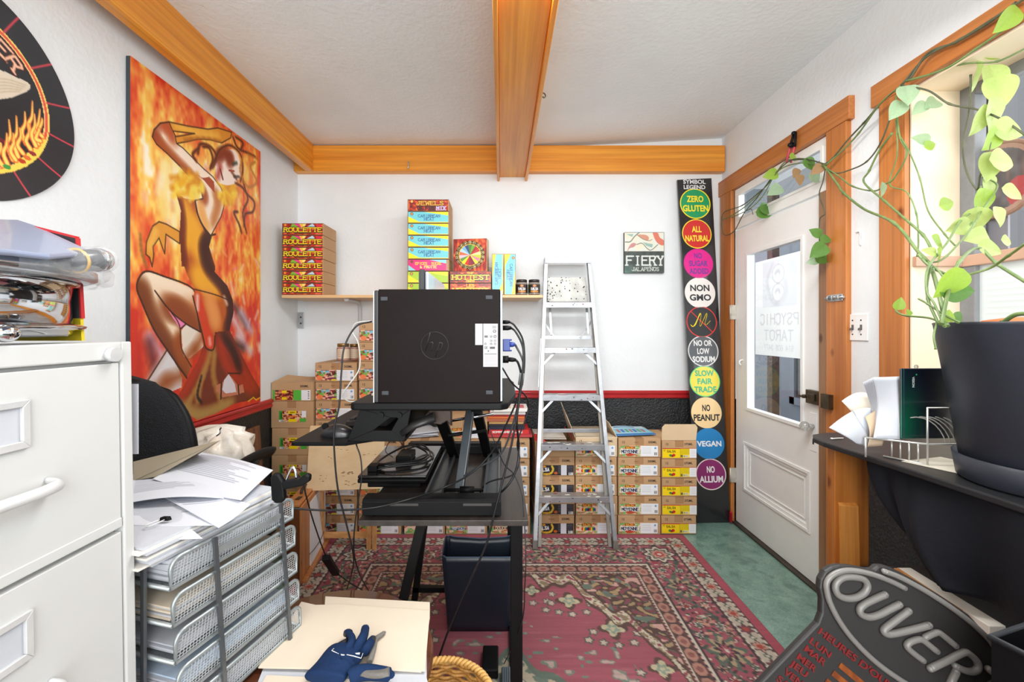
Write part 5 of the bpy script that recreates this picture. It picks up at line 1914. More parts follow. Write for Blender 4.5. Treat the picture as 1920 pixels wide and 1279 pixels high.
if pn.y > 0:
    pn = -pn
m.prism([PQ(*q) for q in ((-60, 408), (30, 411), (70, 424), (166, 468), (150, 474), (95, 478), (30, 470), (-60, 462))], -pn * .008)
m.build('panel', M('blue_grey_plastic', (150, 162, 190), .35, var=(3, .06), coat=.2), t, bevel=.003)
t = thing('wrapped_flask', 'steel ended flask wrapped in clear plastic with a yellow tie', 'flask', P(150, 492, .70))
a, b = P(120, 490, .66), P(198, 487, .735)
d = (b - a).normalized()
m = MB()
m.tube([a, a + d * .03, b - d * .035, b - d * .012, b - d * .003, b], [.012, .017, .018, .0185, .016, .008], 24)
m.build('flask_body', M('dark_steel_flask', (30, 34, 44), .25, var=(12, .2), coat=.4), t)
m = MB()
m.tube([b - d * .022, b - d * .012, b - d * .002, b + d * .004], [.0195, .0197, .0165, .006], 24)
m.build('cap', chrome, t)
m = MB()
m.tube(spline([a - d * .03, a, a + d * .02, b - d * .01, b + d * .006], 4), [.006, .007, .009, .012, .016, .017, .019, .021, .021, .022, .022, .022, .023, .022, .021, .018, .012][:17], 16)
m.build('plastic_wrap', clear, t)
m = MB()
q = a + d * .022
nrm = d.orthogonal().normalized()
m.tube([q + (nrm * math.cos(x) + d.cross(nrm) * math.sin(x)) * .0185 for x in [2 * math.pi * i / 20 for i in range(20)]], .0022, 6, closed=True)
m.build('tie', M('yellow_tie', (206, 158, 50), .5, var=(20, .1)), t)
# upright board behind the dish
t = thing('upright_board', 'black and yellow board with red edge standing behind the chafing dish', 'board', (-1.0, .77, T))
y = .785
q = [W(66, 428, y), W(142, 447, y), W(153, 640, y), W(20, 640, y)]
zb = T + .001
q[2].z = q[3].z = zb
m = MB()
zs_ = CAMH - (597 - CY) * y / F
fx = lambda z, A_, B_: A_ + (B_ - A_) * ((z - A_.z) / (B_.z - A_.z))
m.prism([q[0], q[1], fx(zs_, q[1], q[2]), fx(zs_, q[0], q[3])], (0, .006, 0), 0)
m.prism([fx(zs_, q[0], q[3]), fx(zs_, q[1], q[2]), q[2], q[3]], (0, .006, 0), 1)
m.build('board', [M('charcoal_print', (44, 42, 46), .5, var=(8, .1)), M('yellow_print', (232, 204, 40), .5, var=(8, .06))], t)
m = MB()
m.bar(q[0] + Vector((0, .003, .002)), q[1] + Vector((0, .003, .002)), .008, .004)
m.bar(q[1] + Vector((.001, .003, .001)), fx(zs_, q[1], q[2]) + Vector((.001, .003, 0)), .007, .003, (1, 0, 0))
m.build('red_edge', M('red_edging', (196, 40, 44), .45, var=(8, .06)), t)

# ================================================================ OFFICE CHAIR BEHIND THE CABINET
mesh_b = M('black_mesh_fabric', (16, 18, 24), .85, var=(120, .4), bump=(260, .6))
blk_pl = M('black_plastic', (13, 13, 15), .48, var=(10, .15), spec=.2)
chx, chy = -1.225, 1.66
t = thing('office_chair', 'black mesh office chair with rounded back behind the cabinet', 'chair', (chx, chy, 0))


def backf(u, v):
    a = (u - .5) * 2
    z = .60 + v * .57
    wd = .235 * (1 - max(0, (v - .45) / .55) ** 2.6) ** .5 if v > .45 else .235 - .02 * (.45 - v)
    return Vector((chx - .005 + a * wd, chy - .29 - .05 * (1 - a * a) * 1.0 + .03 * v, z))


m = MB()
m.surf(backf, 25, 25)
m.build('backrest', mesh_b, t, thick=.035, bevel=0)
rim = [backf(i / 24, 0) for i in range(0, 25, 4)] + [backf(1, j / 24) for j in range(2, 24, 2)] + [backf(.5 + .5 * k, .985) for k in (.6, .3, 0, -.3, -.6)] + [backf(0, j / 24) for j in range(22, 0, -2)]
m = MB()
m.tube(spline(rim, 3, True), .016, 8, closed=True)
m.build('back_frame', blk_pl, t)
m = MB()
m.surf(lambda u, v: Vector((chx + (u - .5) * .50, chy - .23 + v * .46, .50 - .02 * abs(u - .5) ** 2 * 4 - .03 * max(0, v - .85))), 14, 14)
m.build('seat', mesh_b, t, thick=.07, bevel=.02)
for sx in (-1, 1):
    m = MB()
    X = chx + sx * .265
    m.tube(spline([(X, chy - .10, .47), (X + sx * .012, chy - .11, .62), (X + sx * .012, chy - .05, .80), (X, chy + .02, 0.815)], 5), .016, 8)
    m.tube(spline([(X, chy - .12, .825), (X, chy - .05, .835), (X, chy + .05, .833), (X, chy + .12, .82)], 5), .032, 10, flat=.5)
    m.build('armrest', blk_pl, t)
m = MB()
m.tube(spline([(chx, chy - .10, .45), (chx, chy - .24, .47), (chx, chy - .325, .56), (chx, chy - .33, .75)], 5), .02, 8)
m.build('back_bracket', blk_pl, t)
m = MB()
m.cyl((chx, chy, .10), (chx, chy, .46), .028)
m.build('gas_column', M('dark_steel', (60, 62, 66), .3, metal=.9, var=(9, .1)), t)
for k in range(5):
    a = .4 + 2 * math.pi * k / 5
    e = Vector((chx + .27 * math.cos(a), chy + .27 * math.sin(a), .075))
    m = MB()
    m.tube([(chx, chy, .12), e], [.028, .016], 8)
    lg = m.build('leg', blk_pl, t)
    m = MB()
    m.cyl(e + Vector((-.012 * math.sin(a), .012 * math.cos(a), -.045)), e + Vector((.012 * math.sin(a), -.012 * math.cos(a), -.045)), .028)
    m.cyl(e + Vector((0, 0, -.03)), e, .008)
    m.build('caster', blk_pl, lg)

# crumpled cream bag on the chair seat
rs = np.random.RandomState(8)
bc = Vector((-1.13, 1.72, .545))


def bagf(u, v):
    a = 2 * math.pi * u
    z = v * .395
    r = .165 * (1 - .25 * v) * (1 if v < .92 else .65)
    w1 = .020 * math.sin(3 * a + 5 * v) + .014 * math.sin(7 * a - 9 * v + 1) + .010 * math.sin(11 * a + 17 * v)
    if v >= .999:
        r = .01
    return bc + Vector(((r + w1) * math.cos(a) * .95, (r + w1) * math.sin(a) * .8, z + .02 * math.sin(2 * a + 1) * v))


m = MB()
m.surf(bagf, 48, 26, closed_u=True)
m.poly([bagf(i / 48, 0) for i in range(48)])
o = m.build('crumpled_bag', M('beige_film', (222, 202, 176), .35, var=(7, .12), rgb2=(240, 236, 230), bump=(14, .8), coat=.2))
tag(o, 'crumpled beige plastic bag on the chair behind the stacked papers', 'bag')

# framed picture leaning on the left wall
t = thing('framed_picture', 'brown wooden picture frame leaning low against the left wall', 'picture', (-1.44, 2.29, 0))
q0, q1 = Vector((-1.405, 2.02, .004)), Vector((-1.405, 2.555, .004))
up = Vector((-.055, 0, .765))
nn = (q1 - q0).cross(up).normalized()
U, V = (q1 - q0).normalized(), up.normalized()
LW, LH = (q1 - q0).length, up.length
m = MB()
fw = .062
oo = [(0, 0), (LW, 0), (LW, LH), (0, LH)]
ii = [(fw, fw), (LW - fw, fw), (LW - fw, LH - fw), (fw, LH - fw)]
pt = lambda a, d=0: q0 + U * a[0] + V * a[1] - nn * d
sgn = 1 if nn.x > 0 else -1
nn = nn * sgn
pt = lambda a, d=0: q0 + U * a[0] + V * a[1] + nn * d
for k in range(4):
    j = (k + 1) % 4
    m.prism([pt(oo[k]), pt(oo[j]), pt(ii[j]), pt(ii[k])], nn * .022)
m.build('frame', wood('brown_frame_wood', (96, 60, 40), (130, 84, 58), 2, .4, 1.5), t, bevel=.003)
m = MB()
m.poly([pt(a, .006) for a in ii])
m.build('mat_board', M('ivory_mat', (226, 224, 212), .7, var=(10, .04)), t)
m = MB()
m.poly([pt((LW * .3, LH * .25), .007), pt((LW * .7, LH * .25), .007), pt((LW * .7, LH * .7), .007), pt((LW * .3, LH * .7), .007)])
m.build('print', M('pale_print', (190, 190, 176), .6, var=(20, .2)), t)

# ================================================================ ROUND TABLE WITH THE LETTER TRAYS AND FOLDERS
TZ = .5405
tcx, tcy, tr0 = -.45, 1.04, .282
walnut = wood('dark_walnut', (82, 44, 30), (112, 66, 46), 0, .3, 1.0, coat=.4)
t = thing('round_table', 'round dark brown wooden side table under the trays and folders', 'table', (tcx, tcy, 0))
m = MB()
m.lathe((tcx, tcy, TZ - .0375), [(0, 0), (tr0 - .012, 0), (tr0, .008), (tr0, .022), (tr0 - .006, .028), (0, .028)], 72)
m.build('tabletop', walnut, t)
m = MB()
m.lathe((tcx, tcy, 0), [(.0, .10), (.03, .10), (.045, .16), (.03, .22), (.05, .32), (.028, .40), (.06, TZ - .038), (0, TZ - .038)], 24)
m.build('pedestal', walnut, t)
for k in range(3):
    a = 1.57 + 2 * math.pi * k / 3
    m = MB()
    m.tube(spline([(tcx, tcy, .16), (tcx + .12 * math.cos(a), tcy + .12 * math.sin(a), .11), (tcx + .27 * math.cos(a), tcy + .27 * math.sin(a), .018)], 5), [.026] * 6 + [.022] * 5, 8)
    m.build('leg', walnut, t)

# letter trays: five mesh tiers in a frame of flat posts, turned a little
silver = M('silver_tray_paint', (168, 176, 178), .35, metal=.55, var=(9, .06))
# see-through expanded mesh: real holes cut by a fine lattice of bars
wire = M('silver_wire', (214, 219, 222), .4, metal=.3, var=(9, .06))
A0 = Vector((-.640, .830, 0))
u_ = Vector((.253, .967, 0)).normalized()           # along the long side, away
w_ = Vector((-.967, .253, 0)).normalized()          # across, to the left and away
LL, LWd, PIT, TH = .325, .255, .0705, .056
Ztop = .893
t = thing('letter_tray_tower', 'five tier silver mesh letter tray tower full of papers', 'letter tray', (-.72, 1.0, TZ))


def tp(a, b, z):
    return A0 + u_ * a + w_ * b + Vector((0, 0, z))


lean = .022                                          # each tier sits a little further out than the one above
for k in range(5):
    z1 = Ztop - k * PIT
    z0 = z1 - TH
    dx = -.006 * k
    rr = .02

    def side_outline(b):
        pts = [(0, z0), (LL, z0), (LL, z1 - rr)] + [(LL - rr + rr * math.cos(q), z1 - rr + rr * math.sin(q)) for q in (.4, .8, 1.2)] + [(LL - rr, z1), (rr, z1)] + [(rr - rr * math.sin(q), z1 - rr + rr * math.cos(q)) for q in (.4, .8, 1.2)] + [(0, z1 - rr)]
        return [tp(a + dx * .0, b + dx, z) for a, z in pts]
    m = MB()
    for b in (0, LWd):
        m.tube(side_outline(b), .0042, 6, closed=True)
    m.tube([tp(LL, dx, z0), tp(LL, LWd + dx, z0)], .004, 6)
    m.tube([tp(0, dx, z0), tp(0, LWd + dx, z0)], .0045, 6)
    tier = m.build('tray_rim', silver, t)
    for b in (0, LWd):
        m = MB()
        n = 46
        for i in range(1, n):
            a = LL * i / n
            zt = z1 - .003 if rr < a < LL - rr else z1 - rr * .6
            p0, p1 = tp(a, b + dx, z0 + .002), tp(a + .008, b + dx, zt)
            m.bar(p0, p1, .0008, .0008, w_)
        for j in range(1, 10):
            z = z0 + TH * j / 10
            m.bar(tp(.002, b + dx, z), tp(LL - .002, b + dx, z), .0007, .0008, w_)
        m.build('wire_side', wire, tier)
    m = MB()
    m.prism([tp(.003, dx + .003, z0 - .001), tp(LL - .003, dx + .003, z0 - .001), tp(LL - .003, LWd + dx - .003, z0 - .001), tp(.003, LWd + dx - .003, z0 - .001)], (0, 0, .002))
    m.build('tray_floor', M('tray_floor_mesh', (120, 126, 130), .5, metal=.4, bump=(700, .6), var=(300, .5)), tier)
m = MB()
for b, a in ((-.012, .088), (-.012, .275), (LWd + .012, .088), (LWd + .012, .275), (.05, -.014)):
    m = MB()
    m.bar(tp(a, b - (.026 if b < 0 else 0), TZ + .001), tp(a, b + (.004 if b < 0 else 0), Ztop + .004), .0088, .006, w_ if b != .05 else u_)
    m.build('post', M('dark_silver_post', (112, 116, 120), .35, metal=.7, var=(9, .06)), t)
m = MB()
m.bar(tp(.088, -.010, Ztop - .026), tp(.275, -.010, Ztop - .026), .012, .004, w_)
m.build('cross_band', silver, t)

# papers in the tiers
manila = M('manila_card', (222, 207, 187), .75, var=(4, .04))
cols = [paper_m, manila, paper_m, M('pale_blue_paper', (196, 214, 236), .7, var=(16, .12)), paper_m]
for k in range(5):
    z0 = Ztop - k * PIT - TH + .002
    dx = -.006 * k
    hgt = [.044, .026, .022, .026, .034][k]
    m = MB()
    rs = random.Random(k)
    n = 7
    for i in range(n):
        a0, b0 = rs.uniform(.006, .016), rs.uniform(.01, .02) + dx
        m.prism([tp(a0, b0, z0 + hgt * i / n), tp(LL - .008 + rs.uniform(-.02, 0), b0, z0 + hgt * i / n), tp(LL - .01 + rs.uniform(-.02, 0), LWd + dx - .012, z0 + hgt * i / n), tp(a0, LWd + dx - .012 - rs.uniform(0, .02), z0 + hgt * i / n)], (0, 0, hgt / n * .9), i % 2)
    o = m.build('paper_stack', [cols[k], paper_m])
    tag(o, 'stack of papers in the letter tray tower, %s tier' % ['top', 'second', 'third', 'fourth', 'bottom'][k], 'papers', 'paper stacks in the letter trays')

# loose sheets and reports heaped on the top tier
ptxt = painted('typed_paper', .7)


def sheet(c4, lab, seed, zoff=.0, bend=.006, mat=None, lines=True, nm='loose_page', thick=.0011, tint=(214, 217, 226), cat='paper'):
    """a page with four given corners (far left, far right, near right, near left), faint typing drawn on"""
    P = [Vector(p) for p in c4]
    c = Cv(60, 90, 1, 1.3, tint)
    rs = random.Random(seed)
    if lines:
        for k in range(rs.randint(12, 20)):
            y = .12 + k * .055
            c.line([(.1, y), (rs.uniform(.5, .9), y)], .024, (120, 123, 140), .6)
    org = P[3]

    def f(x, y):
        u, v = x, y / 1.3
        out = []
        for i in range(3):
            q = (P[0][i] * (1 - u) + P[1][i] * u) * (1 - v) + (P[3][i] * (1 - u) + P[2][i] * u) * v
            if i == 2:
                q = q + bend * np.sin(u * 3.1) * np.sin(v * 3.0 + seed)
            out.append(q)
        return out
    o = link(nm, c.mesh(nm, f, mat or ptxt), None, thick=thick)
    tag(o, lab, cat)
    return o


zt = Ztop + .004


def q4(pts, z):
    return [WZ(px, py, z + dz) for px, py, dz in pts]


# the tall folded pile under the loose pages
m = MB()
rs = random.Random(2)
zpile = Ztop - .008
for i in range(9):
    a0, b0 = -.03 + rs.uniform(-.015, .015), .014 + rs.uniform(0, .012)
    m.prism([tp(a0, b0, zpile + i * .005), tp(LL - .02 + rs.uniform(-.03, .0), b0, zpile + i * .005), tp(LL - .02, LWd - .01, zpile + i * .005), tp(a0, LWd - .01, zpile + i * .005)], (0, 0, .0044), i % 3)
o = m.build('report_pile', [paper_m, M('off_white_paper', (226, 222, 216), .7, var=(8, .04)), paper_m])
tag(o, 'thick pile of white reports on top of the letter tray tower', 'papers')
zp = zpile + .056
sheet(q4([(372, 848, .012), (512, 882, .004), (452, 938, .004), (286, 898, .004)], zp), 'typed white page on top of the heap, nearest the black clamp', 1, bend=.008)
sheet(q4([(258, 905, .0), (392, 925, .002), (470, 945, .0), (410, 990, -.004)], zp - .003), 'white page sliding off the right side of the paper heap', 2, bend=.004)
sheet(q4([(200, 930, .0), (330, 905, .0), (400, 985, -.002), (250, 985, -.004)], zp - .007), 'broad white page on the near left of the paper heap', 3, bend=.005)
sheet(q4([(240, 890, .004), (390, 870, .0), (420, 935, .0), (230, 945, .002)], zp - .001), 'folded white page lying across the paper heap beside the cabinet', 5, bend=.01)
sheet(q4([(255, 975, .0), (350, 985, .0), (380, 1010, -.01), (262, 1018, -.008)], zp - .016), 'lower white page at the near edge of the paper heap', 6, bend=.003, lines=False)
t = thing('binder_clip', 'black binder clip with steel loops gripping the near papers of the heap', 'clip', WZ(305, 985, zp - .004))
q = WZ(306, 974, zp - .003)
m = MB()
m.prism([q + Vector((-.010, 0, -.004)), q + Vector((.010, 0, -.004)), q + Vector((.007, 0, .004)), q + Vector((-.007, 0, .004))], (.003, .008, 0))
m.build('clip_body', blk_pl, t, bevel=.001)
m = MB()
m.tube(spline([q + Vector((-.006, -.002, 0)), q + Vector((-.016, -.022, -.001)), q + Vector((-.010, -.030, -.002)), q + Vector((-.002, -.022, -.001)), q + Vector((.004, -.002, 0))], 5), .0012, 6)
m.build('clip_loop', alu, t)
# taupe file flap standing behind the pages
o = MB().add([WZ(250, 866, zp + .03), WZ(413, 826, zp + .075), WZ(372, 852, zp + .014), WZ(296, 893, zp + .003), WZ(250, 901, zp + .001)], [(0, 1, 2, 3, 4)]).build('file_folder', M('taupe_folder', (150, 138, 118), .65, var=(8, .08)), None, thick=.003)
tag(o, 'taupe folder flap standing up behind the pages on the tray tower', 'folder')
# black spring clamp on the tray corner
t = thing('spring_clamp', 'black spring clamp gripping the far corner of the tray tower', 'clamp', WZ(520, 920, .90))
m = MB()
yk = 1.065
pv = [W(x, y, yk) for x, y in ((506, 897), (512, 888), (522, 890), (530, 903), (533, 935), (528, 944), (516, 945), (508, 938))]
m.prism(pv, (0, .016, 0))
m.build('jaw', blk_pl, t, bevel=.004)
m = MB()
ph = [W(x, y, yk) for x, y in ((524, 904), (560, 898), (572, 889), (580, 893), (579, 904), (566, 912), (530, 920))]
m.prism(ph, (0, .018, 0))
m.build('arm', blk_pl, t, bevel=.004)
m = MB()
m.tube(spline([W(536, 902, yk + .01), W(543, 885, yk + .01), W(549, 876, yk + .01), W(554, 884, yk + .01), W(556, 897, yk + .01)], 5), .0035, 8)
m.build('spring', chrome, t)

# folders, papers, glove on the table
def folder(c4, lab, z, th, grp=None):
    P = [WZ(px, py, z) for px, py in c4]
    m = MB()
    m.prism(P, (0, 0, th))
    o = m.build('manila_folder', manila, None, bevel=.0006)
    return tag(o, lab, 'folder', grp)


m = MB()
m.prism([WZ(px, py, TZ + .001) for px, py in ((520, 1190), (800, 1215), (800, 1275), (830, 1400), (430, 1420))], (0, 0, .005))
o = m.build('paper_stack', paper_m)
tag(o, 'white papers under the manila folders on the round table', 'papers')
folder([(610, 1120), (806, 1131), (806, 1160), (790, 1262), (600, 1250)], 'lower manila folder with its tab showing behind the glove folder', TZ + .0075, .003)
folder([(500, 1268), (728, 1279), (716, 1400), (420, 1400)], 'manila folder half under the glove at the bottom edge', TZ + .0075, .003)
folder([(565, 1130), (592, 1136), (640, 1135), (806, 1147), (797, 1260), (484, 1254)], 'big top manila folder lying open under the blue glove', TZ + .0115, .003)
# glove: palm, cuff, four curled fingers and a thumb
gz = TZ + .015
navy_f = M('navy_glove_cloth', (24, 46, 82), .85, var=(10, .12), bump=(60, .3), spec=.2)
grey_l = M('grey_suede', (120, 116, 112), .9, var=(30, .12), bump=(120, .2))
blk_l = M('black_rubber_tip', (28, 30, 38), .6, var=(14, .1))
t = thing('work_glove', 'navy work glove with grey suede fingers lying on the top folder', 'glove', WZ(640, 1240, gz))


def G(x, y, up):
    """zoomed glove coordinates -> a point lying up above the folder"""
    px, py = 540 + x / 8.727, 1160 + y / 8.727
    return WZ(px, py, gz + up)


m = MB()
palm = [[(190, 1010), (280, 1240), (820, 1240), (930, 1050)], [(300, 890), (420, 1000), (800, 1030), (960, 990)], [(450, 760), (560, 860), (860, 900), (1010, 880)], [(560, 600), (720, 690), (1000, 770), (1160, 760)], [(660, 490), (820, 560), (1050, 640), (1240, 640)], [(730, 470), (880, 500), (1100, 540), (1300, 520)]]
ring_n = 14
vs = []
for r_, row in enumerate(palm):
    a, b = G(*row[0], .014), G(*row[-1], .014)
    hgt = [.022, .018, .021, .025, .024, .018][r_]
    for k in range(ring_n):
        an = math.pi * 2 * k / ring_n
        c_ = (a + b) / 2 + (a - b) / 2 * math.cos(an)
        wr = .0022 * math.sin(9 * an + r_ * 2) if r_ in (1, 2) else 0
        vs.append(c_ + Vector((0, 0, hgt * math.sin(an) * (1 if math.sin(an) > 0 else .6) + wr)))
fs = [(r_ * ring_n + k, r_ * ring_n + (k + 1) % ring_n, (r_ + 1) * ring_n + (k + 1) % ring_n, (r_ + 1) * ring_n + k) for r_ in range(5) for k in range(ring_n)] + [tuple(range(ring_n)), tuple(range(5 * ring_n, 6 * ring_n))]
m.add(vs, fs, 0, True)
o = m.build('palm', navy_f, t)
o.modifiers.new('smooth', 'SUBSURF').render_levels = 2


def finger(nm, pts, r, mats, tip=None):
    m = MB()
    P = spline([G(*p) for p in pts], 5)
    n = len(P)
    R_ = [r * (1.1 - .3 * (i / (n - 1))) for i in range(n)]
    R_[0] *= .9
    R_[-1] *= .6
    m.tube(P, R_, 12, flat=.85)
    m.sph(P[-1], R_[-1], R_[-1], R_[-1] * .9, 10, 8)
    o = m.build(nm, mats[0], t)
    if tip:
        m = MB()
        m.tube(P[-7:], [x * 1.04 for x in R_[-7:]], 12, flat=.85)
        m.sph(P[-1], R_[-1] * 1.1, R_[-1] * 1.1, R_[-1], 10, 8)
        m.build('fingertip', tip, o)


finger('finger', [(760, 500, .016), (860, 430, .018), (960, 370, .02), (1010, 300, .012)], .0085, [blk_l])
finger('finger', [(930, 560, .022), (1020, 440, .034), (1050, 330, .036), (990, 240, .028), (950, 240, .016)], .0105, [navy_f], blk_l)
finger('finger', [(1110, 540, .022), (1180, 400, .036), (1240, 280, .040), (1260, 190, .030), (1255, 170, .018)], .0125, [navy_f], navy_f)
finger('finger', [(1240, 570, .02), (1300, 470, .032), (1360, 380, .03), (1385, 340, .018)], .0115, [navy_f], blk_l)
finger('suede_finger', [(1330, 720, .012), (1370, 600, .014), (1410, 450, .012), (1430, 340, .010), (1500, 285, .008), (1580, 230, .006)], .0075, [grey_l])
finger('thumb', [(1000, 980, .016), (1150, 900, .02), (1320, 880, .022), (1520, 900, .018), (1690, 920, .010)], .0165, [navy_f])
m = MB()
m.surf(lambda u, v: G(1180 + 480 * u, 790 + 150 * v + 40 * math.sin(u * 3), .026 + .012 * math.sin(u * 3.1) * math.sin(v * 3.1)), 12, 8)
m.build('suede_patch', grey_l, t, thick=.002)
m = MB()
fr = [(1225, 570), (1195, 650), (1080, 615), (960, 590)]
m.tube([G(x, y, .0405 - .004 * (x > 1150)) for x, y in fr], .0009, 6)
m.tube([G(x, y, .036) for x, y in ((750, 490), (715, 522), (830, 582))], .0009, 6)
m.add([G(1095, 565, .0405), G(1180, 555, .038), (G(1170, 590, .039)), G(1120, 585, .041)], [(0, 1, 2, 3)])
m.add([G(860, 580, .041), G(930, 590, .042), (G(920, 605, .042)), G(875, 605, .042)], [(0, 1, 2, 3)])
m.build('white_print', M('white_ink', (244, 240, 236), .6), t)

# wicker basket, near edge of the view
wick = M('honey_wicker', (190, 138, 70), .55, var=(50, .3), bump=(90, .5), coat=.2)
wick2 = M('pale_wicker', (214, 166, 92), .5, var=(50, .25), coat=.2)
bc = Vector((-.165, 1.137, .0095))
t = thing('wicker_basket', 'round honey wicker basket at the bottom edge beside the folders', 'basket', bc)
m = MB()
NR, BH, R0_, R1_ = 34, .345, .105, .142
nst = 30
for k in range(NR):
    z = .012 + (BH - .02) * k / (NR - 1)
    r = R0_ + (R1_ - R0_) * k / (NR - 1)
    pts = []
    for i in range(nst * 4):
        a = 2 * math.pi * i / (nst * 4)
        ww = .0045 * math.sin(a * nst / 2 + math.pi * (k // 2 % 2))
        pts.append(bc + Vector(((r + ww) * math.cos(a), (r + ww) * math.sin(a), z)))
    m.tube(pts, .0052, 6, closed=True)
m.build('woven_wall', wick, t)
m = MB()
m.cyl(bc + Vector((0, 0, .002)), bc + Vector((0, 0, .012)), R0_, n=32)
m.build('base', wick, t)
m = MB()
for ph in (0, 1):
    pts = []
    for i in range(240):
        a = 2 * math.pi * i / 240
        q = a * 34 + ph * math.pi
        pts.append(bc + Vector(((R1_ + .006 * math.cos(q)) * math.cos(a), (R1_ + .006 * math.cos(q)) * math.sin(a), BH + .006 * math.sin(q))))
    m.tube(pts, .0056, 6, closed=True)
m.build('braided_rim', wick2, t)

for o in list(COL.objects):
    if o.parent is None and o.name in ('round_table', 'office_chair'):
        o.location.z += .0095
# ================================================================ THE SMALL DESK
RZ = .0095                                         # top of the rug
dark_oak = wood('dark_grey_oak', (38, 32, 30), (64, 56, 52), 1, .45, 1.6)
blk_met = M('black_powder_coat', (13, 13, 14), .5, var=(14, .1), spec=.2)
dx0, dx1, dy0_, dy1_, dz = -.443, .083, 1.325, 2.15, .75
t = thing('small_desk', 'small dark oak desk on black metal legs seen end on', 'desk', (-.18, 1.74, RZ))
MB().box(dx0, dx1, dy0_, dy1_, dz - .018, dz).build('desktop', dark_oak, t, bevel=.0015)
for yy, nm in ((1.385, 'near'), (2.08, 'far')):
    m = MB()
    m.box(-.37, .062, yy - .012, yy + .012, dz - .036, dz - .0185)
    m.build('top_rail', blk_met, t, bevel=.001)
    m = MB()
    m.box(.030, .068, yy - .014, yy + .014, RZ, dz - .037)
    m.build('leg', blk_met, t, bevel=.0015)
    m = MB()
    m.bar((-.258 if yy < 2 else -.331, yy, dz - .037), (-.42, yy, RZ + .022), .030, .026, (0, 1, 0))
    m.build('slanted_leg', blk_met, t, bevel=.0015)
    m = MB()
    m.box(-.428, .029, yy - .013, yy + .013, RZ + (.0 if yy < 2 else .06), RZ + (.022 if yy < 2 else .085))
    m.build('foot_bar', blk_met, t, bevel=.0015)
m = MB()
m.box(.034, .064, 1.40, 2.065, RZ + .001, RZ + .024)
m.build('side_bar', blk_met, t, bevel=.0015)
m = MB()
for x in (-.19, -.165):
    m = MB()
    m.cyl((x, 1.3725, dz - .027), (x, 1.371, dz - .027), .006, n=14)
    m.build('bolt', M('dull_bolt', (70, 64, 60), .4, metal=.7, var=(20, .1)), t)

# ---------------------------------------------------------------- sit-stand riser
gun = M('gunmetal_rail', (98, 104, 110), .4, metal=.7, var=(12, .08))
rz0 = dz + .0005
t = thing('desk_riser', 'black sit stand desk riser with raised platform and lower keyboard tray', 'desk riser', (-.2, 1.7, rz0))
m = MB()
prof = [(1.345, rz0 + .006), (1.345, rz0 + .048), (1.352, rz0 + .056), (1.40, rz0 + .056), (1.408, rz0 + .05), (1.408, rz0 + .006)]
m.prism([(-.437, y, z) for y, z in prof], (.4365, 0, 0))
m.box(-.35, -.26, 1.3435, 1.345, rz0 + .036, rz0 + .044, 1).box(-.12, -.03, 1.3435, 1.345, rz0 + .036, rz0 + .044, 1)
m.build('foot_beam', [blk_pl, M('beam_slot', (58, 56, 56), .5, var=(8, .1))], t, bevel=.006)
for x in (-.40, -.05):
    m = MB()
    m.cyl((x, 1.377, rz0), (x, 1.377, rz0 + .0065), .022, n=16)
    m.build('rubber_foot', blk_pl, t)
m = MB()
m.prism([(-.437, y + .655, z) for y, z in prof], (.4365, 0, 0))
m.build('foot_beam', blk_pl, t, bevel=.006)
for x0, x1 in ((-.262, -.205), (-.062, -.005)):
    m = MB()
    m.box(x0, x1, 1.408, 2.0, rz0 + .010, rz0 + .014)
    m.box(x0, x0 + .008, 1.408, 2.0, rz0 + .010, rz0 + .034).box(x1 - .008, x1, 1.408, 2.0, rz0 + .010, rz0 + .034)
    m.build('guide_rail', gun, t, bevel=.001)
pz0, pz1 = 1.100, 1.121
for a, b, w_, mt in ((W(852, 856, 1.95), W(822, 772, 1.50), .042, blk_met), (W(915, 854, 1.95), W(893, 766, 1.60), .040, blk_met), (W(861, 922, 1.52), W(882, 768, 1.62), .032, gun)):
    m = MB()
    m.bar(a, b, w_, .016, (0, 0, 1))
    m.build('lifting_arm', mt, t, bevel=.002)
m = MB()
m.cyl((-.20, 1.50, rz0 + .028), (-.062, 1.50, rz0 + .028), .006)
m.cyl((-.145, 1.50, rz0 + .028), (-.095, 1.50, rz0 + .028), .013)
m.build('axle', blk_met, t)
m = MB()
m.cyl(W(846, 789, 1.62), W(925, 776, 1.62), .0055)
m.build('gas_spring', chrome, t)
m = MB()
m.cyl((-.20, 1.62, .94), (-.06, 1.70, .94), .007)
m.build('cross_rod', blk_met, t)
m = MB()
yc = 1.33
m.prism([W(px, py, yc) for px, py in ((803, 769), (846, 769), (846, 800), (838, 790), (826, 797), (812, 795))], (0, .03, 0))
m.build('hinge_block', M('oiled_steel_block', (58, 44, 38), .4, metal=.5, var=(16, .3)), t, bevel=.003)
m = MB()
m.tube([W(752, 814, 1.30), W(775, 798, 1.30), W(815, 782, 1.30)], [.010, .0125, .0165], 14, flat=.7)
m.build('release_lever', M('worn_black_lever', (44, 43, 44), .35, metal=.4, var=(12, .2)), t)
m = MB()
pl = [(-.452, 1.285), (-.44, 1.272), (.0, 1.272), (.02, 1.29), (.05, 1.50), (.052, 1.80), (.03, 1.935), (-.40, 1.935), (-.452, 1.90)]
m.prism([(x, y, pz0) for x, y in pl], (0, 0, pz1 - pz0))
m.build('platform', blk_pl, t, bevel=.004)
kz = 1.000
m = MB()
kl = [(-.637, 1.300), (-.625, 1.293), (-.47, 1.293), (-.455, 1.305), (-.40, 1.345), (-.30, 1.345), (-.30, 1.89), (-.60, 1.89), (-.637, 1.86)]
m.prism([(x, y, kz - .012) for x, y in kl], (0, 0, .012))
m.build('keyboard_tray', blk_pl, t, bevel=.003)
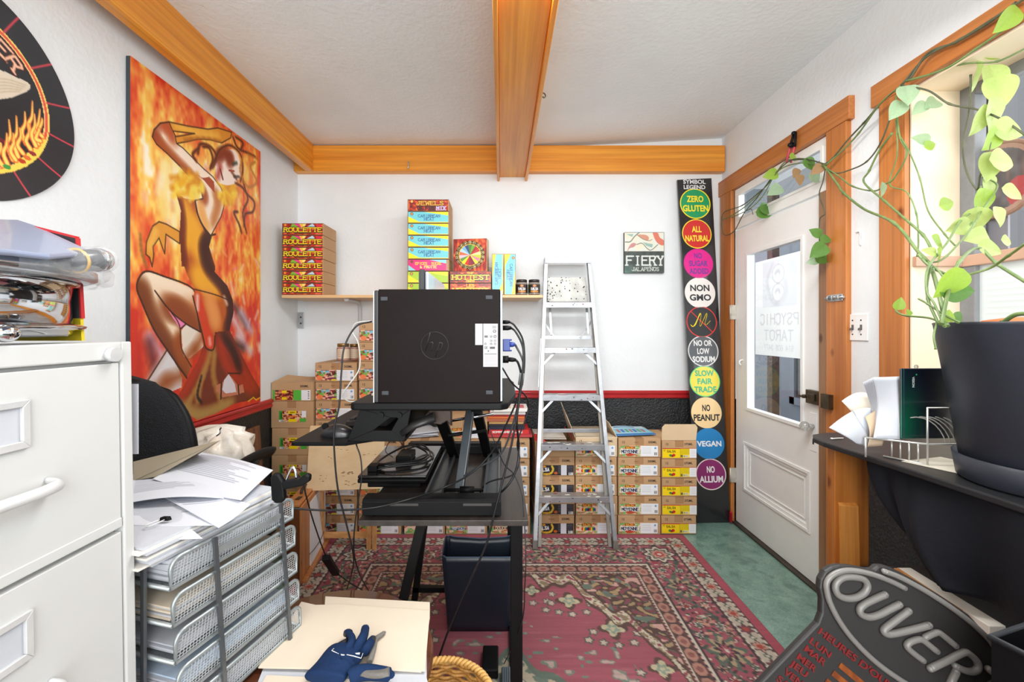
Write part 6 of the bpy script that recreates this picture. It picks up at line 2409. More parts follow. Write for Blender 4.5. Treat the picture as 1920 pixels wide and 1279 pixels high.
for yy in (1.305, 1.86):
    m = MB()
    P2 = [(-.468, kz + .0), (-.295, kz + .0), (-.275, pz0 - .001), (-.43, pz0 - .001)]
    h_ = [(-.392, kz + .032), (-.335, kz + .032), (-.312, kz + .072), (-.338, kz + .072)]
    q = [Vector((x, yy, z)) for x, z in P2]
    h3 = [Vector((x, yy, z)) for x, z in h_]
    for k in range(4):
        j = (k + 1) % 4
        m.prism([q[k], q[j], h3[j], h3[k]], (0, .006, 0))
    m.build('tray_bracket', blk_pl, t, bevel=.001)
    for x in (-.365, -.31):
        m = MB()
        m.cyl((x, yy - .001, pz0 - .02), (x, yy - .008, pz0 - .02), .009, n=14)
        m.build('bracket_bolt', blk_met, t)

# mouse and keyboard
mz = kz + .0004
t = thing('computer_mouse', 'black computer mouse on the left end of the keyboard tray', 'mouse', (-.52, 1.37, mz))
m = MB()


def mousef(u, v):
    a = 2 * math.pi * u
    b = v * math.pi / 2
    x = math.cos(a) * math.cos(b)
    y = math.sin(a) * math.cos(b)
    hump = .037 * (1 - .25 * (x + .25) ** 2)
    return Vector((-.522 + .056 * x, 1.375 + .032 * y * (1 - .12 * abs(x)), mz + max(0, math.sin(b)) ** .8 * hump))


m.surf(mousef, 36, 12, closed_u=True)
m.poly([mousef(i / 36, 0) for i in range(36)])
m.build('shell', M('black_mouse_gloss', (26, 26, 30), .28, var=(8, .1), coat=.2), t)
m = MB()
m.cyl((-.565, 1.371, mz + .030), (-.565, 1.379, mz + .030), .010, n=16)
m.build('scroll_wheel', blk_pl, t)
m = MB()
t = thing('keyboard', 'dark keyboard on the tray under the platform', 'keyboard', (-.47, 1.66, mz))
m = MB()
m.prism([(-.545, 1.50, mz), (-.40, 1.50, mz), (-.40, 1.50, mz + .036), (-.545, 1.50, mz + .018)], (0, .36, 0))
m.build('case', M('brown_black_plastic', (44, 38, 36), .45, var=(10, .1)), t, bevel=.003)
m = MB()
for i in range(5):
    for j in range(15):
        x = -.535 + i * .024
        y = 1.51 + j * .0225
        z = mz + .0185 + (x + .545) / .145 * .018
        m.prism([(x, y, z), (x + .019, y, z + .0024), (x + .019, y + .019, z + .0024), (x, y + .019, z)], (-.001, 0, .006))
k_ = m.build('keys', M('key_caps', (34, 32, 32), .5, var=(30, .1)), t)

# ---------------------------------------------------------------- desktop computer standing on its side
t = thing('desktop_computer', 'black desktop computer standing on its side on the raised platform', 'computer', (-.19, 1.32, pz1))
X0, X1, Y0, Y1, Z0, Z1 = -.378, -.003, 1.276, 1.376, pz1 + .0005, 1.460
case_m = M('brown_black_case', (20, 11, 9), .5, var=(4, .25), spec=.12, bump=(500, .04))
m = MB()
m.box(X0 + .012, X1, Y0, Y1, Z0, Z1)
m.build('case', case_m, t, bevel=.002)
m = MB()
m.box(X0 - .001, X0 + .0115, Y0 + .002, Y1 - .002, Z0, Z1 - .003)
m.build('front_bezel', M('dark_bezel', (40, 38, 40), .4, var=(8, .1)), t, bevel=.003)
m = MB()
m.box(X0 - .0045, X0 - .0012, Y0 + .003, Y1 - .003, Z0, Z1 - .006)
m.build('silver_trim', alu, t, bevel=.001)
for px, py in ((720.5, 560.5), (917, 558), (722.5, 737), (917.5, 736)):
    c_ = W(px, py, Y0)
    m = MB()
    m.box(c_.x - .0105, c_.x + .0105, Y0 - .0035, Y0, c_.z - .006, c_.z + .006)
    m.build('rubber_foot', M('grey_rubber', (52, 56, 62), .6, var=(30, .1)), t, bevel=.002)
c_ = W(815, 648, Y0)
emb = M('embossed_case', (38, 32, 31), .36, metal=.15, var=(6, .1))
m = MB()
R_ = .0405
m.tube([c_ + Vector((R_ * math.cos(a), -.0004, R_ * math.sin(a))) for a in [2 * math.pi * i / 48 for i in range(48)]], .0009, 6, closed=True)
for strokes in (((-.0125, .040), (-.026, -.016)), ((-.017, .008), (-.008, .010), (-.004, .004), (-.0085, -.016)), ((.016, .010), (.003, -.034)), ((.014, .008), (.022, .008), (.0235, -.002), (.018, -.012), (.010, -.014))):
    m.tube(spline([c_ + Vector((x, -.0004, z)) for x, z in strokes], 4) if len(strokes) > 2 else [c_ + Vector((x, -.0004, z)) for x, z in strokes], .0024, 6, flat=.25)
m.build('logo_emblem', emb, t)
# paper stickers with small print
for nm, (a0, b0, a1, b1), seed in (('rating_sticker', (906, 607, 933.5, 688), 1), ('serial_sticker', (891, 607, 905, 647), 2)):
    p0, p1 = W(a0, b0, Y0 - .0006), W(a1, b1, Y0 - .0006)
    w, h = p1.x - p0.x, p0.z - p1.z
    c = Cv(44 if seed == 1 else 24, 120 if seed == 1 else 60, 26, 81 if seed == 1 else 40, (184, 183, 186))
    if seed == 1:
        for (x, y, r) in ((20, 14, 3), (21, 24, 2.6), (14, 24, 2), (14, 32, 2), (21, 32, 2), (14, 38, 2), (21, 38, 2), (4, 38, 2)):
            c.ell(x, y, r, r, (70, 70, 74)); c.ell(x, y, r * .55, r * .55, (184, 183, 186))
        c.rect(16, 4, 23, 9, (150, 150, 154)); c.rect(2, 22, 8, 26, (90, 90, 94)); c.rect(12, 43, 21, 47, (70, 66, 66)); c.text('CE', 5, 45, 3.4, (60, 60, 64), 6)
        for k in range(9):
            c.rect(2, 56 + k * 2.6, 24, 57.2 + k * 2.6, (176, 172, 176) if k else (110, 108, 110))
        c.rect(8, 50, 10, 53, (70, 70, 70))
    else:
        for k in range(3):
            c.rect(9 + k * 5, 2, 10.6 + k * 5, 32 - k * 4, (176, 174, 176))
    W_, H_ = c.W, c.H
    link(nm, c.mesh(nm, lambda x, y: (p0.x + x / W_ * w - t.location.x, 0 * x + Y0 - .0006 - t.location.y, p0.z - y / H_ * h - t.location.z), painted('sticker_print', .5)), t)
# rear panel and ports on the right hand edge
m = MB()
m.box(X1, X1 + .006, Y0 + .004, Y1 - .003, Z0 + .004, Z1 - .004)
rp = m.build('rear_panel', M('zinc_plate', (168, 184, 190), .35, metal=.7, var=(30, .12)), t, bevel=.001)
m = MB()
for k in range(9):
    m.box(X1 + .0061, X1 + .0068, Y0 + .010, Y1 - .012, Z1 - .016 - k * .0105, Z1 - .0105 - k * .0105)
m.build('vent_slots', M('dark_slots', (40, 46, 52), .6, var=(20, .1)), t)

# monitor standing behind, edge on
t = thing('monitor', 'monitor seen edge on behind the computer, pale back catching the light', 'monitor', (-.27, 1.72, pz1))
my0, my1, mz0, mz1 = 1.46, 1.90, 1.225, 1.545
m = MB()
m.box(-.279, -.262, my0, my1, mz0, mz1)
m.build('bezel', M('black_bezel', (22, 23, 26), .4, var=(8, .1)), t, bevel=.002)
m = MB()
m.prism([(-.2615, my0 + .006, mz0 + .01), (-.2615, my1 - .006, mz0 + .01), (-.2615, my1 - .006, mz1 - .006), (-.2615, my0 + .006, mz1 - .006)], (.012, 0, 0))
m.build('back_shell', M('silver_back_shell', (196, 206, 220), .25, metal=.25, var=(5, .08), coat=.3), t, bevel=.006)
m = MB()
m.box(-.283, -.2795, my0 + .008, my1 - .008, mz0 + .012, mz1 - .008)
m.build('screen', M('dark_screen', (14, 15, 18), .12, var=(3, .1)), t)
m = MB()
m.box(-.262, -.235, 1.66, 1.70, pz1 + .012, mz0 + .12)
m.build('stand_neck', blk_pl, t, bevel=.003)
m = MB()
m.box(-.35, -.17, 1.57, 1.79, pz1 + .0005, pz1 + .012)
m.build('stand_base', blk_pl, t, bevel=.004)
o = MB().prism([(-.43, 1.42, pz1 + .0005), (-.40, 1.42, pz1 + .0005), (-.40, 1.66, pz1 + .0005), (-.43, 1.66, pz1 + .0005)], (0, 0, .006)).build('note_pad', M('cream_note', (226, 208, 184), .7, var=(8, .05)))
tag(o, 'cream note pad on the platform left of the computer', 'notepad')

# ---------------------------------------------------------------- laptop and its bundled charger
lz = rz0 + .0575
t = thing('laptop', 'closed black laptop overhanging the left side of the desk', 'laptop', (-.40, 1.75, lz))
lx0, lx1, ly0, ly1 = -.530, -.275, 1.575, 1.985
LD = lz - .034
m = MB()
m.box(lx0, lx1, ly0, ly1, LD, LD + .016)
m.build('base', blk_pl, t, bevel=.005)
m = MB()
m.box(lx0 + .001, lx1 - .001, ly0 + .001, ly1 - .001, LD + .0175, LD + .0285)
m.build('lid', M('glossy_black_lid', (36, 35, 35), .18, var=(3, .1), coat=.5), t, bevel=.004)
m = MB()
m.box(-.500, -.30, 1.60, 1.95, rz0, LD - .0004)
bk = m.build('black_box', blk_pl, None, bevel=.004)
tag(bk, 'flat black drive box on the desk under the laptop', 'box')
cable_m = M('black_cable', (22, 22, 25), .4, var=(20, .1))
lt = LD + .029
t = thing('laptop_charger', 'black laptop charger with its coiled cable lying on the laptop', 'charger', (-.39, 1.76, lt))
m = MB()
m.box(-.425, -.365, 1.72, 1.83, lt, lt + .028)
m.build('adapter', blk_pl, t, bevel=.004)
m = MB()
c0 = Vector((-.40, 1.74, lt + .006))
loop = [(-.49, 1.64, .008), (-.40, 1.655, .010), (-.30, 1.70, .010), (-.285, 1.80, .010), (-.33, 1.88, .012), (-.40, 1.86, .034), (-.46, 1.80, .020), (-.49, 1.70, .010), (-.44, 1.66, .016), (-.36, 1.68, .018), (-.31, 1.74, .018), (-.32, 1.82, .018), (-.38, 1.85, .036), (-.43, 1.83, .034)]
m.tube(spline([(x, y, lt + z) for x, y, z in loop], 8), .0042, 8)
m.tube(spline([(-.47, 1.62, lt + .007), (-.40, 1.64, lt + .02), (-.31, 1.68, lt + .022), (-.295, 1.78, lt + .024), (-.34, 1.84, lt + .040), (-.395, 1.80, lt + .036)], 8), .0036, 8)
m.build('cord', cable_m, t)
m = MB()
m.box(-.505, -.470, 1.615, 1.66, lt, lt + .022)
m.cyl((-.470, 1.637, lt + .011), (-.445, 1.64, lt + .011), .009, .006)
m.build('plug', blk_pl, t, bevel=.002)
m = MB()
m.tube(spline([(-.43, 1.70, lt + .03), (-.47, 1.74, lt + .045), (-.46, 1.80, lt + .075), (-.43, 1.82, lt + .06), (-.40, 1.79, lt + .03)], 6), .0016, 6)
m.build('thin_lead', cable_m, t)

# ---------------------------------------------------------------- cables
def cable(lab, pts, r, mat=cable_m, ends=None, nm='cable'):
    P = [Vector(p) for p in pts]
    t = thing(nm, lab, 'cable', P[0])
    m = MB()
    m.tube(spline(P, 8), r, 8)
    m.build('cord', mat, t)
    for e in ends or []:
        nm2, a, b, ra, rb, mt = e
        m = MB()
        m.tube([a, Vector(a).lerp(Vector(b), .6), b], [ra, ra, rb], 10)
        m.build(nm2, mt, t)
    return t


xr = X1 + .0075
blue = M('blue_plug', (40, 62, 140), .4, var=(10, .1))
Yp = 1.325


def pz(py, Y=1.30):
    return CAMH - (py - CY) * Y / F


def PP(*pts):
    return [W(*p) for p in pts]


zc = lambda py: pz(py, Yp)
grey_c = M('grey_cable', (70, 72, 74), .4, var=(20, .1))
cable('black cable from the topmost port curving down to the desk', [(xr + .022, Yp, zc(604))] + PP((966, 612, 1.33), (981, 640, 1.34), (983, 690, 1.34), (975, 735, 1.34), (952, 790, 1.36), (922, 848, 1.40), (880, 890, 1.40), (830, 915, 1.41), (770, 935, 1.335), (700, 952, 1.32), (620, 957, 1.25), (535, 953, 1.17)), .0030, cable_m, [('plug', (xr, Yp, zc(604)), (xr + .022, Yp, zc(604)), .006, .004, blk_pl)])
cable('black cable from the second port hanging to the floor in front of the bin', [(xr + .026, Yp, zc(615))] + PP((968, 624, 1.30), (981, 655, 1.30), (979, 705, 1.30), (972, 760, 1.30), (962, 820, 1.30), (948, 880, 1.30), (930, 950, 1.29), (912, 1020, 1.29), (885, 1080, 1.30), (862, 1130, 1.31), (838, 1190, 1.33), (820, 1240, 1.36), (806, 1268, 1.40)), .0032, cable_m, [('plug', (xr, Yp, zc(615)), (xr + .026, Yp, zc(615)), .0075, .005, blk_pl)])
t = cable('cable with the blue screw plug at the computer back', [(xr + .036, Yp, zc(646))] + PP((968, 650, 1.34), (981, 680, 1.34), (978, 720, 1.36), (966, 780, 1.40), (940, 850, 1.46), (890, 880, 1.50), (858, 905, 1.55), (866, 935, 1.52), (888, 962, 1.42)), .0034, grey_c, [('cable_end', (xr + .020, Yp, zc(646)), (xr + .038, Yp, zc(646)), .008, .005, blue)])
m = MB()
m.box(xr, xr + .022, Yp - .008, Yp + .008, zc(658), zc(636))
m.box(xr, xr + .028, Yp - .004, Yp + .004, zc(639), zc(636)).box(xr, xr + .028, Yp - .004, Yp + .004, zc(659), zc(656))
m.build('blue_plug', blue, t, bevel=.002)
cable('thick black power cable plugged in lowest at the computer back', [(xr + .038, Yp, zc(674))] + PP((972, 682, 1.33), (977, 705, 1.34), (974, 745, 1.38), (969, 790, 1.44), (973, 840, 1.50), (968, 880, 1.46), (948, 915, 1.44), (905, 948, 1.50)), .0038, cable_m, [('plug', (xr, Yp, zc(674)), (xr + .018, Yp, zc(674)), .011, .011, blk_pl), ('cable_end', (xr + .016, Yp, zc(674)), (xr + .040, Yp, zc(675)), .007, .005, blk_pl)])
cable('black cable looping out over the books beside the computer', PP((942, 690, 1.42), (960, 718, 1.44), (985, 742, 1.50), (991, 762, 1.52), (984, 790, 1.52), (970, 830, 1.52), (974, 860, 1.54), (962, 890, 1.52), (915, 905, 1.54), (896, 930, 1.56)), .0028)
cable('thin cable from the riser to the right edge of the desk', PP((915, 800, 1.60), (928, 830, 1.58), (945, 870, 1.50), (964, 890, 1.46), (978, 925, 1.42), (982, 960, 1.36), (986, 1040, 1.31), (984, 1100, 1.30), (980, 1160, 1.31), (962, 1210, 1.45), (945, 1245, 1.60)), .0018)
m = MB()
m.tube(PP((979, 700, 1.318), (976, 722, 1.318)), .0085, 12)
o = m.build('ferrite_choke', M('grey_choke', (108, 112, 112), .4, var=(8, .06)))
o.parent = [x for x in COL.objects if x.get('label', '').startswith('black cable from the second port')][0]
o.matrix_parent_inverse = Matrix.Translation(-o.parent.location)
cable('black mouse cable hanging from the keyboard tray to the floor', [(-.466, 1.372, mz + .008)] + PP((668, 833, 1.33), (676, 858, 1.325), (678, 895, 1.32), (670, 950, 1.32), (664, 1000, 1.33), (665, 1045, 1.40), (678, 1085, 1.60), (694, 1112, 1.85), (704, 1122, 2.10)), .0022)
cable('long black cable looping from the computer past the mouse to the floor', PP((697, 603, 1.30), (668, 612, 1.28), (646, 650, 1.26), (640, 700, 1.255), (636, 760, 1.25), (627, 800, 1.245), (627, 850, 1.245), (634, 920, 1.25), (650, 985, 1.27), (663, 1045, 1.35), (658, 1080, 1.6), (648, 1112, 2.0)), .0026)
cable('pale grey cable curling down beside the computer onto the platform', PP((697, 602, 1.34), (668, 606, 1.36), (661, 622, 1.37), (672, 645, 1.37), (674, 690, 1.37), (654, 722, 1.36), (643, 740, 1.37), (656, 753, 1.39), (690, 748, 1.41), (720, 742, 1.44)), .0022, M('pale_cable', (206, 204, 200), .4, var=(20, .05)))
t = cable('black cable with an inline adapter hanging from the spring clamp', PP((556, 888, 1.14), (568, 905, 1.16), (574, 930, 1.2), (590, 985, 1.35), (612, 1045, 1.6), (630, 1072, 1.75), (655, 1092, 1.95), (690, 1113, 2.12)), .0022)
m = MB()
a, b = W(611, 1045, 1.58), W(630, 1075, 1.76)
m.bar(a, b, .028, .02)
m.build('inline_adapter', blk_pl, t, bevel=.003)

# ---------------------------------------------------------------- waste bin
t = thing('waste_bin', 'tall dark navy plastic waste bin under the desk', 'bin', (-.10, 1.93, RZ))
navy_p = M('navy_bin_plastic', (24, 32, 44), .38, var=(3, .12), coat=.1)
m = MB()
bx, by = -.100, 1.935


def binf(u, v):
    # rounded rectangle that flares upward; side rims dip to a curve
    a = 2 * math.pi * u
    w, d = .136 + .024 * v, .045 + .038 * v
    c_, s_ = math.cos(a), math.sin(a)
    e = .13
    x = w * math.copysign(abs(c_) ** e, c_)
    y = d * math.copysign(abs(s_) ** e, s_)
    y *= 1 - .10 * v * (abs(x) / w > .9)
    z = RZ + .001 + v * .345
    if v > .6:
        f = (v - .6) / .4
        z += f * (.020 * (y > 0) * (abs(x) / w) ** 3)
    return Vector((bx + x, by + y + .002 * v, z))


m.surf(binf, 72, 14, closed_u=True)
m.poly([binf(i / 72, 0) for i in range(72)])
m.build('body', navy_p, t, thick=.003)
m = MB()
m.tube([binf(i / 72, 1) for i in range(72)], .0025, 6, closed=True)
m.build('rim', M('bin_rim', (66, 84, 108), .4, var=(6, .08)), t)
# power bits on the rug
t = thing('power_adapter', 'black power adapter lying on the rug by the desk leg', 'adapter', (-.02, 1.68, RZ))
MB().box(-.075, -.012, 1.63, 1.76, RZ + .0005, RZ + .036).build('body', blk_pl, t, bevel=.005)
t = thing('ribbed_pedal', 'grey ribbed foot pedal on the rug behind the desk leg', 'pedal', (.03, 1.6, RZ))
m = MB()
m.box(.0, .062, 1.50, 1.66, RZ + .0005, RZ + .026)
m.build('base', M('slate_plastic', (74, 84, 92), .5, var=(8, .1)), t, bevel=.004)
m = MB()
for k in range(7):
    m.box(.005 + k * .0078, .009 + k * .0078, 1.505, 1.655, RZ + .0262, RZ + .030)
m.build('ribs', M('slate_ribs', (96, 106, 114), .5, var=(8, .1)), t)
# ================================================================ STEPLADDER
alu_l = M('scuffed_aluminium', (176, 179, 184), .38, metal=.75, var=(14, .14), bump=(40, .1))
paint_w = M('paint_splashes', (232, 230, 224), .7, var=(30, .1))
paint_r = M('red_paint_drips', (140, 44, 40), .6, var=(30, .2))
paint_k = M('dark_specks', (46, 44, 46), .7, var=(30, .2))
t = thing('stepladder', 'paint spattered aluminium stepladder standing before the stacked cartons', 'ladder', (.39, 2.66, RZ))


def ly(z):
    return 2.595 + z / 1.84 * .385


def lx(side, z):
    a = xat(1003 if side < 0 else 1155, 2.595)
    b = xat(1024.5 if side < 0 else 1104, 2.98)
    return a + (b - a) * z / 1.84


up_l = Vector((0, .385, 1.84)).normalized()
fw = Vector((0, -1.84, .385)).normalized()
for s_ in (-1, 1):
    a, b = Vector((lx(s_, RZ + .022), ly(0), RZ + .022)), Vector((lx(s_, 1.835), ly(1.835), 1.835))
    d = (b - a).normalized()
    sd = d.cross(Vector((0, -1, .2)).normalized()).normalized()
    m = MB()
    m.bar(a, b, .024, .003, fw)
    m.bar(a + Vector((s_ * .0105, .024, 0)), b + Vector((s_ * .0105, .024, 0)), .003, .048, fw)
    m.bar(a + Vector((0, .046, 0)), b + Vector((0, .046, 0)), .020, .003, fw)
    o = m.build('front_rail', alu_l, t, bevel=.0008)
    m = MB()
    m.prism([a + Vector((-.016, -.006, -.02)), a + Vector((.016, -.006, -.02)), a + Vector((.014, -.004, .03)), a + Vector((-.014, -.004, .03))], (0, .058, 0))
    m.build('foot', M('worn_grey_foot', (112, 108, 104), .7, var=(20, .2)), t, bevel=.002)
    # rear leg, folded in close behind the front rails
    e = Vector((lx(s_, 1.80) + s_ * .004, 3.03, 1.80))
    f = Vector((lx(s_, .05) - s_ * .028, 2.622, RZ + .002))
    m = MB()
    m.bar(f, e, .020, .014, fw)
    m.build('rear_leg', M('dull_aluminium', (150, 145, 138), .45, metal=.5, var=(10, .15)), t, bevel=.001)
    # spreader hinge
    m = MB()
    m.bar((lx(s_, .98) + s_ * .018, ly(.98) + .02, .96), (lx(s_, 1.27) + s_ * .014, ly(1.27) + .02, 1.28), .006, .012, fw)
    if s_ < 0:
        m.build('spreader', alu_l, t)
    for z in (.30, .61, .915, 1.22, 1.525, 1.80):
        m = MB()
        m.cyl((lx(s_, z), ly(z) - .0018, z - .018), (lx(s_, z), ly(z) - .0045, z - .018), .0045, n=10)
        m.build('rivet', M('dark_rivet', (66, 62, 60), .5, metal=.6, var=(30, .2)), t)
zsteps = (.305, .61, .915, 1.22, 1.525)
for i, z in enumerate(zsteps):
    y = ly(z)
    x0, x1 = lx(-1, z) + .010, lx(1, z) - .010
    m = MB()
    m.box(x0, x1, y - .010, y + .072, z - .004, z)
    m.box(x0, x1, y - .012, y - .009, z - .036, z)
    m.box(x0, x1, y + .069, y + .072, z - .03, z)
    m.build('step', alu_l, t, bevel=.001)
    # paint on the treads
    rs = random.Random(i)
    m = MB()
    for k in range(9):
        xa, ya, ww = rs.uniform(x0 + .02, x1 - .05), rs.uniform(y - .006, y + .05), rs.uniform(.008, .04)
        m.prism([(xa + ww * math.cos(q) * rs.uniform(.6, 1), ya + ww * .4 * math.sin(q) * rs.uniform(.6, 1), z + .0001) for q in [2 * math.pi * j / 9 for j in range(9)]], (0, 0, .0006), rs.choice([0, 0, 0, 1]))
    for k in range(7):
        xa, za, ww = rs.uniform(x0 + .02, x1 - .02), rs.uniform(z - .03, z - .006), rs.uniform(.002, .009)
        m.prism([(xa + ww * math.cos(q) * rs.uniform(.5, 1), y - .0121, za + ww * .6 * math.sin(q) * rs.uniform(.5, 1)) for q in [2 * math.pi * j / 8 for j in range(8)]], (0, -.0004, 0), rs.choice([0, 2, 2, 1, 3]))
    sp = m.build('paint_splash', [paint_w, paint_r, M('navy_paint', (52, 66, 92), .6, var=(30, .2)), paint_k], t)
    sp['kind'] = 'stuff'
    if i < 4:
        for s_ in (-1, 1):
            xr_ = lx(s_, z - .10)
            m = MB()
            m.bar((xr_ - s_ * .008, ly(z - .10) + .01, z - .11), (xr_ - s_ * .085, y + .01, z - .034), .016, .004, fw)
            m.build('step_brace', alu_l, t, bevel=.0008)
# red drips down the left rail
m = MB()
rs = random.Random(9)
for k in range(26):
    z = rs.choice([rs.uniform(.74, .93), rs.uniform(.5, 1.0), rs.uniform(.95, 1.2)])
    xx = lx(-1, z) + rs.uniform(-.008, .008)
    w2, h2 = rs.uniform(.0015, .004), rs.uniform(.004, .02)
    m.prism([(xx - w2, ly(z) - .0018, z), (xx + w2, ly(z) - .0018, z), (xx + w2 * .6, ly(z - h2) - .0018, z - h2), (xx - w2 * .6, ly(z - h2) - .0018, z - h2)], (0, -.0006, 0))
for k in range(8):
    z = rs.uniform(.8, 1.75)
    xx = lx(1, z) + rs.uniform(-.008, .008)
    m.prism([(xx - .003, ly(z) - .0018, z), (xx + .003, ly(z) - .0018, z), (xx + .002, ly(z) - .0018, z - .012)], (0, -.0006, 0))
m.build('red_drips', paint_r, t)['kind'] = 'stuff'
m = MB()
x0, x1 = lx(-1, 1.83) - .010, lx(1, 1.83) + .010
m.box(x0, x1, ly(1.83) - .012, 3.075, 1.838, 1.842).box(x0, x1, ly(1.83) - .014, ly(1.83) - .011, 1.80, 1.842).box(x0, x0 + .003, ly(1.83) - .012, 3.075, 1.80, 1.84).box(x1 - .003, x1, ly(1.83) - .012, 3.075, 1.80, 1.84)
m.build('top_cap', alu_l, t, bevel=.001)
# folded paint shelf, rear cross bars and their braces
def rear(z, off=.02):
    return 2.622 + (z / 1.80) * .408 + off


m = MB()
p_ = [(W(1026.5, 520, 3.02)), (W(1098, 520, 3.02)), (W(1103, 566, 3.0)), (W(1026.5, 566, 3.0))]
m.prism(p_, (0, .004, 0))
ps = m.build('paint_shelf', M('spattered_shelf', (186, 185, 180), .5, metal=.3, var=(16, .2)), t, bevel=.001)
m = MB()
rs = random.Random(12)
for k in range(60):
    u, v = rs.random() ** (1.6 if k < 42 else 1), rs.random() ** 1.3
    q = p_[0].lerp(p_[1], u).lerp(p_[3].lerp(p_[2], u), v)
    w2 = rs.uniform(.002, .0058)
    m.prism([q + Vector((w2 * math.cos(a), -.0002, w2 * math.sin(a))) for a in (0, 1, 2.2, 3.3, 4.4, 5.4)], (0, -.0004, 0))
m.build('dark_speckle', paint_k, ps)['kind'] = 'stuff'
for py in (633, 800):
    m = MB()
    zz = CAMH - (py - CY) * 2.90 / F
    m.bar((lx(-1, zz) - .0, rear(zz, .008), zz), (lx(1, zz) - .005, rear(zz, .008), zz), .004, .024, (0, 0, 1))
    m.build('rear_bar', alu_l, t, bevel=.001)
for s_, pts in ((-1, ((1031, 578), (1034, 628))), (1, ((1100, 578), (1103, 626)))):
    m = MB()
    m.bar(W(*pts[0], 2.97), W(*pts[1], 2.92), .016, .006, (0, -1, 0))
    m.build('shelf_strut', alu_l, t, bevel=.001)
    m = MB()
    q = ((1022, 607), (1041, 636)) if s_ < 0 else ((1112, 598), (1088, 634))
    m.bar(W(*q[0], 2.96), W(*q[1], 2.915), .014, .004, (0, -1, 0))
    m.build('rear_brace', alu_l, t, bevel=.0008)

# ================================================================ PLYWOOD STAND AND EASEL BOX
ply = M('stained_plywood', (222, 190, 146), .55, var=(5, .10), rgb2=(238, 212, 172), stretch=(1, 1, 2.2))
pine2 = wood('pine_legs', (206, 148, 88), (226, 172, 112), 2, .5, 1.4)
t = thing('plywood_stand', 'stained plywood panel on pine legs behind the hanging cables', 'stand', (-.93, 2.5, RZ))
yp = 2.47
bp = [W(573.5, 921, yp), W(722, 900, yp), W(722, 800, yp + .06), (W(581, 800, yp + .06))]
bp[1] = W(715, 917, yp)
m = MB()
m.prism(bp, (0, .016, .003))
bd = m.build('panel', ply, t, bevel=.002)
m = MB()
nrm = (bp[1] - bp[0]).cross(bp[3] - bp[0]).normalized()
if nrm.y > 0:
    nrm = -nrm
U_, V_ = (bp[1] - bp[0]).normalized(), (bp[3] - bp[0]).normalized()
rs = random.Random(3)
for (px, py, n, sx, sy) in ((603, 898, 5, .020, .006), (648, 890, 9, .03, .012), (655, 905, 6, .024, .006), (620, 862, 3, .02, .006), (690, 850, 4, .03, .006), (640, 845, 4, .04, .004)):
    for k in range(n):
        q = W(px + rs.uniform(-14, 14) * sx / .03, py + rs.uniform(-6, 6), yp)
        d = ((bp[0] - q).dot(nrm))
        q = q + nrm * (d + .0003)
        w2, h2 = rs.uniform(.003, sx * .5), rs.uniform(.001, sy * .4)
        m.prism([q + U_ * (w2 * math.cos(a) * rs.uniform(.6, 1)) + V_ * (h2 * math.sin(a)) for a in (0, .8, 1.6, 2.4, 3.2, 4, 4.8, 5.5)], nrm * .0003)
m.build('stain', M('brown_stain', (150, 112, 70), .6, var=(30, .3)), bd)['kind'] = 'stuff'
for (pa, pb, w_, y0_, y1_) in (((693, 918), (692, 1031), .027, 2.50, 2.60), ((703, 912), (702, 1031), .024, 2.52, 2.60), ((604, 921), (606, 1018), .018, 2.50, 2.66)):
    m = MB()
    m.bar(W(*pa, y0_), W(pb[0], CY + (CAMH - RZ - .001) * F / y1_, y1_), w_, .018, (0, -1, .1))
    m.build('leg', pine2, t, bevel=.0015)
m = MB()
m.bar(W(607, 1003, 2.645), W(690, 1003, 2.60), .022, .032, (0, 0, 1))
m.build('crossbar', wood('pine_bar', (206, 148, 88), (226, 172, 112), 0, .5, 1.4), t, bevel=.0015)

umber = wood('umber_box_wood', (92, 48, 26), (122, 70, 40), 2, .35, 1.4, coat=.3)
honey = wood('honey_box_wood', (178, 112, 62), (204, 140, 86), 2, .4, 1.4, coat=.2)
t = thing('artist_easel_box', 'wooden artist easel box with white panel beside the letter trays', 'easel', (-1.08, 2.4, RZ))
a0, a1 = Vector((-1.134, 2.235, RZ + .001)), Vector((-1.056, 2.240, RZ + .001))
c1, c0 = Vector((-1.118, 2.690, RZ + .001)), Vector((-1.188, 2.684, RZ + .001))
hz = .400
m = MB()
m.prism([a0, a1, c1, c0], (0, 0, hz))
m.build('box', [umber], t, bevel=.003)
sd = (c1 - a1).normalized()
out = Vector((sd.y, -sd.x, 0))
if out.x < 0:
    out = -out
L_ = (c1 - a1).length
m = MB()
m.prism([a1 + out * .001 + sd * .0, a1 + out * .001 + sd * L_, a1 + out * .001 + sd * L_ + Vector((0, 0, hz)), a1 + out * .001 + Vector((0, 0, hz))], out * .012)
m.prism([a0 + Vector((0, 0, hz + .0005)), a1 + Vector((0, 0, hz + .0005)), c1 + Vector((0, 0, hz + .0005)), c0 + Vector((0, 0, hz + .0005))], (0, 0, .012))
m.build('face_board', honey, t, bevel=.002)
m = MB()
q = lambda s, z: a1 + out * .0135 + sd * (L_ * s) + Vector((0, 0, z))
m.prism([q(.30, .02), q(.97, .02), q(.97, .37), q(.30, .37)], out * .004)
m.build('white_panel', M('white_gesso', (230, 232, 238), .6, var=(6, .03)), t)
m = MB()
m.prism([q(0, -.0), q(1, -.0), q(1, .018), q(0, .018)], out * .026)
m.build('ledge', honey, t, bevel=.002)
m = MB()
tp_ = lambda s, f: (a0 + (a1 - a0) * f) + sd * (L_ * s) + Vector((0, 0, hz + .013))
m.tube(spline([tp_(.35, .5), tp_(.37, .5) + Vector((0, 0, .018)), tp_(.5, .5) + Vector((0, 0, .024)), tp_(.63, .5) + Vector((0, 0, .018)), tp_(.65, .5)], 5), .008, 8, flat=.7)
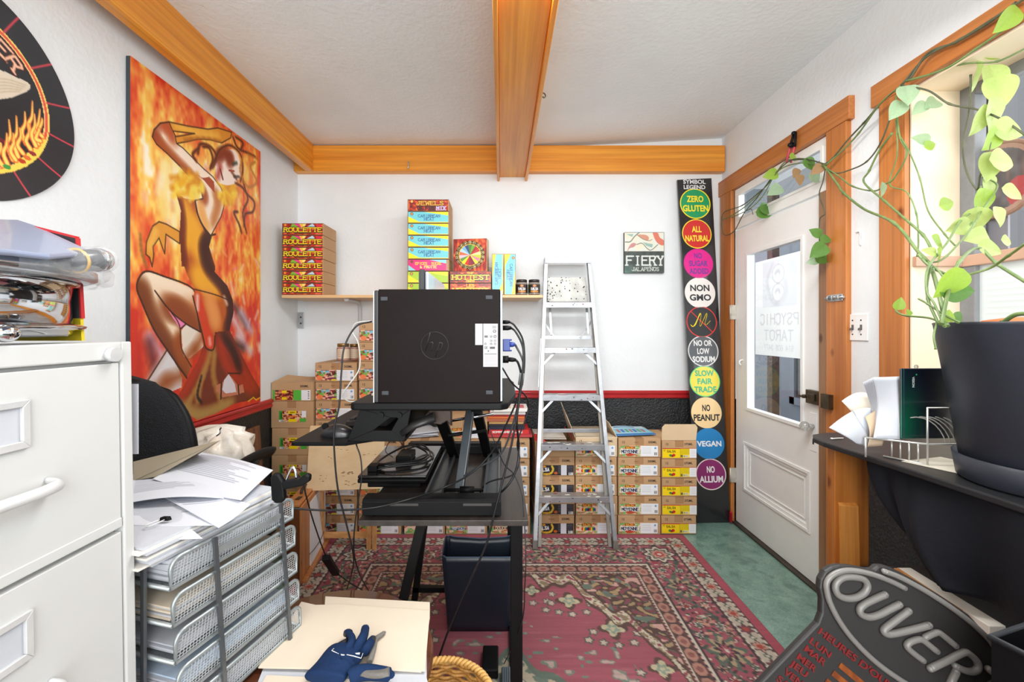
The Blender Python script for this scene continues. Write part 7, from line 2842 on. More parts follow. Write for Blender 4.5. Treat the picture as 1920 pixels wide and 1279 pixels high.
m.build('handle', M('dark_leather', (52, 40, 34), .55, var=(20, .2)), t)
m = MB()
for s_ in (.2, .8):
    m = MB()
    m.box(-.012, .012, -.02, .02, 0, .004, mat=Matrix.Translation(tp_(s_, .6)))
    m.build('latch', steel_old, t, bevel=.001)
for z in (.10, .27):
    m = MB()
    m.box(-1.127, -1.063, 2.2325, 2.236, RZ + z, RZ + z + .012)
    m.build('brass_strip', M('dull_brass_strip', (150, 110, 70), .4, metal=.6, var=(14, .1)), t)
m = MB()
m.tube(spline([q(.98, .20) + out * .01, q(.9, .12) + out * .012, q(.7, .085) + out * .012, q(.4, .09) + out * .012, q(.2, .105) + out * .01], 6), .0018, 6)
m.build('black_wire', cable_m, t)
# ================================================================ RIGHT SIDE: COUNTER TABLE AND WHAT IS ON IT
TT = .97
blk_top = M('black_painted_board', (28, 29, 32), .45, var=(9, .2), bump=(60, .06))
t = thing('counter_table', 'black painted counter table with rounded end under the window', 'table', (1.33, .9, 0))
m = MB()
arc = [(1.56, 1.545), (1.25, 1.545), (1.16, 1.540), (1.10, 1.515), (1.068, 1.47), (1.060, 1.41), (1.066, 1.33), (1.080, 1.18), (1.092, .95), (1.10, .5), (1.10, .25), (1.56, .25)]
m.prism([(x, y, TT - .017) for x, y in arc], (0, 0, .017))
m.build('tabletop', blk_top, t, bevel=.004)
legw = wood('table_leg_pine', (160, 94, 34), (188, 118, 52), 2, .4, 1.3)
m = MB()
m.box(1.108, 1.222, 1.425, 1.457, .001, TT - .018)
m.build('leg', legw, t, bevel=.002)
for (x, y) in ((1.50, 1.45), (1.50, .30), (1.14, .30)):
    m = MB()
    m.box(x - .03, x + .03, y - .03, y + .03, .001, TT - .018)
    m.build('leg', legw, t, bevel=.002)
o = MB()
o.prism([(1.128, 1.418, .012), (1.188, 1.412, .008), (1.180, 1.392, .0), (1.120, 1.398, .004)], (-.006, .016, .757))
o = o.build('wood_offcut', wood('offcut_pine', (186, 118, 48), (210, 146, 74), 2, .45, 1.5), None, bevel=.002)
for v in o.data.vertices:
    v.co.z = max(v.co.z, .0015)
tag(o, 'short pine offcut leaning against the counter table leg', 'board')

# dark cloth hung under the counter edge
cloth_m = M('navy_black_cloth', (15, 17, 25), .8, var=(5, .2), bump=(40, .15), spec=.3)


def clothf(u, v):
    y = 1.30 - u * 1.02
    f = (1 - u)
    top = TT - .0185
    bot = .69 - .02 * u + .0 * v
    z = top + (bot - top) * v
    y2 = y - .15 * v ** 2.4 * max(0, 1 - u * 4) - .02 * v
    x = 1.108 - .016 * math.sin(u * 95) * v ** .6 * max(0, 1 - u * 5) + .028 * math.sin(u * 26 + v * 1.5) * v * (.4 + f) + .018 * math.sin(u * 9 - 3 * v) + .05 * v - .03 * math.sin(math.pi * v) * math.sin(u * 5)
    return Vector((max(x, 1.085), y2, z))


m = MB()
m.surf(clothf, 90, 26)
o = m.build('draped_cloth', cloth_m, None, thick=.003)
tag(o, 'dark navy cloth draped below the edge of the counter table', 'cloth')
# boards stored on a ledge under the cloth
t = thing('storage_bench', 'low dark bench under the counter carrying loose boards', 'bench', (1.33, 1.0, 0))
m = MB()
m.box(1.16, 1.50, .55, 1.38, .56, .58)
m.build('top', blk_top, t, bevel=.002)
for x in (1.20, 1.46):
    for y in (.60, 1.33):
        m = MB()
        m.box(x - .02, x + .02, y - .02, y + .02, .001, .56)
        m.build('leg', blk_top, t, bevel=.002)
o = MB().prism([(1.155, 1.015, .581), (1.195, 1.015, .581), (1.195, 1.015, .638), (1.155, 1.015, .638)], (.012, .25, 0)).build('white_board', M('white_melamine', (222, 216, 206), .5, var=(14, .06)), None, bevel=.002)
tag(o, 'white faced board end showing under the dark cloth', 'board')
o = MB().prism([(1.138, 1.07, .605), (1.153, 1.07, .605), (1.153, 1.07, .640), (1.138, 1.07, .640)], (.014, .19, -.0)).build('wood_strip', wood('strip_pine', (178, 118, 60), (204, 146, 84), 1, .5, 1.5), None, bevel=.002)
for v in o.data.vertices:
    if v.co.z < .62:
        v.co.z = .581
tag(o, 'pine strip beside the white board under the cloth', 'board')

# wire file sorter with papers and folder
wht_w = M('pale_wire', (206, 204, 200), .3, metal=.5, var=(20, .05))
t = thing('wire_file_sorter', 'pale wire file sorter on the counter table beside the plant pot', 'file sorter', (1.13, 1.22, TT))
sx0, sx1 = 1.05 + .06, 1.36
S = lambda px, py, Y: W(px, py, Y)
rw = .0028
yA = 1.165
A1 = S(1739, 874, yA)
A1.z = TT + rw
A2 = S(1739, 765, yA)
zsh = CAMH - (833 - CY) * yA / F
m = MB()
back = Vector((.0, .13, 0))
m.tube([A1, A2, A2 + Vector((.155, 0, 0)), A1 + Vector((.155, 0, 0))], rw, 6)
m.build('end_frame', wht_w, t)
B0 = Vector((1.135 - .075, 1.30, 0))
m = MB()
fl = S(1623, 835, 1.235)
fr = Vector((A1.x, yA, zsh))
fl.z = zsh
m.tube([fl, fr, fr + Vector((.155, 0, 0))], rw, 6)
g0 = Vector((fl.x + .06, 1.245, TT + rw))
m.tube([g0, A1], rw, 6)
for k in range(1, 5):
    f = k / 5
    a = g0.lerp(A1, f)
    m.tube([a, Vector((a.x, a.y, zsh))], rw * .8, 6)
m.tube([fl, Vector((fl.x, fl.y, TT + rw))], rw, 6)
m.build('base_wires', wht_w, t)
m = MB()
for k in range(6):
    c_ = S(1735 + k * 9, 832, yA + .012 + .004 * k)
    c_.z = zsh
    pts = []
    for i in range(13):
        a = math.pi * i / 12
        q_ = c_ + Vector((.056 * math.cos(a) - .0, .05 * (i / 12), .066 * math.sin(a)))
        pts.append(q_)
    m = MB()
    m.tube(pts, .0016, 6)
    m.build('divider_loop', wht_w, t)


def leaf_sheet(pts_bottom, pts_top, lab, nm, mat, cat='paper', bend=.0, thick=.0012, n=14, group=None):
    """a standing sheet between a bottom line and a top line, curling over by bend"""
    b = [Vector(p) for p in pts_bottom]
    tt_ = [Vector(p) for p in pts_top]
    bn = bend if isinstance(bend, Vector) else Vector((bend, 0, 0))

    def f(u, v):
        return b[0].lerp(b[1], u).lerp(tt_[0].lerp(tt_[1], u), v) + bn * math.sin(math.pi * .5 * v) ** 2 * v * (1 - .0 * u)
    m = MB()
    m.surf(f, 6, n)
    o = m.build(nm, mat, None, thick=thick)
    return tag(o, lab, cat, group)


z0 = TT + .003
# folder, dark green to navy, lying on its long side
p0, p1, p2, p3 = W(1688, 833, 1.205), W(1775, 833, 1.215), W(1775, 693, 1.215), W(1690.5, 691, 1.205)
for p in (p0, p1):
    p.z = zsh + .004
t = thing('presentation_folder', 'dark green and navy folder with small logo standing in the sorter', 'folder', p0)
w, h = (p1 - p0).length + .14, (p3 - p0).length
c = Cv(70, 60, w, h, (14, 18, 34))
g = np.clip(1.1 - np.hypot((c.X - .0) / .09, (c.Y - h * .8) / .16), 0, 1)[..., None]
c.a[:] = np.array((13, 17, 34.)) * (1 - g) + np.array((10, 84, 58.)) * g
c.rect(.008, 0, .0095, h, (40, 70, 80))
U_ = (p1 - p0).normalized()
V_ = Vector((0, 0, 1))
f0 = p0.copy()
link('cover', c.mesh('cover', lambda x, y: (x * U_.x, x * U_.y - .0 * y, h - y), painted('coated_cover', .3, coat=.4)), t, thick=.004)
m = MB()
lc = p0 + U_ * .036 + Vector((0, -.0035, h - .028))
put_text(m, 'VISION', lc + Vector((0, 0, -.010)), (0, 0, -1), U_, .007, .05, fit=.030)
m.build('logo_lettering', M('pale_logo', (200, 214, 214), .4, var=(9, .02)), t)
m = MB()
m.sph(lc + U_ * .0095 + Vector((0, 0, .0105)), .0022, .0005, .0022)
m.build('logo_dot', M('green_logo', (40, 170, 110), .4, var=(9, .02)), t)
t.children[0].location = (0, 0, 0)
# stack of curled white papers
for k in range(7):
    yy = 1.215 + k * .006
    xb = [W(1637 + 1.5 * k, 834, yy), W(1687, 832, yy - .012)]
    xt = [W(1636 - 3 * k, 708 + k * 1.5, yy + .02), W(1686 - .5 * k, 706 + (k % 3) * 4, yy + .006)]
    for q_ in xb:
        q_.z = zsh + .003 + .0004 * k
    P2 = lambda u, v: xb[0].lerp(xb[1], u).lerp(xt[0].lerp(xt[1], u), v) + Vector((.030 * (1 - u) * math.sin(math.pi * v) * (1 - .06 * k), .02 * math.sin(math.pi * v) * (1 - u), 0))
    m = MB()
    m.surf(P2, 8, 16)
    o = m.build('standing_sheet', paper_m, None, thick=.0022)
    tag(o, 'white sheet curling upright in the stack left of the folder', 'paper', 'curled sheets in the sorter')
for k, (pts, lab, mat) in enumerate((
        ([(1578, 752), (1640, 742), (1648, 832), (1640, 834)], 'off white card curving over the leaning papers on the counter', M('ivory_card', (232, 222, 206), .6, var=(6, .04))),
        ([(1554, 802), (1598, 771), (1632, 838), (1606, 832)], 'white printed page leaning out over the counter table end', paper_m),
        ([(1600, 770), (1632, 765), (1634, 834), (1618, 836)], 'pale blue grey page among the leaning papers', M('blue_grey_page', (206, 214, 226), .6, var=(6, .04))),
        ([(1622, 782), (1650, 768), (1654, 836), (1626, 838)], 'kraft envelope among the leaning papers', M('kraft_envelope', (196, 172, 146), .7, var=(6, .06))))):
    yy = [1.31, 1.25, 1.265, 1.24][k]
    P = [W(px, py, yy + (.02 if i < 2 else 0)) for i, (px, py) in enumerate(pts)]
    for i in (2, 3):
        P[i].z = max(TT + .002, P[i].z)
    m = MB()
    m.surf(lambda u, v: P[0].lerp(P[1], u).lerp(P[3].lerp(P[2], u), v) + Vector((0, -.012 * math.sin(math.pi * v), (.018 if k == 0 else .003) * math.sin(math.pi * u) * (1 - v))), 10, 10)
    o = m.build('leaning_page', mat, None, thick=.0016)
    tag(o, lab, 'paper')
o = MB()
q_ = W(1567, 822, 1.44)
q_.z = TT + .0035
o.tube(spline([q_ + Vector((-.012, 0, 0)), q_ + Vector((.01, .004, 0)), q_ + Vector((.03, .006, .0))], 4), .0026, 6)
o.sph(q_ + Vector((-.012, 0, 0)), .006, .005, .0034)
tag(o.build('cable_tag', wht_w), 'small pale cord tag lying on the rounded table end', 'tag')
o = MB()
q_ = W(1718, 690, 1.62)
m = MB()
m.lathe((q_.x, q_.y, TT), [(0, 0.001), (.022, .001), (.024, .01), (.024, .16), (.012, .18), (.010, .192), (.016, .198), (.017, .206), (.008, .216), (.004, .222), (.007, .229), (.004, .236), (0, .237)], 24)
tag(m.build('glass_decanter', M('clear_crystal', (225, 230, 232), .05, trans=.9, var=(6, .02))), 'clear glass bottle with stopper behind the dark folder', 'bottle')
for o_ in list(COL.objects):
    if o_.name.startswith('glass_decanter'):
        o_.location = (0, 0, 0)
# thin card under the rack
m = MB()
pp = [W(1700, 838, 1.17), W(1790, 836, 1.17), W(1800, 870, 1.16), W(1740, 866, 1.16)]
m.prism([(1.12, 1.20, TT + .0008), (1.27, 1.24, TT + .0008), (1.30, 1.165, TT + .0008), (1.17, 1.10, TT + .0008)], (0, 0, .0012))
tag(m.build('cream_card', M('cream_paper', (206, 200, 184), .6, var=(8, .05))), 'cream card lying under the wire file sorter', 'paper')

# ================================================================ POTTED POTHOS
px_, py_ = 1.285, 1.0
pot_m = M('matt_black_pot', (42, 46, 56), .45, var=(4, .15), bump=(120, .03))
plant = thing('potted_pothos', 'trailing pothos in a large black pot on the counter table', 'plant', (px_, py_, TT))
m = MB()
m.lathe((px_, py_, TT), [(0, .001), (.150, .001), (.156, .006), (.164, .062), (.161, .063), (.152, .012), (0, .012)], 64)
m.build('saucer', pot_m, plant)
m = MB()
m.lathe((px_, py_, TT), [(0, .0135), (.138, .0135), (.146, .02), (.197, .380), (.199, .386), (.196, .388), (.190, .384), (.184, .33), (0, .33)], 72)
m.build('pot', pot_m, plant)
m = MB()
m.lathe((px_, py_, TT), [(0, .335), (.183, .331)], 40)
m.build('soil', M('dark_soil', (52, 38, 30), .95, var=(60, .4), bump=(80, .8)), plant)
t2 = thing('terracotta_dish', 'upturned orange terracotta dish resting inside the black plant pot', 'dish', (px_ + .045, py_ + .03, TT + .33))
m = MB()
m.lathe((px_ + .045, py_ + .03, TT + .337), [(.0, .062), (.07, .064), (.118, .056), (.128, .040), (.132, .0), (.12, .0), (.0, .03)], 48)
m.build('dish', M('orange_terracotta', (206, 112, 62), .6, var=(9, .12)), t2)

stem_m = M('green_stem', (86, 112, 62), .5, var=(20, .25), rgb2=(120, 140, 84))
stem_d = M('brown_stem', (66, 68, 50), .6, var=(20, .3), rgb2=(98, 100, 74))
leaf_ms = [thin_sheet('leaf_lime', (160, 194, 78), .4, .4), thin_sheet('leaf_pale', (182, 202, 122), .32, .4), thin_sheet('leaf_green', (104, 150, 72), .45, .35), thin_sheet('leaf_silver', (168, 196, 160), .4, .35)]
dry_m = thin_sheet('leaf_dry', (168, 132, 92), .35, .7)


def vine(pts, r, mat=stem_m):
    """pts: (px, py, 'x'|'y', value): a point seen there on the plane X = value or Y = value"""
    P = [WX(a, b, c) if k == 'x' else W(a, b, c) for a, b, k, c in pts]
    Q = spline(P, 7)
    m = MB()
    n = len(Q)
    R_ = [r * (.78 + .3 * (i % 14 == 0)) for i in range(n)]
    m.tube(Q, R_, 7)
    m.build('vine', mat, plant)
    return Q


wx = 1.565
V = []
# along the window header and away over the door
V.append(vine([(1705, 150, 'x', 1.56), (1740, 100, 'x', 1.57), (1790, 80, 'x', 1.575), (1850, 45, 'x', 1.575), (1905, 5, 'x', 1.575)], .0055, stem_d))
V.append(vine([(1690, 160, 'x', 1.555), (1738, 106, 'x', 1.57), (1800, 74, 'x', 1.575), (1870, 30, 'x', 1.575), (1925, -5, 'x', 1.575)], .005, stem_d))
V.append(vine([(1700, 152, 'x', 1.55), (1770, 130, 'x', 1.56), (1830, 92, 'x', 1.57), (1890, 50, 'x', 1.57)], .005))
V.append(vine([(1690, 160, 'x', 1.545), (1740, 170, 'x', 1.56), (1780, 195, 'x', 1.6), (1830, 205, 'x', 1.62), (1880, 225, 'x', 1.62), (1925, 255, 'x', 1.62)], .004, stem_d))
V.append(vine([(1690, 160, 'x', 1.545), (1655, 190, 'x', 1.55), (1620, 230, 'x', 1.575), (1590, 262, 'x', 1.575), (1560, 298, 'x', 1.56), (1545, 308, 'x', 1.55)], .0045, stem_d))
V.append(vine([(1690, 160, 'x', 1.545), (1650, 195, 'x', 1.55), (1610, 250, 'x', 1.575), (1580, 282, 'x', 1.57), (1548, 310, 'x', 1.55)], .0045))
V.append(vine([(1670, 220, 'x', 1.55), (1650, 270, 'x', 1.57), (1625, 303, 'x', 1.57), (1595, 318, 'x', 1.575), (1565, 325, 'x', 1.56), (1545, 312, 'x', 1.55)], .004, stem_d))
V.append(vine([(1673, 250, 'x', 1.55), (1650, 280, 'x', 1.56), (1630, 320, 'x', 1.56), (1620, 342, 'x', 1.55), (1660, 378, 'x', 1.5), (1694, 408, 'y', 1.45), (1730, 440, 'y', 1.3), (1748, 470, 'y', 1.22)], .0048))
V.append(vine([(1545, 310, 'x', 1.55), (1570, 345, 'x', 1.55), (1582, 362, 'x', 1.55), (1620, 392, 'x', 1.54), (1676, 418, 'y', 1.5), (1720, 470, 'y', 1.3), (1745, 500, 'y', 1.15), (1765, 570, 'y', 1.03), (1775, 612, 'y', 1.0)], .006))
V.append(vine([(1545, 312, 'x', 1.55), (1572, 330, 'x', 1.55), (1600, 350, 'x', 1.56), (1640, 358, 'x', 1.55), (1660, 345, 'x', 1.55), (1676, 335, 'x', 1.55), (1700, 290, 'x', 1.54), (1688, 260, 'x', 1.54), (1682, 220, 'x', 1.55), (1680, 180, 'x', 1.55)], .0038))
V.append(vine([(1680, 225, 'x', 1.55), (1682, 290, 'x', 1.55), (1668, 345, 'x', 1.55), (1700, 360, 'y', 1.55), (1718, 400, 'y', 1.5), (1722, 450, 'y', 1.4), (1720, 480, 'y', 1.3)], .003))
V.append(vine([(1684, 250, 'x', 1.55), (1705, 285, 'y', 1.6), (1725, 335, 'y', 1.58), (1740, 395, 'y', 1.5), (1772, 440, 'y', 1.4), (1790, 460, 'y', 1.3)], .003))
# over the transom
V.append(vine([(1548, 310, 'x', 1.55), (1520, 300, 'x', 1.56), (1490, 300, 'x', 1.565), (1470, 305, 'x', 1.57), (1440, 345, 'x', 1.58), (1400, 385, 'x', 1.58), (1370, 405, 'x', 1.575), (1354, 412, 'x', 1.57)], .0042))
V.append(vine([(1548, 308, 'x', 1.55), (1510, 298, 'x', 1.55), (1480, 302, 'x', 1.56), (1450, 330, 'x', 1.57), (1420, 370, 'x', 1.575), (1395, 400, 'x', 1.58), (1376, 434, 'x', 1.58), (1358, 440, 'x', 1.57), (1353, 420, 'x', 1.565), (1358, 398, 'x', 1.57), (1392, 385, 'x', 1.575), (1430, 355, 'x', 1.575)], .004, stem_d))
V.append(vine([(1548, 312, 'x', 1.55), (1500, 306, 'x', 1.555), (1460, 320, 'x', 1.56), (1435, 360, 'x', 1.57), (1424, 375, 'x', 1.57), (1405, 392, 'x', 1.575), (1372, 408, 'x', 1.57)], .0036))
V.append(vine([(1395, 398, 'x', 1.575), (1408, 392, 'x', 1.57), (1412, 402, 'x', 1.57)], .0026, stem_d))
V.append(vine([(1548, 312, 'x', 1.55), (1543, 340, 'x', 1.56), (1536, 365, 'x', 1.565), (1545, 392, 'x', 1.565), (1546, 402, 'x', 1.56), (1537, 412, 'x', 1.56), (1537, 450, 'x', 1.565), (1539, 470, 'x', 1.565), (1530, 490, 'x', 1.565)], .0034, stem_d))
# inside the window bay
V.append(vine([(1780, 125, 'y', 1.55), (1820, 118, 'y', 1.5), (1870, 115, 'y', 1.45), (1925, 90, 'y', 1.4)], .004))
V.append(vine([(1820, 140, 'y', 1.5), (1818, 200, 'y', 1.5), (1806, 270, 'y', 1.5), (1812, 320, 'y', 1.45), (1832, 355, 'y', 1.4), (1838, 330, 'y', 1.38), (1850, 300, 'y', 1.36), (1862, 240, 'y', 1.36)], .0036, stem_d))
V.append(vine([(1838, 350, 'y', 1.4), (1828, 390, 'y', 1.35), (1800, 415, 'y', 1.3), (1776, 455, 'y', 1.25), (1755, 480, 'y', 1.18), (1738, 510, 'y', 1.1), (1740, 560, 'y', 1.05), (1760, 608, 'y', 1.0)], .0038))
V.append(vine([(1765, 608, 'y', .98), (1780, 540, 'y', 1.02), (1800, 490, 'y', 1.1), (1835, 465, 'y', 1.2), (1870, 495, 'y', 1.15), (1925, 530, 'y', 1.05)], .0052))
V.append(vine([(1722, 478, 'y', 1.2), (1745, 500, 'y', 1.15), (1790, 517, 'y', 1.12), (1850, 505, 'y', 1.1), (1890, 480, 'y', 1.05), (1925, 455, 'y', 1.0)], .0042))
V.append(vine([(1842, 330, 'y', 1.35), (1870, 350, 'y', 1.35), (1840, 395, 'y', 1.32), (1820, 430, 'y', 1.25), (1775, 480, 'y', 1.2), (1750, 492, 'y', 1.18), (1728, 485, 'y', 1.18)], .0032))
V.append(vine([(1772, 612, 'y', .99), (1745, 597, 'y', 1.05), (1700, 592, 'y', 1.12), (1682, 585, 'y', 1.14), (1678, 572, 'y', 1.15)], .0032))
V.append(vine([(1770, 612, 'y', .98), (1752, 570, 'y', 1.02), (1738, 545, 'y', 1.06), (1748, 500, 'y', 1.12), (1770, 520, 'y', 1.05)], .003))
V.append(vine([(1757, 604, 'y', 1.02), (1751, 630, 'y', .985), (1755, 655, 'y', .975)], .0028))
V.append(vine([(1880, 605, 'y', .96), (1905, 590, 'y', .93), (1935, 588, 'y', .9)], .006))
V.append(vine([(1800, 605, 'y', .98), (1770, 590, 'y', 1.0), (1740, 570, 'y', 1.04), (1722, 560, 'y', 1.06)], .003))

LEAF = {}


def leaf_mesh(kind):
    if kind in LEAF:
        return LEAF[kind]
    m = MB()
    NU, NV = 11, 15

    def f(u, v):
        # heart: v along the midrib from the stalk notch to the pointed tip, u across
        s = (u - .5) * 2
        w = .46 * (math.sin(math.pi * min(1, v * 1.02) ** .62) ** .8) if 0 < v < 1 else 0
        y = v - .10 * abs(s) * (1 - v) * 1.6
        return Vector((s * w, y, .10 * abs(s) * w * 1.8 - .16 * v * v + .02 * math.sin(9 * v) * abs(s)))
    m.surf(f, NU, NV)
    me = m.mesh('leaf', leaf_ms[kind] if kind < 4 else dry_m)
    LEAF[kind] = me
    return me


def leaf(px, py, size, ang, pl=('y', 1.3), kind=0, tilt=0.0, yaw=0.0):
    """stalk end seen at (px, py); size = length in photo pixels; ang = direction of the tip in the picture, degrees clockwise from right"""
    p = WX(px, py, pl[1]) if pl[0] == 'x' else W(px, py, pl[1])
    L = size * (.82 if kind in (0, 1) else .74 if kind == 3 else .95) * p.y / F
    a = math.radians(ang)
    yv = Vector((math.cos(a), .0, -math.sin(a)))
    yv = (yv + Vector((0, tilt, 0))).normalized()
    nv = Vector((math.sin(yaw), -math.cos(yaw), .15))
    xv = yv.cross(nv).normalized()
    zv = xv.cross(yv)
    o = bpy.data.objects.new('leaf', leaf_mesh(kind))
    COL.objects.link(o)
    o.parent = plant
    mt = Matrix((xv, yv, zv)).transposed().to_4x4()
    mt = Matrix.Translation(p - plant.location) @ mt @ Matrix.Scale(L, 4)
    o.matrix_local = mt


LV = [  # window bay, back-lit
    (1905, 22, 52, 130, ('y', 1.30), 0), (1840, 100, 42, 20, ('y', 1.5), 0), (1832, 122, 62, 75, ('y', 1.5), 1), (1858, 130, 78, 80, ('y', 1.46), 1), (1870, 150, 70, 88, ('y', 1.44), 1), (1862, 190, 70, 82, ('y', 1.42), 1), (1850, 205, 60, 108, ('y', 1.42), 1),
    (1870, 240, 62, 15, ('y', 1.36), 1), (1868, 250, 55, 130, ('y', 1.36), 0), (1858, 292, 60, 95, ('y', 1.34), 1), (1862, 300, 62, 5, ('y', 1.32), 1), (1850, 335, 44, 70, ('y', 1.36), 1), (1845, 360, 58, 100, ('y', 1.35), 0), (1884, 355, 44, 30, ('y', 1.33), 1), (1868, 392, 44, 85, ('y', 1.3), 1),
    (1832, 395, 56, 80, ('y', 1.32), 1), (1846, 440, 48, 165, ('y', 1.28), 1), (1815, 422, 46, 165, ('y', 1.3), 1), (1840, 462, 46, 20, ('y', 1.2), 1), (1880, 450, 30, 10, ('y', 1.25), 1), (1800, 512, 70, 120, ('y', 1.0), 0), (1770, 545, 55, 0, ('y', 1.02), 2), (1820, 420, 14, 20, ('y', 1.3), 2),
    (1758, 470, 40, 60, ('y', 1.18), 0), (1752, 474, 26, 200, ('y', 1.18), 1), (1750, 445, 36, 50, ('y', 1.25), 0), (1775, 600, 30, 300, ('y', 1.0), 0), (1790, 600, 26, 320, ('y', 1.02), 2), (1684, 578, 26, 275, ('y', 1.14), 0), (1706, 590, 14, 250, ('y', 1.1), 0),
    # on the casing
    (1690, 195, 46, 125, ('x', 1.53), 3), (1700, 165, 52, 100, ('x', 1.53), 3), (1755, 190, 42, 150, ('y', 1.6), 3), (1740, 265, 40, 200, ('y', 1.58), 3), (1736, 275, 28, 340, ('y', 1.57), 0), (1765, 385, 36, 345, ('y', 1.5), 0), (1655, 345, 34, 95, ('x', 1.53), 3), (1735, 195, 36, 140, ('y', 1.6), 3),
    # transom and door
    (1482, 292, 18, 20, ('x', 1.55), 0), (1512, 300, 26, 60, ('x', 1.55), 2), (1455, 325, 30, 165, ('x', 1.57), 0), (1462, 352, 36, 150, ('x', 1.58), 3), (1428, 392, 28, 355, ('x', 1.575), 2), (1422, 398, 30, 10, ('x', 1.575), 2), (1494, 318, 18, 110, ('x', 1.55), 4), (1498, 330, 20, 85, ('x', 1.55), 4), (1540, 312, 22, 140, ('x', 1.55), 4), (1520, 330, 34, 20, ('x', 1.57), 3),
    (1537, 440, 22, 210, ('x', 1.555), 2), (1540, 447, 20, 20, ('x', 1.555), 2), (1545, 462, 34, 140, ('x', 1.545), 2), (1532, 484, 26, 10, ('x', 1.55), 2), (1532, 488, 24, 165, ('x', 1.55), 3)]
for i, (a, b, s, an, pl, k) in enumerate(LV):
    rs = random.Random(i)
    leaf(a, b, s, an, pl, k, rs.uniform(-.35, .35), rs.uniform(-.5, .5))

# ================================================================ SMALL THINGS ON THE DOOR WALL
t = thing('cord_hanger', 'black clip with red cord hung on the door header, holding the vine', 'hook', WX(1490, 255, 1.585))
m = MB()
Q = [WX(1488, 249, 1.585), WX(1484, 270, 1.578)]
for dx in (-4, 5):
    m.tube([WX(1490 + dx * .4, 250, 1.582), WX(1485 + dx, 276, 1.578)], .0065, 8)
m.sph(WX(1489, 250, 1.581), .015, .010, .012)
m.sph(WX(1485, 272, 1.575), .024, .011, .014)
m.build('black_clip', blk_pl, t)
m = MB()
for dx in (-2, 6):
    m.tube(spline([WX(1484 + dx, 274, 1.578), WX(1480 + dx, 290, 1.574), WX(1477 + dx, 305, 1.568)], 4), .0058, 8)
m.build('red_cord', M('red_cord', (196, 60, 84), .5, var=(20, .1)), t)
t = thing('barrel_bolt', 'zinc barrel bolt on the near door casing', 'bolt', WX(1562, 559, 1.594))
zinc = M('zinc_bolt', (186, 190, 192), .35, metal=.7, var=(14, .1))
bz = WX(1562, 559, 1.594).z
m = MB()
m.box(1.590, 1.5945, 2.0, 2.09, bz - .016, bz + .016)
m.build('plate', zinc, t, bevel=.001)
m = MB()
m.cyl((1.585, 1.985, bz), (1.585, 2.098, bz), .005)
m.cyl((1.585, 2.03, bz), (1.572, 2.03, bz + .004), .004)
m.build('rod', zinc, t)
for y in (2.012, 2.05, 2.078):
    m = MB()
    m.tube(spline([(1.5898, y, bz - .010), (1.580, y, bz - .007), (1.579, y, bz + .007), (1.5898, y, bz + .010)], 4), .003, 6)
    m.build('guide', zinc, t)
t = thing('light_switch', 'white double light switch plate between door and window', 'switch', (XR, 1.947, 1.35))
m = MB()
m.box(XR - .006, XR - .0005, 1.890, 2.005, 1.290, 1.410)
m.build('plate', wpaint, t, bevel=.002)
for y in (1.924, 1.970):
    m = MB()
    m.box(XR - .007, XR - .0061, y - .006, y + .006, 1.338, 1.362, 0)
    m.prism([(XR - .007, y - .004, 1.342), (XR - .007, y + .004, 1.342), (XR - .018, y + .004, 1.336), (XR - .018, y - .004, 1.336)], (0, 0, .009), 0)
    m.build('toggle', M('grey_toggle', (96, 92, 88), .5, var=(9, .1)), t, bevel=.0008)
    for z in (1.318, 1.382):
        m = MB()
        m.cyl((XR - .006, y, z), (XR - .0075, y, z), .0035, n=10)
        m.build('screw', M('dark_screw', (60, 60, 62), .4, metal=.6), t)
o = MB()
o.tube(spline([WX(1605, 436, XR - .004), WX(1611, 434, XR - .006), WX(1613, 440, XR - .006), WX(1612, 452, XR - .004), WX(1613, 460, XR - .004)], 4), .003, 6)
tag(o.build('painted_hook', wpaint), 'tiny hook painted over in white on the wall beside the door', 'hook')
o = MB()
q_ = WX(1372, 962, 1.60)
o.prism([(1.575, 2.93, .013), (1.592, 2.955, .013), (1.592, 2.975, .013), (1.575, 2.965, .013)], (0, 0, .07))
tag(o.build('door_wedge', M('red_plastic', (196, 28, 44), .4, var=(6, .1)), None, bevel=.004), 'small red plastic wedge at the foot of the far door casing', 'wedge')

# poster taped outside the door pane, seen through from behind
c = Cv(110, 140, .464, .596, (236, 237, 234))
c.rect(.07, .015, .385, .30, (222, 222, 224))
cx, cy = .235, .155
c.ell(cx, cy, .155, .135, (232, 232, 232), 1, .8)
for k, (ox, oy, r) in enumerate(((0, -.055, .058), (.0, .058, .056))):
    c.ell(cx + ox, cy + oy, r, r, (206, 206, 208)); c.ell(cx + ox, cy + oy, r * .88, r * .88, (234, 234, 234)); c.ell(cx + ox + .004, cy + oy - .004, r * .45, r * .4, (208, 208, 212)); c.ell(cx + ox + .004, cy + oy + .01, r * .28, r * .26, (234, 234, 234))
c.line([(cx + .05, cy - .12), (cx + .105, cy - .02), (cx + .06, cy + .10), (cx + .0, cy + .125)], .022, (206, 206, 210), .6, True, 5)
c.line([(cx - .06, cy - .02), (cx - .07, cy + .06), (cx - .02, cy + .12)], .03, (214, 214, 216), .6, True, 5)
c.text('PSYCHIC', .235, .372, .062, (204, 204, 204), .36, sw=.13)
c.text('TAROT', .235, .470, .060, (206, 206, 206), .28, sw=.13)
c.text('514 608 3477', .235, .545, .030, (212, 212, 212), .27, sw=.15)
me = c.mesh('door_poster', lambda x, y: (0 * x + XD + .0235, 2.327 + x, 1.775 - y), thin_sheet('translucent_poster', (240, 240, 238), .65, .6, col_attr=True))
o = link('door_poster', me, None)
# seen from inside the lettering runs backwards
tag(o, 'white poster on the door pane with pale lettering seen backwards', 'poster')

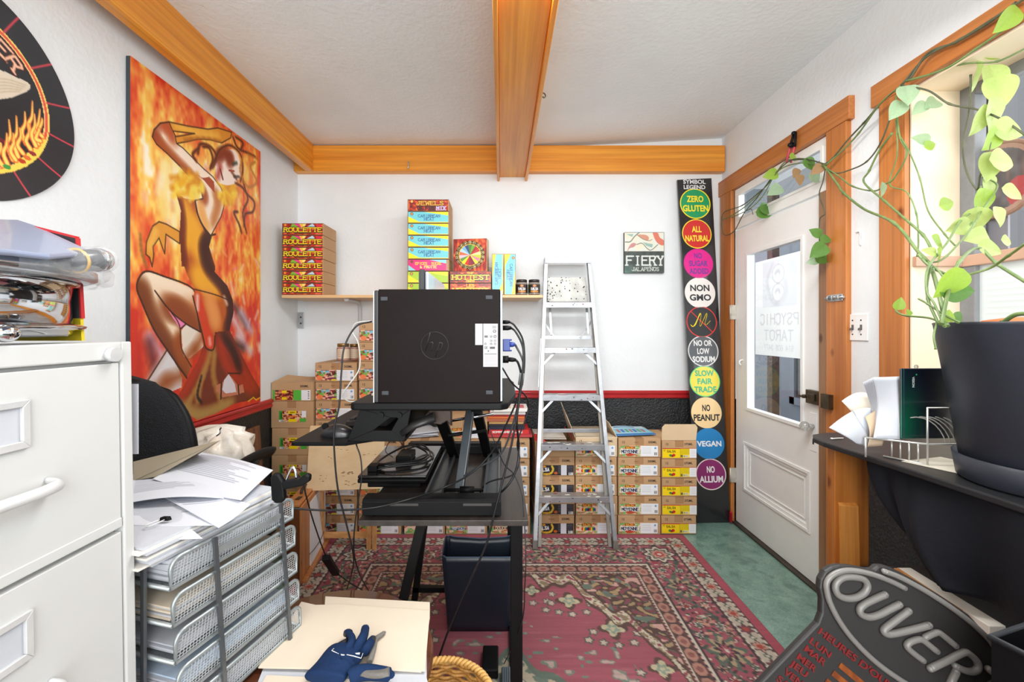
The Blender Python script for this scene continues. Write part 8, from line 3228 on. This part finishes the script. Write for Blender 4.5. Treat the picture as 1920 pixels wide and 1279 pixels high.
# round plaque hanging outside the upper window pane
t = thing('round_plaque', 'round brown rimmed plaque with a red pepper hung outside the window', 'plaque', (1.9, 1.46, 1.85))
cp = W(1872, 338, 1.52)
cp.x = 1.86
cp.y = 1.86 * F / (1872 - CX)
cp.z = CAMH - (338 - CY) * cp.y / F
Rp = .135
c = Cv(90, 90, 2, 2, (92, 88, 92))
n = vnoise(90, 90, 10, 12, 4)[..., None]
n2 = vnoise(90, 90, 5, 16, 6)[..., None]
c.a[:] = np.array((84, 80, 84.)) * (.75 + .5 * n) + np.array((120, 50, 20.)) * np.clip(n2 - .55, 0, 1) * 2 * np.clip(1 - np.abs(c.Y - 1.0) / .5, 0, 1)[..., None]
c.ell(1.5, 1.45, .28, .40, (170, 66, 72)); c.ell(1.12, .62, .2, .18, (168, 90, 92))
rr = np.hypot(c.X - 1, c.Y - 1)
c.a[:] = np.where((rr > .84)[..., None], np.array((168, 134, 118.)), c.a)
k_ = np.maximum(rr, 1e-6)
SX2 = np.where(rr > 1, (c.X - 1) / k_, c.X - 1)
SY2 = np.where(rr > 1, (c.Y - 1) / k_, c.Y - 1)
tl_ = plant  # keep name
link('disc', c.mesh('disc', lambda x, y: (0 * x + cp.x - t.location.x, cp.y - SX2 * Rp - t.location.y, cp.z - SY2 * Rp - t.location.z), painted('weathered_print', .6)), t, thick=.01)
m = MB()
m.tube([cp + Vector((0, Rp * math.cos(a), Rp * math.sin(a))) for a in [2 * math.pi * i / 40 for i in range(40)]], .008, 8, closed=True)
m.build('rim', M('brown_rim', (150, 116, 98), .6, var=(12, .1)), t)
m = MB()
m.box(cp.x + .012, cp.x + .02, cp.y - .02, cp.y + .16, 1.64, cp.z + .04)
m.build('backing_board', M('grey_backing', (128, 126, 134), .6, var=(8, .1)), t)
m = MB()
m.cyl((cp.x + .016, cp.y + .05, cp.z + .03), (cp.x + .016, cp.y + .05, 2.29), .003)
m.cyl((1.83, cp.y + .05, 2.285), (cp.x + .018, cp.y + .05, 2.285), .005)
m.build('hanging_wire', cable_m, t)

# ================================================================ THE OPEN SIGN
SY0, SK = .85, .15


def SP(px, py, off=0.0):
    d = (py - CY) / F
    Y = (SY0 + SK * (CAMH - .6)) / (1 + SK * d)
    p = W(px, py, Y)
    return p + SN * off


SN = Vector((0, -1, SK)).normalized()


def Zs(x, y, off=0.0):
    return SP(1420 + x / 3.84, 1000 + y / 3.84, off)


sg = thing('open_sign', 'dark neon style open sign with opening hours, tilted in front of the counter', 'sign', SP(1650, 1250))
out_px = [(1150, 1568), (1428, 1278.6), (1500, 1204), (1534, 1169), (1541, 1150), (1541.5, 1125), (1537, 1104), (1539, 1087), (1548, 1071), (1561, 1063), (1575, 1060.5), (1597, 1062), (1628, 1068), (1640, 1068), (1646.6, 1061), (1660, 1061.5), (1672.6, 1065), (1717, 1088.5), (1771.6, 1122), (1818, 1153.6), (1857, 1195), (1880, 1232), (1925, 1280), (1975, 1360), (1985, 1430), (1960, 1500), (1684, 1987)]
low = None
out3 = [SP(*p) for p in out_px]
# the lower corner rests on the floor
zmin = out3[-1].z
kk = 0
while out3[-1].z > .003 and kk < 400:
    kk += 1
    out_px[-1] = (out_px[-1][0] - .3, out_px[-1][1] + .6)
    out3[-1] = SP(*out_px[-1])
m = MB()
m.prism(out3, -SN * .016)
m.build('panel', M('charcoal_sign_plastic', (42, 40, 40), .5, var=(6, .06), bump=(200, .03)), sg, bevel=.004)
tube_m = M('unlit_neon_tube', (122, 119, 116), .35, var=(9, .05), coat=.3, sss=.0)
def neon(nm, pts, r, closed=False):
    m = MB()
    Q = spline([Zs(x, y, .004) for x, y in pts], 6, closed) if len(pts) > 2 else [Zs(x, y, .004) for x, y in pts]
    m.tube(Q, r, 10, closed=closed)
    if not closed:
        m.sph(Q[0], r, r, r, 10, 6); m.sph(Q[-1], r, r, r, 10, 6)
    return m.build(nm, tube_m, sg)


neon('border_tube', [(1045, 388), (960, 345), (860, 305), (760, 276), (660, 262), (580, 272), (520, 305), (488, 355), (492, 420), (515, 500), (570, 610), (650, 725), (750, 835), (860, 935), (980, 1022), (1090, 1090), (1300, 1200), (1560, 1290), (1760, 1320)], .0055)
neon('border_tube', [(900, 268), (1010, 310), (1180, 400), (1350, 508), (1500, 618), (1630, 735), (1700, 820), (1790, 940), (1850, 1060), (1870, 1180)], .0055)
neon('letter_tube', [(550, 390), (562, 345), (610, 312), (690, 310), (755, 328), (780, 372), (758, 420), (700, 455), (630, 462), (572, 438)], .0068, True)
neon('letter_tube', [(905, 435), (830, 468), (765, 500), (727, 535), (735, 575), (790, 596), (860, 580), (930, 545), (1008, 506)], .0068)
m = MB()


def angular(pts, r=.0068):
    m = MB()
    Q = [Zs(x, y, .004) for x, y in pts]
    m.tube(Q, r, 10)
    for q in Q:
        m.sph(q, r, r, r, 10, 6)
    m.build('letter_tube', tube_m, sg)


neon('letter_tube', [(1075, 552), (990, 614), (905, 680), (906, 710), (950, 718), (1080, 690), (1220, 655)], .0068)
neon('letter_tube', [(1195, 740), (1240, 718), (1285, 706), (1325, 730), (1410, 800)], .0062)
neon('letter_tube', [(1175, 905), (1110, 855), (1064, 808), (1085, 775), (1150, 755), (1190, 772), (1275, 840)], .0062)
neon('letter_tube', [(1230, 965), (1350, 908), (1470, 850), (1520, 868), (1565, 915), (1572, 965), (1530, 986), (1470, 975), (1410, 945)], .0066)
angular([(1415, 988), (1380, 1062), (1350, 1130)])
angular([(1650, 970), (1800, 1075), (1900, 1150)])
angular([(1715, 1055), (1640, 1105), (1560, 1165)])
red_s = M('red_sign_letters', (118, 26, 28), .45, var=(8, .08))
ub = (SP(1654, 1271) - SP(1538.5, 1180)).normalized()
vb = SN.cross(ub).normalized()
if vb.z < 0:
    vb = -vb


def sign_text(s_, px, py, wpx, size=.0155, nm='hours_lettering'):
    a = SP(px, py)
    b = SP(px + wpx[0], py + wpx[1])
    m = MB()
    put_text(m, s_, (a + b) / 2 + SN * .0012, ub, vb, size, .03, fit=(b - a).length, depth=.001)
    m.build(nm, red_s, sg)


sign_text("HEURES D'OUVERTURE", 1536, 1181, (210, 166), .013)
for s_, a, b in (('LUN', (1519, 1199), (1556, 1229)), ('MAR', (1509, 1214), (1547, 1244)), ('MER', (1495, 1229), (1529, 1256)), ('JEU', (1480, 1243), (1512, 1266)), ('VEN', (1470, 1256), (1503, 1283)), ('SAM', (1457, 1270), (1492, 1298)), ('DIM', (1444, 1284), (1478, 1312))):
    sign_text(s_, a[0], a[1], (b[0] - a[0], b[1] - a[1]), .0125, 'day_lettering')
amb = M('amber_flame_print', (92, 40, 18), .35, var=(20, .5), rgb2=(158, 84, 34), coat=.3, stretch=(3, 3, 1))
for k, (a, b, mt) in enumerate((((600, 928), (790, 1085), amb), ((550, 985), (740, 1142), amb), ((500, 1040), (690, 1197), amb), ((450, 1095), (640, 1252), amb))):
    q0, q1 = Zs(*a, .0006), Zs(*b, .0006)
    m = MB()
    m.prism([q0, q1, q1 - vb * .011, q0 - vb * .011], SN * .001)
    m.build('time_strip', mt, sg)

# black crate at the right edge and cardboard behind it
t = thing('black_crate', 'black plastic crate corner at the lower right edge', 'crate', (1.05, .64, 0))
m = MB()
zc_ = .79
bx = [Vector((.874, .766, 0)), Vector((.932, .576, 0)), Vector((1.085, .623, 0)), Vector((1.027, .813, 0))]
for k in range(4):
    j = (k + 1) % 4
    a, b = bx[k], bx[j]
    d = (b - a).normalized()
    nr = Vector((-d.y, d.x, 0))
    m.prism([Vector((a.x, a.y, .002)), Vector((b.x, b.y, .002)), Vector((b.x, b.y, zc_)), Vector((a.x, a.y, zc_))], nr * .004)
m.prism([Vector((p.x, p.y, .002)) for p in bx], (0, 0, .004))
m.build('body', blk_pl, t, bevel=.002)
m = MB()
m.tube([Vector((p.x, p.y, zc_)) for p in bx], .006, 8, closed=True)
m.build('rim', M('crate_rim', (58, 60, 64), .4, var=(8, .1)), t)

# small hooks on the beams
hz_ = W(766, 312, 3.085)
t = thing('screw_hook', 'tiny screw hook on the face of the back beam', 'hook', hz_)
m = MB()
m.tube(spline([hz_ + Vector((0, 0, .03)), hz_ + Vector((0, -.012, .028)), hz_ + Vector((.004, -.014, 0)), hz_ + Vector((-.004, -.012, -.018)), hz_ + Vector((-.006, -.004, -.010))], 5), .004, 8)
m.build('hook', zinc, t)
hm = Vector((.1915, 2.05, 2.47))
t = thing('screw_hook', 'tiny cup hook on the right side of the middle beam', 'hook', hm)
m = MB()
m.tube(spline([hm, hm + Vector((.012, 0, 0)), hm + Vector((.020, 0, -.012)), hm + Vector((.012, 0, -.022)), hm + Vector((.006, 0, -.016))], 5), .003, 8)
m.build('hook', steel_old, t)
